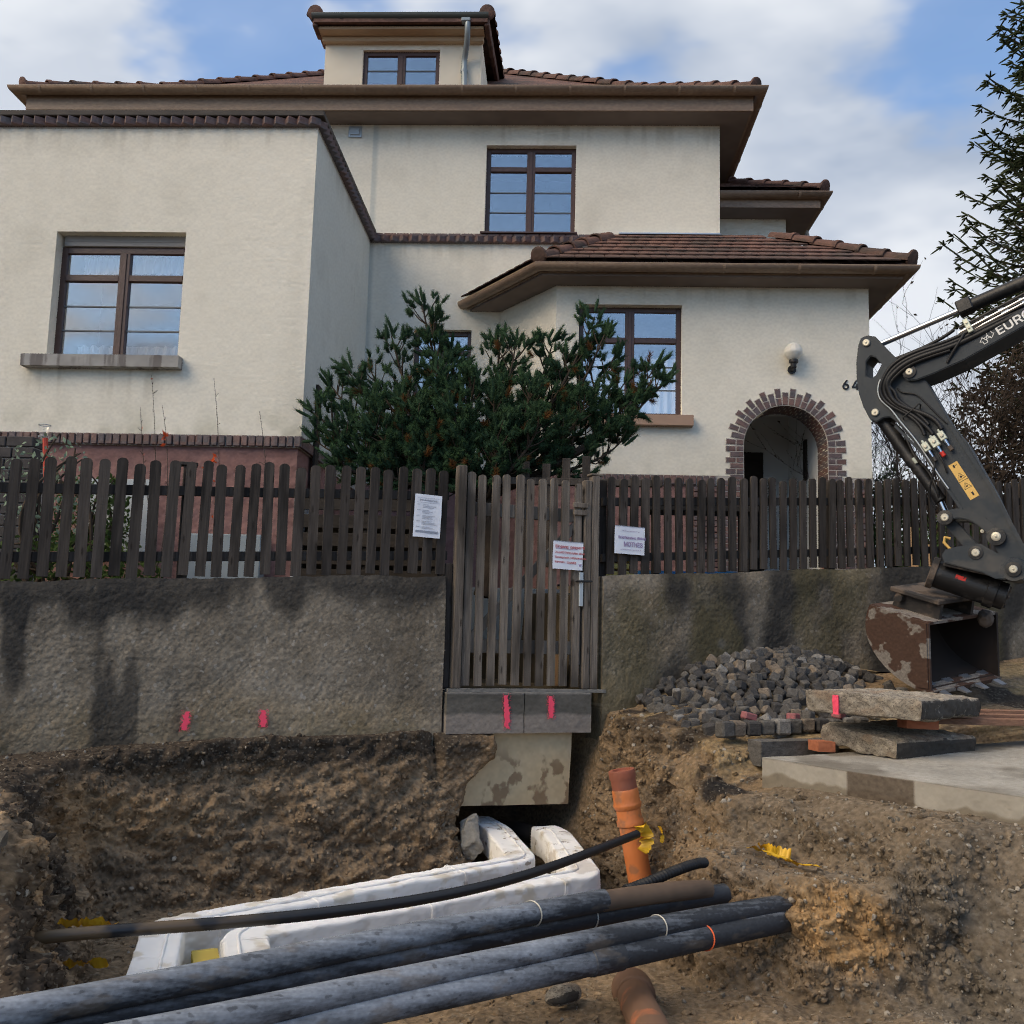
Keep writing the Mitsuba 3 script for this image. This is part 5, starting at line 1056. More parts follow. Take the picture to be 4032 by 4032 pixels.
single('warning_tape', ST(scrap([(-2.98, -2.40, -1.40), (-2.88, -2.42, -1.40), (-2.80, -2.44, -1.40)], .05, 12)), 'yellow_tape', 'dull yellow tape under the cable at the left end of the pit', 'tape', True)
# left asphalt edge
single('asphalt_slab', ST(rough(subdiv_box(-4.6, -3.235, -2.75, -1.75, -.98, -.865, .03), .018, 7, 3)), 'asphalt', 'broken dark asphalt edge at the far left of the pit', 'asphalt', 30)
# concrete road slab on the right, kerb stone, granite slabs on bricks, plank
v, f = subdiv_box(.93, 7.0, -5.2, -1.77, -.19, 0, .06); v[:, 2] += -.70 + .035 * (v[:, 0] - 1); q = np.clip((3.0 - v[:, 0]) / 2.0, 0, 1) * np.clip(-1.8 - v[:, 1], 0, 4); v[:, 0] += q * .235; v[:, 2] += .012 * (meshkit.fbm(np.c_[v[:, 0] * 3, v[:, 1] * 3, 0 * v[:, 0]], 3, 6) - .5) * (v[:, 2] > -.75)
RS = single('concrete_slab', ST(rough((v, f), .006, 5, 7)), 'slab_concrete', 'thick pale concrete road slab at the right edge of the pit', 'concrete slab', 25)
single('kerb_stone', ST(rough(tm(subdiv_box(-.30, .36, -.07, .07, -.16, 0, .025), RT(rotm((0, 0, 1), 4), (1.40, -1.42, -.635))), .009, 10, 5)), 'cobble_grey', 'dark worn kerb stone at the corner of the concrete slab', 'kerb stone', 25)
def slab_stone(L, w_, h, seed):
    v, f = subdiv_box(-L / 2, L / 2, -w_ / 2, w_ / 2, -h / 2, h / 2, .013)
    e = np.maximum(np.abs(v[:, 1]) / (w_ / 2), np.abs(v[:, 0]) / (L / 2)) ** 6 * (np.abs(v[:, 2]) / (h / 2)) ** 6      # knocked-off edges
    v = v * (1 - .055 * e[:, None] * np.array([.25, 1, 1.6]))
    v[:, 2] += (v[:, 2] < 0) * .050 * (meshkit.fbm(np.c_[v[:, 0] * 5, v[:, 1] * 5, 0 * v[:, 0] + seed], 3, seed) - .45)
    return rough(rough((v, f), .014, 5.5, seed), .012, 19, seed + 1)
G1 = thing('stone_slab', 'upper rough granite slab with a red paint stripe, lying on brick spacers', 'stone slab')
m = tm(slab_stone(.98, .74, .142, 21), RT(rotm((0, 0, 1), 25) @ rotm((0, 1, 0), .6) @ rotm((1, 0, 0), 1.5), (1.90, -1.86, -.366)))
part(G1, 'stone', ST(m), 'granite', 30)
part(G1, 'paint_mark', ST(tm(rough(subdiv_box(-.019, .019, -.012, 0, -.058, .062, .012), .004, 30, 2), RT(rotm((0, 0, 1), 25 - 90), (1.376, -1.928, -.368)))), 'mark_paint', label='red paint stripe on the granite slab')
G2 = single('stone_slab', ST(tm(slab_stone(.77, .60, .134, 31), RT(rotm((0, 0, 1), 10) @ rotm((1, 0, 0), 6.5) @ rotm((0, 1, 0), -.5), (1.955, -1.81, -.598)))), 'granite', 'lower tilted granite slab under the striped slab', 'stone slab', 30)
for (s, n, z, a, lab) in ((1.93, -2.03, -.475, 6, 'orange red brick wedged between the two granite slabs'), (1.50, -1.62, -.655, 8, 'red brick under the left end of the lower granite slab')):
    single('brick', ST(tm(rough(subdiv_box(-.11, .11, -.055, .055, -.033, .033, .011), .003, 25, 4), RT(rotm((0, 0, 1), -12 if z > -.5 else 70) @ rotm((0, 1, 0), a * .3), (s, n, z)))), 'red_brick', lab, 'brick', 30)
for q in range(3):
    single('plank', ST(tm(rough(subdiv_box(-1.1, 1.1, -.062, .062, -.02, .02, .03), .003, 4, q + 2), RT(rotm((0, 0, 1), -16 + q), (3.10 + .03 * q, -2.10 + .14 * q, -.475 + .02 * q)))), 'plank_wood', ['front reddish brown plank at the right edge beside the stone slabs', 'middle reddish brown plank at the right edge', 'rear reddish brown plank at the right edge'][q], 'plank', 30)
single('timber_block', ST(tm(bx(-.06, .06, -.20, .20, -.05, .05, .006), RT(rotm((0, 0, 1), 10), (2.62, -2.55, -.59)))), 'plank_wood', 'short squared timber block carrying the planks at the right edge', 'timber')
single('timber_block', ST(tm(bx(-.05, .05, -.30, .30, -.06, .06, .006), RT(rotm((0, 0, 1), 10), (3.85, -2.2, -.53)))), 'plank_wood', 'second squared timber block under the planks, out at the right', 'timber')

# cobblestones: heap against the right wall and a row beside the slab
def cobble_mesh(seed):
    r = np.random.default_rng(seed); v, f = cbox(1, r.uniform(.85, 1.1), r.uniform(.8, 1.05), .12); v = v * (1 + .22 * (meshkit.noise(v * 1.9 + seed * 3.3, seed) - .5))[:, None]
    return v, f
CP = [[mikit.ply(cobble_mesh(10 * q + w_), nm, smooth=False) for w_ in range(5)] for q, (nm, _, _) in enumerate(COB)]
def heap_h(s, n):
    e = 1 - np.abs((s - 2.05) / 1.18) ** 2.2; e2 = 1 - np.clip((-n - .05) / 1.12, 0, 1) ** 1.3
    return .34 * np.clip(e, 0, 1) * np.clip(e2, 0, 1)
hs, hn = np.meshgrid(np.linspace(.7, 3.6, 90), np.linspace(-1.35, .0, 50), indexing='ij'); hz = base_line(hs) * (1 - np.clip(-hn / 1.45, 0, 1)) + (-.70 + .04 * (hs - .9)) * np.clip(-hn / 1.45, 0, 1) + heap_h(hs, hn) - .035 + .035 * (meshkit.fbm(np.stack([hs * 9, hn * 9, 0 * hs], -1), 3, 3) - .5)
i, j = np.meshgrid(np.arange(89), np.arange(49), indexing='ij'); a, b, c, d = i * 50 + j, (i + 1) * 50 + j, (i + 1) * 50 + j + 1, i * 50 + j + 1
bd_ = np.minimum(np.minimum(hs - .7, 3.6 - hs) / .3, (hn + 1.35) / .35); hz = hz - .25 * np.clip(1 - bd_, 0, 1) ** 2
single('sand_heap', (W(np.stack([hs, hn, hz], -1).reshape(-1, 3)), np.concatenate([np.stack([a, b, c], -1).reshape(-1, 3), np.stack([a, c, d], -1).reshape(-1, 3)])), 'soil', 'earth and sand showing between the heaped cobblestones', 'sand heap', True)
pts = []; r = np.random.default_rng(77); tries = 0
while len(pts) < 288 and tries < 40000:
    tries += 1; s, n = r.uniform(.95, 3.3), -abs(r.beta(1.05, 1.5)) * 1.22 - .03
    h = heap_h(s, n)
    if h < .035 and r.random() > .10: continue
    if s > 2.55 and n < -.20 and r.random() < .88: continue
    k = np.clip(-n / 1.45, 0, 1); z = base_line(s) * (1 - k) + (-.70 + .04 * (s - .9)) * k + h
    p = np.array([s, n, z])
    if all(np.linalg.norm(p - q) > .061 for q in pts): pts.append(p)
for p in pts:
    q = int(r.choice(4, p=[.40, .36, .13, .11])); sz = r.choice([r.uniform(.055, .072), r.uniform(.072, .096)], p=[.4, .6]); k = thing('cobblestone', 'rough grey granite cobblestone in the heap against the mossy right wall', 'cobblestone', 'cobblestones heaped against the right wall')
    scene[k] = {**CP[q][r.integers(5)], 'to_world': T4((MS @ RT(rotm(r.normal(size=3), r.uniform(0, 360)) * sz, p + np.array([0, 0, .012]))).tolist())}
for q, s in enumerate(np.arange(1.02, 2.2, .112)):
    k = thing('cobblestone', 'grey cobblestone in the row along the slab edge in front of the heap', 'cobblestone', 'cobblestones in the row before the heap'); sz = r.uniform(.092, .108)
    scene[k] = {**CP[[1, 3, 0, 1, 2][q % 5]][r.integers(5)], 'to_world': T4((MS @ RT(rotm((0, 0, 1), r.uniform(-14, 14)) @ rotm((1, 0, 0), r.uniform(-9, 9)) * sz, (s, -1.20 + r.uniform(-.02, .02) - .03 * (s - 1), -.585 + .035 * (s - 1)))).tolist())}
for q, (s, n, z) in enumerate(((1.29, -1.10, -.505), (1.62, -1.16, -.505), (1.98, -1.20, -.49))):
    single('brick_fragment', ST(tm(cbox(.10, .07, .05, .008), RT(rotm(r.normal(size=3), 14) @ rotm((0, 0, 1), 20 * q), (s, n, z)))), 'pink_paint', ['left paint marked stone in the cobble row', 'middle paint marked stone in the cobble row', 'right paint marked stone in the cobble row'][q], 'stone')
# ------------------------------------------------------------------ excavator arm (the machine itself stands out of the picture on the right)
EX = thing('excavator', 'dark grey excavator arm with tilting bucket resting in front of the right wall', 'excavator')
ks = 1.134
XE = M4((2.878, 7.653, 1.115), np.array([.848, -.53, 0]) * ks, np.array([0, 0, 1.0]) * ks, np.array([-.53, -.848, 0]) * ks)   # x towards the machine, y up, z towards the street
def smoothpoly(pts, r=.02):
    p = Polygon(pts); p = p if p.is_valid else p.buffer(0)
    return p.buffer(-r * .5).buffer(r * .5).buffer(r).buffer(-r)
def plate(poly, t0, t1, b=.006):
    p = poly if hasattr(poly, 'area') else Polygon(poly); q = p.buffer(-b)
    return tm(join(prism(p, t0, t1 - b), prism(q, t1 - b, t1)), XE)
def ex(name, mesh, bsdf='exc_paint', smooth=False, **k): return part(EX, name, mesh, bsdf, smooth, **k)
def xp(a, b, t=0.0): return (np.array([a, b, t]) @ XE[:3, :3].T) + XE[:3, 3]
def xt(pts): return np.array([xp(*p) for p in pts])
A_ = [(-.378, 1.246), (-.422, 1.233), (-.442, 1.182), (-.459, 1.056), (-.458, .927), (-.443, .819), (-.415, .723), (-.37, .624), (-.324, .603), (-.278, .628), (-.232, .63), (-.194, .595)]
B_ = [(-.017, .344), (.217, -.059), (.364, -.125), (.412, -.333), (.475, -.449), (.514, -.515), (.561, -.483), (.592, -.403), (.577, -.338), (.472, -.089), (.414, .064), (.261, .397)]
C_ = [(.157, .551), (.007, .867), (-.082, .975), (-.158, 1.02), (-.279, 1.172), (-.321, 1.228)]
slot = Polygon([(-.383, .95), (-.382, 1.045), (-.354, 1.08), (-.324, 1.065), (-.292, 1.018), (-.327, .952), (-.355, .932)]).buffer(.008)
st = smoothpoly(A_ + B_ + C_, .025).difference(slot)
stick = ex('stick', plate(st, -.20, 0))
inner = Polygon([(.0, .30), (.22, -.045), (.36, -.10), (.43, .0), (.30, .26), (.11, .55), (-.10, .60)])
part(stick, 'side_rib', tm(prism(LineString([(-.20, .56), (-.01, .335), (.212, -.05)]).buffer(.009, cap_style=2), 0, .012), XE), 'exc_paint')
part(stick, 'side_rib', tm(prism(LineString([(.155, .535), (.405, .07), (.585, -.35)]).buffer(.012, cap_style=2), 0, .010), XE), 'exc_paint')
part(stick, 'end_boss', tm(lathe([(.001, .022), (.075, .022), (.08, .016), (.08, -.21), (.001, -.21)], 26, M4((.514, -.462, 0))), XE), 'exc_paint', 40)
up = [(-.055, 1.006), (.071, 1.029), (.337, 1.125), (.635, 1.263), (1.0, 1.455), (1.7, 1.86)]; lo = [(1.78, 1.62), (1.0, 1.295), (.631, 1.135), (.266, .962), (.068, .893), (-.045, .862), (-.103, .868), (-.132, .90), (-.132, .945), (-.11, .979)]
boom = ex('boom', plate(smoothpoly(up + lo, .02), -.235, .038), label='boom with white lettering and hydraulic lines')
for tt in (-.001, .022): pass
cyl_ = lambda a, b, r, t, s=20: tube([xp(a[0], a[1], t), xp(b[0], b[1], t)], r * ks, s)
# pins
def pin(a, b, r, t, boss=.0, bs='pin_zinc'):
    k = ex('pin', tm(lathe([(.001, .012), (r * .25, .012), (r * .28, .008), (r * .8, .008), (r, .004), (r, -.03), (.001, -.03)], 22, M4((a, b, t))), XE), bs, 35)
    if boss: part(k, 'boss', tm(lathe([(r * 1.02, .002), (boss, .0), (boss, -.035), (r, -.035)], 24, M4((a, b, t))), XE), 'exc_black', 35)
    part(k, 'bolt', tm(lathe([(.001, .017), (r * .22, .016), (r * .26, .010), (r * .26, .0)], 6, M4((a, b, t))), XE), bs)
pin(-.382, 1.188, .026, .010); pin(-.331, .67, .026, .010); pin(-.086, .925, .026, .05, .045)
pin(.112, -.106, .026, .035, .050); pin(.421, -.247, .030, .040, .058); pin(.294, -.348, .026, .030, .045); pin(.514, -.462, .026, .035, .048)
pin(.335, -.205, .014, .0); 
# stick cylinder above the boom
ex('cylinder_rod', cyl_((-.30, 1.198), (.26, 1.368), .021, -.10), 'chrome', 40)
ex('cylinder_barrel', tube(xt([(.215, 1.352, -.10), (.222, 1.354, -.10), (.24, 1.36, -.10), (.72, 1.51, -.10), (1.7, 1.93, -.10)]), np.array([.03, .046, .048, .048, .048]) * ks, 22), 'exc_black', 40)
ex('cylinder_head', tm(bx(-.05, .05, -.045, .05, -.06, .06, .008), XE @ RT(rotm((0, 0, 1), 17), (.262, 1.372, -.10))), 'exc_black')
# bucket cylinder in front of the stick
ex('cylinder_barrel', tube(xt([(-.318, .645, -.10), (-.30, .62, -.10), (-.10, .298, -.10), (-.095, .290, -.10), (.068, .028, -.10), (.072, .02, -.10)]), np.array([.030, .046, .046, .040, .040, .030]) * ks, 22), 'exc_black', 40)
ex('cylinder_rod', cyl_((.06, .03), (.112, -.10), .022, -.10), 'chrome', 40)
ex('cylinder_line', tube(spline(xt([(-.24, .60, -.05), (-.12, .43, -.055), (-.055, .30, -.06), (-.03, .27, -.07), (.04, .14, -.06), (.06, .04, -.07)]), 40), .010 * ks, 8), 'exc_black', 40)
ex('fitting', tube(xt([(-.098, .33, -.05), (-.075, .292, -.05)]), .012 * ks, 8), 'valve_zinc', 40)
# links and quick coupler with tilt unit
def arcband(pts, w, t0, t1): return plate(smoothpoly(list(LineString(spline(pts, 30)).buffer(w, cap_style=1).exterior.coords)[:-1], .005), t0, t1)
ex('curved_link', arcband([(.112, -.106), (.192, -.082), (.269, -.100), (.343, -.150), (.421, -.247)], .034, -.02, .03), 'exc_paint')
ex('curved_link', arcband([(.112, -.106), (.192, -.082), (.269, -.100), (.343, -.150), (.421, -.247)], .034, -.23, -.18), 'exc_paint')
ex('straight_link', plate(LineString([(.118, -.12), (.290, -.345)]).buffer(.036), -.16, -.05), 'exc_paint')
ex('coupler', plate(smoothpoly([(.083, -.358), (.108, -.32), (.186, -.302), (.324, -.289), (.441, -.367), (.574, -.405), (.604, -.468), (.57, -.532), (.406, -.522), (.325, -.479), (.098, -.41)], .01), -.02, .022), 'exc_paint')
ex('coupler', plate(smoothpoly([(.083, -.358), (.108, -.32), (.186, -.302), (.324, -.289), (.441, -.367), (.574, -.405), (.604, -.468), (.57, -.532), (.406, -.522), (.325, -.479), (.098, -.41)], .01), -.23, -.19), 'exc_paint')
ex('coupler_base', tm(bx(.09, .50, -.012, .012, -.21, .0, .004), XE @ RT(rotm((0, 0, 1), -14), (.0, -.395, 0))), 'exc_dirty')
ra, rb = np.array([2.955, 7.765, .585]), np.array([3.335, 7.625, .435]); d_ = (rb - ra) / np.linalg.norm(rb - ra)
rot = ex('tilt_cylinder', tube([ra, ra + d_ * .004, rb - d_ * .004, rb], [.095, .108, .108, .095], 28), 'exc_black', 35, label='black cylinder of the tilt unit with a red mark')
part(rot, 'flange', tube([ra - d_ * .035, ra - d_ * .03, ra + d_ * .012, ra + d_ * .016], [.115, .125, .125, .115], 24), 'exc_dirty', 35)
part(rot, 'flange', tube([rb - d_ * .05, rb - d_ * .045, rb + d_ * .02, rb + d_ * .025], [.115, .122, .122, .112], 24), 'exc_black', 35)
part(rot, 'end_cap', tube([rb + d_ * .02, rb + d_ * .09, rb + d_ * .10], [.105, .105, .09], 24), 'exc_black', 35)
xr = np.cross(d_, [0, 0, 1.0]); xr /= np.linalg.norm(xr); zr_ = np.cross(xr, d_)
for q in range(8):
    a = q * math.pi / 4; c = rb + d_ * .098 + (xr * math.cos(a) + zr_ * math.sin(a)) * .075; part(rot, 'bolt', tube([c, c + d_ * .014], .012, 6), 'exc_dirty')
# red mark on the tilt cylinder: a thin shell patch on its street side
g = np.linspace(.40, .70, 9); vd = -np.array([ra[0], ra[1], 0]) / np.hypot(ra[0], ra[1]); e_ = vd - d_ * (vd @ d_); e_ /= np.linalg.norm(e_); f_ = np.cross(d_, e_); f_ = f_ if f_[2] > 0 else -f_
pc = np.array([[ra + d_ * l + (e_ * math.cos(a - .35) + f_ * math.sin(a - .35)) * .1095 for a in g] for l in np.linspace(.15, .225, 5)]).reshape(-1, 3)
i, j = np.meshgrid(np.arange(4), np.arange(8), indexing='ij'); a, b, c, d = i * 9 + j, (i + 1) * 9 + j, (i + 1) * 9 + j + 1, i * 9 + j + 1
part(rot, 'red_mark', (pc, np.concatenate([np.stack([a, b, c], -1).reshape(-1, 3), np.stack([a, c, d], -1).reshape(-1, 3)])[3:60]), 'red_cap')
# bucket
P1, P2, B1, Bm, Bb, Q1 = [np.array(p) for p in ((2.844, 7.600, .186), (2.775, 7.606, -.345), (2.578, 8.026, .337), (2.521, 8.055, .094), (2.625, 7.868, -.215), (3.548, 8.075, .295))]
w_ = Q1 - P1; Lw = np.linalg.norm(w_); w_ /= Lw; bxx = B1 - P1; bxx -= w_ * (bxx @ w_); bxx /= np.linalg.norm(bxx); byy = np.cross(w_, bxx); MB_ = M4(P1, bxx, byy, w_)
to2 = lambda p: ((p - P1) @ bxx, (p - P1) @ byy)
curve = spline(np.array([to2(p) for p in (B1, Bm, Bb, P2)]), 26); prof = np.vstack([[to2(P1)], curve])
bk = ex('bucket', tm(prism(LineString(prof).buffer(.011, cap_style=2), .0, Lw), MB_), 'bucket_steel', label='muddy excavator bucket with worn paint, opening to the right')
for t0, t1 in ((-.022, .0), (Lw, Lw + .022)): part(bk, 'side_plate', tm(prism(Polygon(prof).buffer(.006), t0, t1), MB_), 'bucket_steel' if t0 < 0 else 'bucket_inside')
lc_ = Polygon(prof).centroid; ln_ = (prof - np.array([lc_.x, lc_.y])) * .93 + np.array([lc_.x, lc_.y])
part(bk, 'inner_lining', tm(prism(LineString(ln_).buffer(.004, cap_style=2), .004, Lw - .004), MB_), 'bucket_inside')  # dark sheet added inside the shell so the bucket opening looks dark
pe = np.array([to2(P1), to2(P2)]); ed = LineString([pe[0] * .98 + pe[1] * .02 + np.array([.055, 0]), pe[0] * .04 + pe[1] * .96 + np.array([.055, 0])])
part(bk, 'side_cutter', tm(prism(ed.buffer(.050, cap_style=2), -.034, -.0225), MB_), 'bucket_steel')
part(bk, 'inside', tm(prism(LineString(prof * .985 + np.array([.004, 0])).buffer(.004, cap_style=2).buffer(0), .006, Lw - .006), MB_ @ RT(np.eye(3), (-.0, -.012, 0))), 'bucket_inside') if False else None
ld = np.array(to2(P2)); ld0 = np.array(to2(Bb)); dirl = (ld - ld0) / np.linalg.norm(ld - ld0)
part(bk, 'cutting_edge', tm(prism(LineString([ld - dirl * .10, ld + dirl * .02]).buffer(.016, cap_style=2), -.02, Lw + .02), MB_), 'bucket_steel')
for q in range(4):
    z0 = .05 + q * (Lw - .17) / 3; nrm = np.array([-dirl[1], dirl[0]])
    tooth = np.array([[*(ld - dirl * .12 + nrm * .03), z0], [*(ld - dirl * .12 - nrm * .02), z0], [*(ld - dirl * .12 + nrm * .03), z0 + .10], [*(ld - dirl * .12 - nrm * .02), z0 + .10],
                      [*(ld + dirl * .10 + nrm * .004), z0 + .02], [*(ld + dirl * .10 - nrm * .004), z0 + .02], [*(ld + dirl * .10 + nrm * .004), z0 + .08], [*(ld + dirl * .10 - nrm * .004), z0 + .08]])
    h = trimesh.convex.convex_hull(tooth); part(bk, 'tooth', tm((h.vertices, h.faces), MB_), 'worn_steel')
# bracket between tilt unit and bucket
for off in (.16, .56):
    c0 = P1 + w_ * off
    pts3 = [P1 + bxx * (.02) + byy * .01, P1 + bxx * .02 + byy * .13, P1 + bxx * .20 + byy * .19, P1 + bxx * .42 + byy * .15, P1 + bxx * .44 + byy * .01]
    part(bk, 'mounting_ear', tm(prism(smoothpoly([to2(p) for p in pts3], .01), off - .016, off + .016), MB_), 'exc_dirty')
sgn = 1 if byy[2] > 0 else -1
part(bk, 'mounting_plate', tm(bx(.0, .44, .155 * sgn - .02, .155 * sgn + .02, .08, .66, .008), MB_), 'exc_dirty')
part(bk, 'mounting_pin', tm(lathe([(.001, -.03), (.034, -.03), (.034, .03), (.001, .031)], 18, M4((.36, .10 * sgn, .12))), MB_), 'exc_dirty', 35)
lug = trimesh.creation.icosphere(subdivisions=3); part(bk, 'mud_lump', (np.array(lug.vertices) * np.array([.06, .05, .07]) * (1 + .5 * (meshkit.fbm(lug.vertices * 3, 3, 2) - .5))[:, None] + Q1 - w_ * .14 + np.array([-.02, -.05, -.03]), lug.faces), 'exc_dirty', 30)
# hoses, pipes, valves, stickers, lettering
def hose(pts, r=.011, t=.02, bs='rubber', n=50):
    p3 = [(p[0], p[1], p[2] if len(p) > 2 else t) for p in pts]
    ex('hose', tube(spline(xt(p3), n), r * ks, 10), bs, 40)
H0 = [(.636, 1.290, .0), (.32, 1.165, .03), (.136, 1.10, .045), (.01, 1.07, .055), (-.132, 1.025, .055), (-.218, .965, .05), (-.262, .895, .045)]
hose(H0 + [(-.286, .825, .035), (-.265, .755, .03), (-.215, .70, .03), (-.14, .648, .03), (-.065, .585, .03), (.0, .47, .03)], .013)
hose([(a + .016, b - .022, t + .004) for a, b, t in H0] + [(-.258, .82, .04), (-.24, .762, .036), (-.195, .708, .036), (-.12, .652, .034), (-.045, .590, .034), (.055, .47, .034)], .014)
hose([(a + .030, b - .045, t + .012) for a, b, t in H0] + [(-.225, .81, .05), (-.205, .752, .046), (-.160, .700, .042), (-.085, .658, .036), (.01, .612, .034), (.112, .500, .034)], .017)
hose([(a + .045, b - .062, t + .006) for a, b, t in H0[2:]] + [(-.19, .80, .048), (-.17, .745, .044), (-.125, .695, .04), (-.05, .63, .034), (.03, .54, .034)], .012)
hose([(-.286, .90, .02), (-.305, .83, .02), (-.285, .75, .02), (-.235, .695, .02), (-.17, .60, .02), (-.08, .47, .02), (.03, .28, .02), (.14, .09, .02)], .006, bs='zinc')
hose([(-.175, .828), (-.131, .788), (-.061, .769), (-.012, .725), (.061, .635), (.144, .539)], .005, .012)
hose([(.272, 1.14, .05), (.255, 1.105, .06), (.20, 1.02, .055), (.16, .955, .045)], .010)
hose([(-.20, 1.06, -.06), (-.08, 1.09, -.05), (.06, 1.13, -.03), (.20, 1.20, -.02)], .012)
hose([(.045, .34, .02), (.055, .24, .03), (.035, .16, .02), (.01, .06, -.02), (.04, -.03, -.05)], .006); hose([(.08, .33, .02), (.12, .25, .025), (.13, .20, .01)], .006)
for dz, rr_ in ((.0, .011), (-.030, .010), (.032, .012)):
    p = [(.24, 1.155 + dz, .030), (.64, 1.325 + dz, .030), (1.0, 1.505 + dz, .030), (1.7, 1.91 + dz, .03)]; ex('hydraulic_pipe', tube(xt(p), rr_ * ks, 8), 'chrome' if dz <= 0 else 'exc_black', 40)
cl = ex('pipe_clamp', tm(bx(.282, .318, 1.12, 1.225, .028, .06, .004), XE @ RT(rotm((0, 0, 1), 23), (.485, -.02, 0)) @ RT(np.eye(3), (.0, .0, 0))), 'valve_zinc') if False else ex('pipe_clamp', tm(bx(-.018, .018, -.052, .052, .0, .05, .004), XE @ RT(rotm((0, 0, 1), 23), (.300, 1.190, .02))), 'valve_zinc')
for q in (-.02, .02): part(cl, 'bolt', tm(lathe([(.001, .01), (.008, .01), (.009, 0)], 6, M4((.300 - q * .39, 1.19 + q * .92, .07))), XE), 'pin_zinc')
for q, (a, b) in enumerate(((.008, .385), (.062, .415), (.112, .452))):
    Mv = XE @ RT(rotm((0, 0, 1), 30), (a, b, .012)); big = 1.2 if q == 1 else 1.0
    vk = ex('valve_block', tm(bx(-.022 * big, .022 * big, -.032 * big, .032 * big, 0, .04, .004), Mv), 'valve_zinc')
    part(vk, 'screw', tm(lathe([(.001, .052), (.010, .052), (.013, .048), (.013, .038)], 6, M4()), Mv), 'pin_zinc')
    part(vk, 'coupling', tm(tube([(0, -.032, .02), (0, -.06, .02), (0, -.061, .02), (0, -.085, .02)], [.013, .013, .010, .010], 10), Mv), 'chrome', 40)
    part(vk, 'cap', tm(tube([(0, -.084, .02), (0, -.118, .02)], [.015, .015], 10), Mv), ['exc_black', 'red_cap', 'exc_dirty'][q], 40)
    part(vk, 'plug', tm(tube([(0, .03, .02), (0, .055, .02)], [.010, .008], 8), Mv), 'valve_zinc', 40)
ex('hose_bracket', tube(xt([(-.14, .60, .01), (-.135, .605, .045), (-.055, .665, .05), (-.03, .69, .05), (-.02, .685, .03), (-.03, .66, .01)]), .005 * ks, 6), 'exc_black', 40)
pa, pb = np.array([.138, .249]), np.array([.195, .276]); pc_, pd_ = np.array([.327, .044]), np.array([.269, .006])
u_ = (pd_ - pa); Ls = np.linalg.norm(u_); u_ /= Ls; v_ = np.array([-u_[1], u_[0]]); MSn = XE @ M4((pa[0], pa[1], .0005), (u_[0], u_[1], 0), (v_[0], v_[1], 0), (0, 0, 1))
sk = ex('warning_sticker', tm(prism(sbox(0, 0, Ls, .063), 0, .0012), MSn), 'sticker_yellow', label='two yellow warning stickers on the stick')
def tri(cx_, s): return Polygon([(cx_ - s, .012), (cx_ + s, .012), (cx_, .012 + 1.7 * s)])
for cx_ in (.10, .175):
    t_ = Polygon([(cx_ + .024, .031 - .026), (cx_ + .024, .031 + .026), (cx_ - .022, .031)]); part(sk, 'symbol', tm(prism(t_.difference(t_.buffer(-.003)), .0013, .0018), MSn), 'print_black')
    part(sk, 'symbol', tm(prism(Point(cx_ + .008, .031).buffer(.008) if cx_ < .15 else sbox(cx_ + .002, .024, cx_ + .012, .036), .0013, .0018), MSn), 'print_black')
part(sk, 'symbol', tm(prism(unary_union([sbox(.012, .022, .034, .034), sbox(.02, .036, .024, .05), sbox(Ls * .5 - .002, 0, Ls * .5 + .002, .063), sbox(Ls - .045, .03, Ls - .02, .042)]), .0013, .0018), MSn), 'print_black')
ux = np.array([.634 - .462, 1.224 - 1.139]); ux /= np.linalg.norm(ux); MT = XE @ M4((.478, 1.098, .0385), (ux[0], ux[1], 0), (-ux[1], ux[0], 0), (0, 0, 1))
part(boom, 'lettering', tm(np.array(0) if False else (lambda m: (arr(m)[0] * np.array([1.12, 1, 1]), arr(m)[1]))(meshkit.text_mesh('EUROC', .058, .0012, bold=True)), MT), 'print_white')
lg = Polygon([(-.115, .022), (-.085, .046), (-.083, .034), (-.055, .036), (-.052, .060), (-.02, .060), (-.02, .038), (-.008, .030), (-.040, .004), (-.042, .018), (-.066, .018), (-.070, -.006), (-.098, -.006), (-.098, .014)])
zig = LineString([(-.085, .040), (-.072, .012), (-.055, .040), (-.040, .012)])
part(boom, 'emblem', tm(prism(unary_union([lg.difference(lg.buffer(-.0035)), zig.buffer(.0022)]), 0, .0012), MT), 'print_white')
ex('lifting_shackle', tube(xt([(.135, -.245, -.02), (.10, -.235, -.01), (.095, -.27, -.01), (.13, -.315, -.01), (.17, -.325, -.02)]), .010 * ks, 8), 'sticker_yellow', 40)
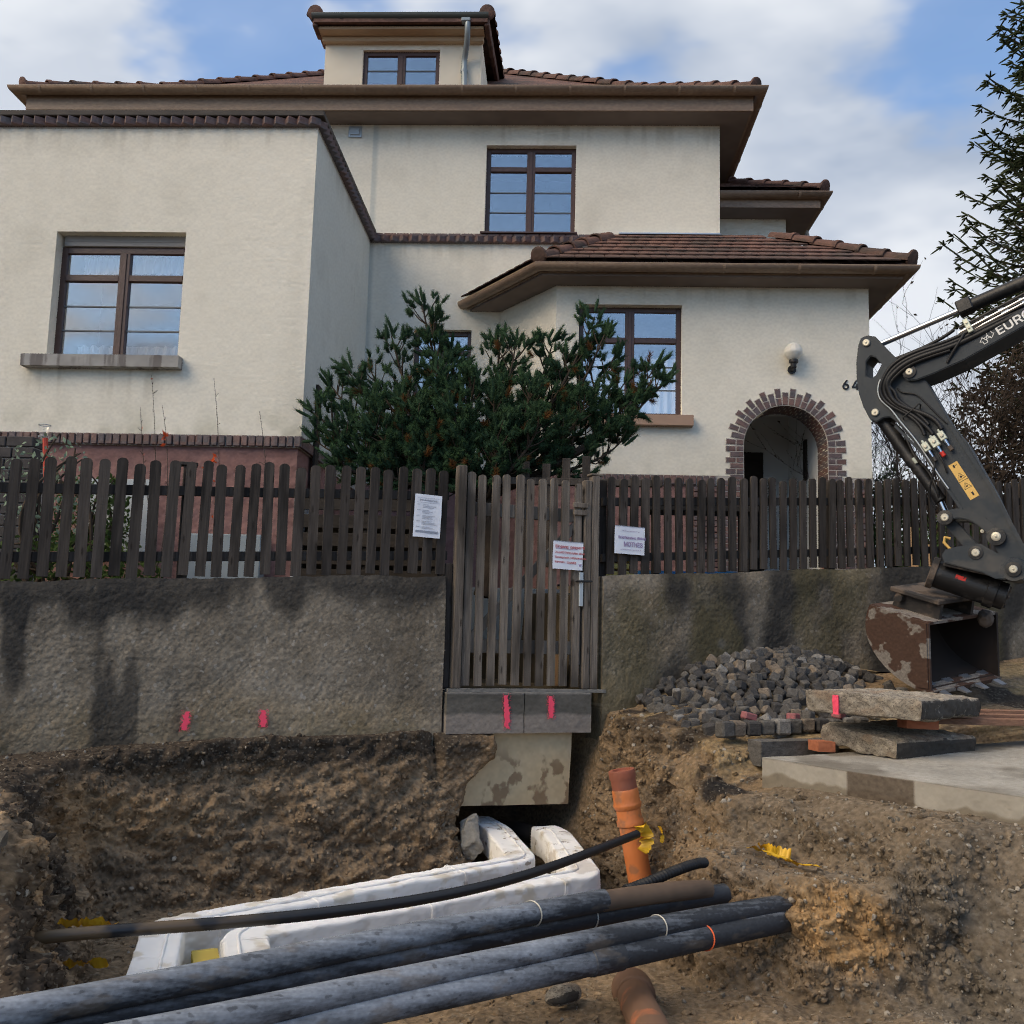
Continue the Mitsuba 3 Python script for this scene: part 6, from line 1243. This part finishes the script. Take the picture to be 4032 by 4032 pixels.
# ------------------------------------------------------------------ plants
def needles_mesh(shoots, per, ln, width, seed, spread=(30, 62)):
    """needles round short shoots; shoots = list of (base, direction, length)"""
    r = np.random.default_rng(seed); B = np.array([s[0] for s in shoots]); D = np.array([s[1] for s in shoots]); L = np.array([s[2] for s in shoots])
    D /= np.linalg.norm(D, axis=1, keepdims=True); n = len(shoots); D, B, L = np.repeat(D, per, 0), np.repeat(B, per, 0), np.repeat(L, per)
    X = np.cross(D, [0.31, .2, .93]); X /= np.linalg.norm(X, axis=1, keepdims=True); Y = np.cross(D, X); a = r.uniform(0, 2 * np.pi, n * per); u = r.uniform(0, 1, n * per)
    th = np.radians(spread[1] - (spread[1] - spread[0]) * u + r.uniform(-9, 9, n * per)); rad = X * np.cos(a)[:, None] + Y * np.sin(a)[:, None]; nd = D * np.cos(th)[:, None] + rad * np.sin(th)[:, None]
    l = ln * r.uniform(.75, 1.12, n * per); p0 = B + D * (L * u)[:, None]; sd = np.cross(nd, D); sd /= np.linalg.norm(sd, axis=1, keepdims=True) + 1e-9; sd = sd * np.cos(a * 3)[:, None] + np.cross(sd, nd) * np.sin(a * 3)[:, None]
    v = np.stack([p0 - sd * width / 2, p0 + sd * width / 2, p0 + nd * l[:, None]], 1).reshape(-1, 3); return v, np.arange(len(v)).reshape(-1, 3)
def cores(shoots, rad, seed, sd_=5):
    r = np.random.default_rng(seed); prof = np.array([(0, .35), (.25, .9), (.6, 1.0), (.9, .7), (1.0, .1)]); g = np.arange(sd_) * 2 * np.pi / sd_
    B = np.array([s[0] for s in shoots]); D = np.array([s[1] for s in shoots]); L = np.array([s[2] for s in shoots]); D = D / np.linalg.norm(D, axis=1, keepdims=True); X = np.cross(D, [.31, .2, .93]); X /= np.linalg.norm(X, axis=1, keepdims=True); Y = np.cross(D, X)
    rr = rad * prof[:, 1]; V = B[:, None, None] + (D * L[:, None])[:, None, None] * prof[None, :, :1, None] + rr[None, :, None, None] * (X[:, None, None] * np.cos(g)[None, None, :, None] + Y[:, None, None] * np.sin(g)[None, None, :, None])
    k = 5 * sd_; i, j = np.meshgrid(np.arange(4), np.arange(sd_), indexing='ij'); a, b, c, d = i * sd_ + j, i * sd_ + (j + 1) % sd_, (i + 1) * sd_ + (j + 1) % sd_, (i + 1) * sd_ + j; F = np.vstack([np.stack([a, b, c], -1).reshape(-1, 3), np.stack([a, c, d], -1).reshape(-1, 3)])
    return V.reshape(-1, 3), (np.arange(len(shoots))[:, None, None] * k + F[None]).reshape(-1, 3)
r = np.random.default_rng(12)
PN = thing('pine_shrub', 'spreading dark green mountain pine with upright candle shoots behind the fence', 'pine')
root = np.array([-.62, 8.55, .35]); fork = np.array([-.62, 8.62, 1.25])
tips = [(-1.30, 8.9, 3.10), (-1.20, 8.85, 2.88), (-1.56, 8.8, 2.76), (-1.78, 9.0, 2.48), (-1.95, 8.8, 2.42), (-2.14, 8.9, 2.32), (-2.26, 8.75, 2.02), (-2.2, 8.7, 1.74), (-1.02, 8.9, 2.70), (-.55, 8.9, 2.74), (-.40, 8.75, 2.66), (-.06, 8.9, 2.74), (.10, 9.0, 2.66), (.33, 8.9, 3.0), (.42, 8.8, 2.80), (.52, 8.9, 2.62), (.62, 8.8, 2.36), (.90, 8.85, 2.52), (.98, 8.8, 2.38), (.78, 8.75, 2.20), (.58, 8.7, 1.78), (.25, 8.5, 2.05), (-.25, 8.4, 2.15), (-.75, 8.35, 2.2), (-1.1, 8.4, 2.25), (-1.4, 8.4, 2.05), (-1.7, 8.45, 1.95), (-1.95, 8.5, 1.72), (-1.7, 8.4, 1.60), (-1.4, 8.35, 1.66), (-1.05, 8.3, 1.68), (-1.3, 9.3, 2.3), (.1, 9.3, 2.3), (-.4, 8.3, 1.80), (-2.0, 9.0, 1.55), (-1.5, 8.3, 1.42), (-1.9, 8.35, 1.5), (-1.2, 8.2, 1.5), (-.85, 8.2, 1.62), (-.5, 8.2, 1.75), (-.9, 8.25, 1.95), (-1.25, 8.3, 1.9), (-.55, 8.3, 2.05), (-.15, 8.25, 1.85), (-1.6, 8.3, 1.78)]
shoots, tipsh, branch = [], [], []
def shoot_cluster(p, d, k, ln):
    for _ in range(k):
        dd = .75 * d / np.linalg.norm(d) + r.normal(0, .36, 3) + np.array([0, 0, .30]); q = (p + r.normal(0, .025, 3), dd, ln * r.uniform(.8, 1.2)); shoots.append(q)
        if r.random() < .40: e = dd / np.linalg.norm(dd); tipsh.append((q[0] + e * q[2] * .75, e, q[2] * .5))
for t in tips:
    t = np.array(t); mid = fork * .55 + t * .45 + np.array([r.normal(0, .05), r.normal(0, .08), -.16 + .1 * abs(t[0] + .6) * (t[2] < 2.2)]); path = spline([fork + r.normal(0, .05, 3), mid, t * .82 + mid * .18 + np.array([0, 0, -.05]), t], 30)
    branch.append(tube(path, np.linspace(.030, .006, 30), 6)); n = len(path)
    shoot_cluster(t, path[-1] - path[-4], 5, .14)
    for q in np.arange(.50 if t[2] > 2.3 else .34, 1.0, .050):
        i = int(q * (n - 1)); dvec = path[min(i + 1, n - 1)] - path[i - 1]; dvec /= np.linalg.norm(dvec)
        for _ in range(2):
            side = r.normal(size=3); side -= dvec * (side @ dvec); side /= np.linalg.norm(side); side[2] += .25; L = r.uniform(.07, .27) * (1.15 - .55 * q); e = path[i] + (dvec * .55 + side * .8) * L + np.array([0, 0, .05])
            branch.append(tube([path[i], path[i] * .5 + e * .5 + np.array([0, 0, -.015]), e], [.007, .006, .004], 4, cap=False)); shoot_cluster(e, dvec * .5 + side * .6, 4, .070)
            if L > .2: shoot_cluster(path[i] * .45 + e * .55, dvec * .4 + side * .7, 1, .11)
trunk = join(tube(spline([root, root * .5 + fork * .5 + np.array([.05, 0, 0]), fork], 14), np.linspace(.085, .055, 14), 10), tube(spline([fork + np.array([-.02, 0, -.05]), (-.35, 8.6, 1.45), (.05, 8.62, 1.62), (.4, 8.7, 1.85)], 16), np.linspace(.05, .015, 16), 8), tube(spline([fork, (-1.0, 8.6, 1.38), (-1.5, 8.6, 1.5)], 16), np.linspace(.05, .015, 16), 8))
part(PN, 'trunk', trunk, 'bark', 40); part(PN, 'branch', join(*branch), 'bark', True, kind='stuff')
sel = r.random(len(shoots)); S1 = [s for s, q in zip(shoots, sel) if q > .035]; S2 = [s for s, q in zip(shoots, sel) if q <= .035]
part(PN, 'crown', join(cores(S1, .016, 1), needles_mesh(S1, 66, .043, .0048, 3, (34, 98))), 'pine_needles', kind='stuff'); part(PN, 'shoot_tip', needles_mesh(tipsh, 60, .042, .0046, 4, (10, 95)), 'pine_tips', kind='stuff')
part(PN, 'dry_needles', needles_mesh(S2, 100, .055, .005, 5), 'pine_brown', kind='stuff')

# spruce at the right edge
SP = thing('spruce_tree', 'tall dark spruce reaching into the upper right corner', 'tree'); r = np.random.default_rng(31)
tb = np.array([9.0, 15.2, .2]); part(SP, 'trunk', tube([tb, tb + np.array([0, 0, 6.5]), tb + np.array([0, 0, 11.4])], [.20, .13, .02], 10), 'bark', 40)
sh, br = [], []
for z in np.arange(3.2, 10.8, .225):
    R0 = 2.35 * (1 - .40 * (max(z, 6) - 6) / 5); m = 15
    for q in range(m):
        az = q * 2 * math.pi / m + r.uniform(-.35, .35) + z * 1.7
        if math.cos(az) > .25: continue
        R_ = R0 * r.uniform(.70, 1.20); d = np.array([math.cos(az), math.sin(az), 0]); u = np.linspace(0, 1, 12); pth = tb + np.array([0, 0, z]) + d * (R_ * u)[:, None] + np.array([0, 0, 1.0]) * (-.50 * R_ * u + .60 * R_ * u ** 2.6)[:, None]
        br.append(tube(pth, np.linspace(.024, .006, 12), 4, cap=False)); sd = np.array([-d[1], d[0], 0])
        for i in range(2, 12):
            f = u[i]; w_ = .40 * (1 - .66 * f) + .09; L_ = pth[i] - pth[i - 1]; sh.append((pth[i - 1], L_ + r.normal(0, .02, 3), np.linalg.norm(L_) * 1.15))
            for sg in (-1, 1):
                dd = sd * sg * .85 + d * .62 + np.array([0, 0, -.16]) + r.normal(0, .16, 3); dd /= np.linalg.norm(dd); L = w_ * r.uniform(.65, 1.1); n_ = max(1, int(L / .15))
                for k in range(n_):
                    o = pth[i] + dd * (L * k / n_); sh.append((o, dd + r.normal(0, .05, 3), L / n_ * 1.2))
                    for s2 in (-1, 1):
                        e = dd * .7 + np.cross(dd, [0, 0, 1.0]) * s2 * .6 + r.normal(0, .15, 3) + np.array([0, 0, -.05]); sh.append((o + dd * .05, e, .09 * r.uniform(.7, 1.2)))
        for k in range(3): sh.append((pth[-1], pth[-1] - pth[-3] + r.normal(0, .05, 3) + np.array([0, 0, .03]), .12 * r.uniform(.7, 1.2)))
part(SP, 'branch', join(*br), 'bark', True, kind='stuff')
part(SP, 'crown', join(cores(sh, .0165, 2, 3), needles_mesh(sh, 8, .034, .0075, 6, (34, 72))), 'spruce_needles', kind='stuff')

# leaf and twig plants
def leaves(P, size, seed):
    r = np.random.default_rng(seed); n = len(P); a = r.normal(size=(n, 3)); a /= np.linalg.norm(a, axis=1, keepdims=True); b = np.cross(a, r.normal(size=(n, 3))); b /= np.linalg.norm(b, axis=1, keepdims=True); s = size * r.uniform(.6, 1.25, n)[:, None]; c = np.cross(a, b)
    v = np.stack([P - a * s, P + b * s * .5 + c * s * .12, P + a * s, P - b * s * .5 + c * s * .12], 1).reshape(-1, 3); k = np.arange(n)[:, None] * 4
    return v, np.vstack([k + np.array([[0, 1, 2]]), k + np.array([[0, 2, 3]])])
def twiggy(base, h, spread, n, seed, depth=2, rad=.012, lean=(0, 0, 0)):
    r = np.random.default_rng(seed); ms, pts = [], []
    def grow(p, d, L, rr, lev):
        q = [p]; m = 7
        for _ in range(m):
            d = d + r.normal(0, .10, 3) + np.array([0, 0, .02]); d /= np.linalg.norm(d); q.append(q[-1] + d * L / m)
        q = np.array(q); ms.append(tube(q, np.linspace(rr, rr * .45, m + 1), 4, cap=False)); pts.extend(q[3:])
        if lev:
            for _ in range(r.integers(4, 7)):
                i = r.integers(2, m + 1); s = r.normal(size=3); s[2] = abs(s[2]) * .6; s /= np.linalg.norm(s); grow(q[i], d * .75 + s * .75, L * r.uniform(.35, .6), rr * .5, lev - 1)
    for _ in range(n):
        d = np.array([r.normal(0, spread), r.normal(0, spread), 1.0]) + np.array(lean); grow(np.array(base) + np.array([r.normal(0, .15), r.normal(0, .15), 0]), d / np.linalg.norm(d), h * r.uniform(.6, 1.0), rad, depth)
    return join(*ms), np.array(pts)
for q, (b, h, sp, n, sd, lab) in enumerate((((4.35, 13.6, .4), 2.7, .20, 14, 41, 'bare twiggy shrub beside the right corner of the house'), ((4.95, 12.6, .4), 2.9, .20, 14, 42, 'bare shrub seen between the excavator stick and the boom'), ((5.35, 13.4, .4), 3.1, .22, 14, 43, 'bare shrub in front of the brown hedge'), ((4.5, 16.5, .4), 4.3, .22, 9, 44, 'thin bare tree rising behind the right corner of the house'))):
    k = thing('bare_shrub', lab, 'shrub'); m, P = twiggy(b, h, sp, n, sd); part(k, 'branch', m, 'twig', True, kind='stuff'); rr = np.random.default_rng(sd); P = P[rr.random(len(P)) < (.16 if q else .10)] + rr.normal(0, .03, (int(0), 3)) if False else P[rr.random(len(P)) < .30] + rr.normal(0, .02, 3)
    part(k, 'leaf', leaves(P, .026, sd), 'hedge_leaves', kind='stuff')
def bush(name, lab, cat, c, rad, n, size, seed, bs, nb=14):
    k = thing(name, lab, cat); r = np.random.default_rng(seed); c = np.array(c, float); rad = np.array(rad, float); d = r.normal(size=(n, 3)); d /= np.linalg.norm(d, axis=1, keepdims=True); P = d * (r.random((n, 1)) ** .28); keep = meshkit.fbm(P * 2.3 + seed, 3, seed) > .42; keep |= r.random(n) < .18
    P = P[keep] * rad * (1 + .35 * (meshkit.fbm(d[keep] * 2.2, 3, seed + 1) - .5))[:, None] + c; part(k, 'crown', leaves(P, size, seed), bs, kind='stuff')
    bm = [tube(spline([c - np.array([0, 0, rad[2] * 1.0]) + r.normal(0, .05, 3), c + r.normal(0, .3, 3) * rad, c + (lambda e: e / np.linalg.norm(e))(r.normal(size=3) + np.array([0, 0, .5])) * rad * .98], 12), np.linspace(.025, .006, 12), 5, cap=False) for _ in range(nb)]
    part(k, 'branch', join(*bm), 'bark', True, kind='stuff'); return k
bush('hedge', 'dense reddish brown hedge at the right edge behind the fence', 'hedge', (6.45, 12.9, 2.0), (1.35, .8, 2.25), 26000, .040, 51, 'hedge_leaves', 26)
bush('hedge', 'lower brown hedge end reaching left behind the excavator stick', 'hedge', (5.35, 12.6, 1.3), (.75, .5, 1.1), 5200, .036, 52, 'hedge_leaves', 16)
bush('ivy_bush', 'green ivy covered bush at the right corner of the house', 'bush', (4.40, 12.9, 1.4), (.42, .4, 1.0), 4200, .032, 53, 'ivy_leaves')
bush('ivy_bush', 'low green bush behind the right fence below the excavator cylinder', 'bush', (4.9, 12.0, .9), (.8, .4, .7), 5200, .034, 54, 'ivy_leaves')
bush('leafy_plant', 'green leafy perennials along the foot of the left fence', 'plant', (-3.9, 7.2, .42), (1.1, .35, .28), 1500, .035, 55, 'ivy_leaves', 8)
bush('variegated_shrub', 'pale leaved shrub behind the left end of the fence', 'shrub', (-4.05, 7.55, 1.0), (.38, .3, .55), 520, .028, 56, 'pale_leaves', 8)
bush('ivy_bush', 'dark leafy climber growing over the white basement window behind the left fence', 'climber', (-4.62, 9.55, 1.05), (.42, .22, .55), 1400, .034, 61, 'ivy_leaves', 8)
k = thing('rose_bush', 'bare rose stems with a few red leaves rising above the left fence', 'shrub'); r = np.random.default_rng(9); rs, rl = [], []
for (x, z, bx_) in ((-3.72, 2.30, .10), (-3.60, 2.02, .16), (-3.80, 2.0, -.02), (-3.14, 2.28, .12), (-2.70, 1.98, .12)):
    p = spline([(x - bx_ + .28, 8.5, .6), (x + .12, 8.55, (z + .6) / 2), (x, 8.6, z)], 20); rs.append(tube(p, np.linspace(.005, .002, 20), 5))
    for _ in range(7): i = r.integers(6, 19); rs.append(tube([p[i], p[i] + np.array([r.normal(0, .03), r.normal(0, .03), .03])], .0025, 4)); rl.append(p[i] + r.normal(0, .02, 3)) if r.random() < .28 else None
for c in ((-3.07, 8.5, 1.50), (-3.03, 8.5, 1.36), (-3.52, 8.5, 1.72), (-2.98, 8.5, 1.0)): rl += [np.array(c) + r.normal(0, .03, 3) for _ in range(7)]
part(k, 'stem', join(*rs), 'twig', True, kind='stuff'); part(k, 'leaf', leaves(np.array(rl), .026, 3), 'red_leaves', kind='stuff')

# ------------------------------------------------------------------ things in the garden
PL = thing('brick_pillar', 'dark grey brick pillar behind the left end of the fence', 'pillar')
part(PL, 'core', box(-5.9, -4.56, 8.22, 8.5, .2, 1.60), 'mortar')
z = 1.63; i = 0
while z > .3:
    x = -4.55 + (.06 if i % 2 else 0)
    while x > -5.9: a = max(x - .235, -5.9); part(PL, 'brick', bx(a, min(x, -4.54), 8.195, 8.40, z - .088, z, .006), 'grey_brick'); x -= .247
    z -= .099; i += 1
TC = thing('garden_torch', 'glass garden light on a red stake rising above the left fence', 'garden light')
part(TC, 'stake', tube([(-4.20, 7.95, .5), (-4.31, 7.95, 1.57)], .022, 8), 'red_stick', 40); part(TC, 'glass', lathe([(.03, 0), (.045, .004), (.046, .02), (.028, .03), (.034, .06), (.046, .11), (.048, .115)], 18, M4((-4.325, 7.95, 1.565))), 'torch_glass', 40); part(TC, 'rim', tube([(-4.325 + .047 * math.cos(a), 7.95 + .047 * math.sin(a), 1.68) for a in np.linspace(0, 2 * math.pi, 19)], .004, 6), 'white_paint', 40)
CO = thing('compost_bin', 'dark slatted wooden compost bin behind the fence, under the pine', 'compost bin')
for q in range(5): part(CO, 'slat', bx(-2.2, -.98, 8.2, 8.225, .42 + q * .155, .42 + q * .155 + .115, .004), 'dark_wood')
for x in (-2.2, -1.6, -1.0): part(CO, 'post', bx(x - .03, x + .03, 8.226, 8.28, .3, 1.22, .004), 'dark_wood')
part(CO, 'side', bx(-2.23, -2.203, 8.2, 8.9, .42, 1.2, .004), 'white_paint', label='pale plastic side of the compost bin')
part(CO, 'filling', box(-2.15, -1.0, 8.30, 8.9, .3, .95), 'garden_soil')
single('leaning_board', tm(bx(-.48, .48, -.012, .012, 0, .50, .004), RT(rotm((1, 0, 0), -8), (-.42, 9.45, -.02))), 'blue_board', 'pale blue board standing in the garden, seen through the gate', 'board')
single('chipboard_panel', tm(bx(-.17, .17, -.012, .012, 0, .55, .004), RT(rotm((1, 0, 0), -8), (.20, 9.45, -.03))), 'lumber', 'light brown chipboard panel beside the blue board, seen through the gate', 'board')
for q, (x, z) in enumerate(((.02, -.33), (.21, -.33), (.38, -.36))): single('timber_offcut', tm(bx(-.045, .045, -.03, .03, 0, .30 - .05 * q, .004), RT(rotm((1, 0, 0), -6), (x, 8.25 + .07 * q, z - .06))), 'lumber', ['left pale timber offcut behind the gate', 'middle pale timber offcut behind the gate', 'right pale timber offcut behind the gate'][q], 'timber')
single('tarpaulin', rough(subdiv_box(.55, 2.0, 10.3, 10.6, .62, .74, .05), .03, 5, 3), 'vivid_blue', 'blue tarpaulin lying behind the right fence under the second notice', 'tarpaulin', 30)
CR = thing('plastic_crate', 'yellow plastic crate behind the right fence beside the gate', 'crate')
part(CR, 'body', join(*[bx(.42, .78, 9.6, 9.95, .62 + q * .075, .62 + q * .075 + .05, .004) for q in range(4)]), 'crate_yellow'); part(CR, 'rim', bx(.40, .80, 9.58, 9.97, .925, .96, .004), 'crate_yellow')
single('bench', join(bx(.95, 2.05, 9.9, 10.3, 1.32, 1.38, .006), bx(1.0, 1.06, 9.95, 10.25, .5, 1.32, .004), bx(1.9, 1.96, 9.95, 10.25, .5, 1.32, .004)), 'dark_wood', 'dark wooden workbench behind the right fence', 'bench')
for q, x in enumerate((4.05, 4.22)): single('board_stack', tm(bx(-.05, .05, -.02, .02, 0, .75 - .2 * q, .004), RT(rotm((1, 0, 0), -7), (x, 11.2, .62))), 'lumber', ['taller light wooden board behind the right fence near the house corner', 'shorter light wooden board behind the right fence near the house corner'][q], 'board')
single('garden_rail', join(bx(-.5, .9, 8.25, 8.31, 1.30, 1.36, .004), *[bx(x, x + .07, 8.27, 8.30, .6, 1.52 + .04 * math.sin(x * 9), .004) for x in (-.30, -.12, .05, .22)]), 'fence_wood', 'grey wooden trellis rail right behind the top of the gate', 'trellis')
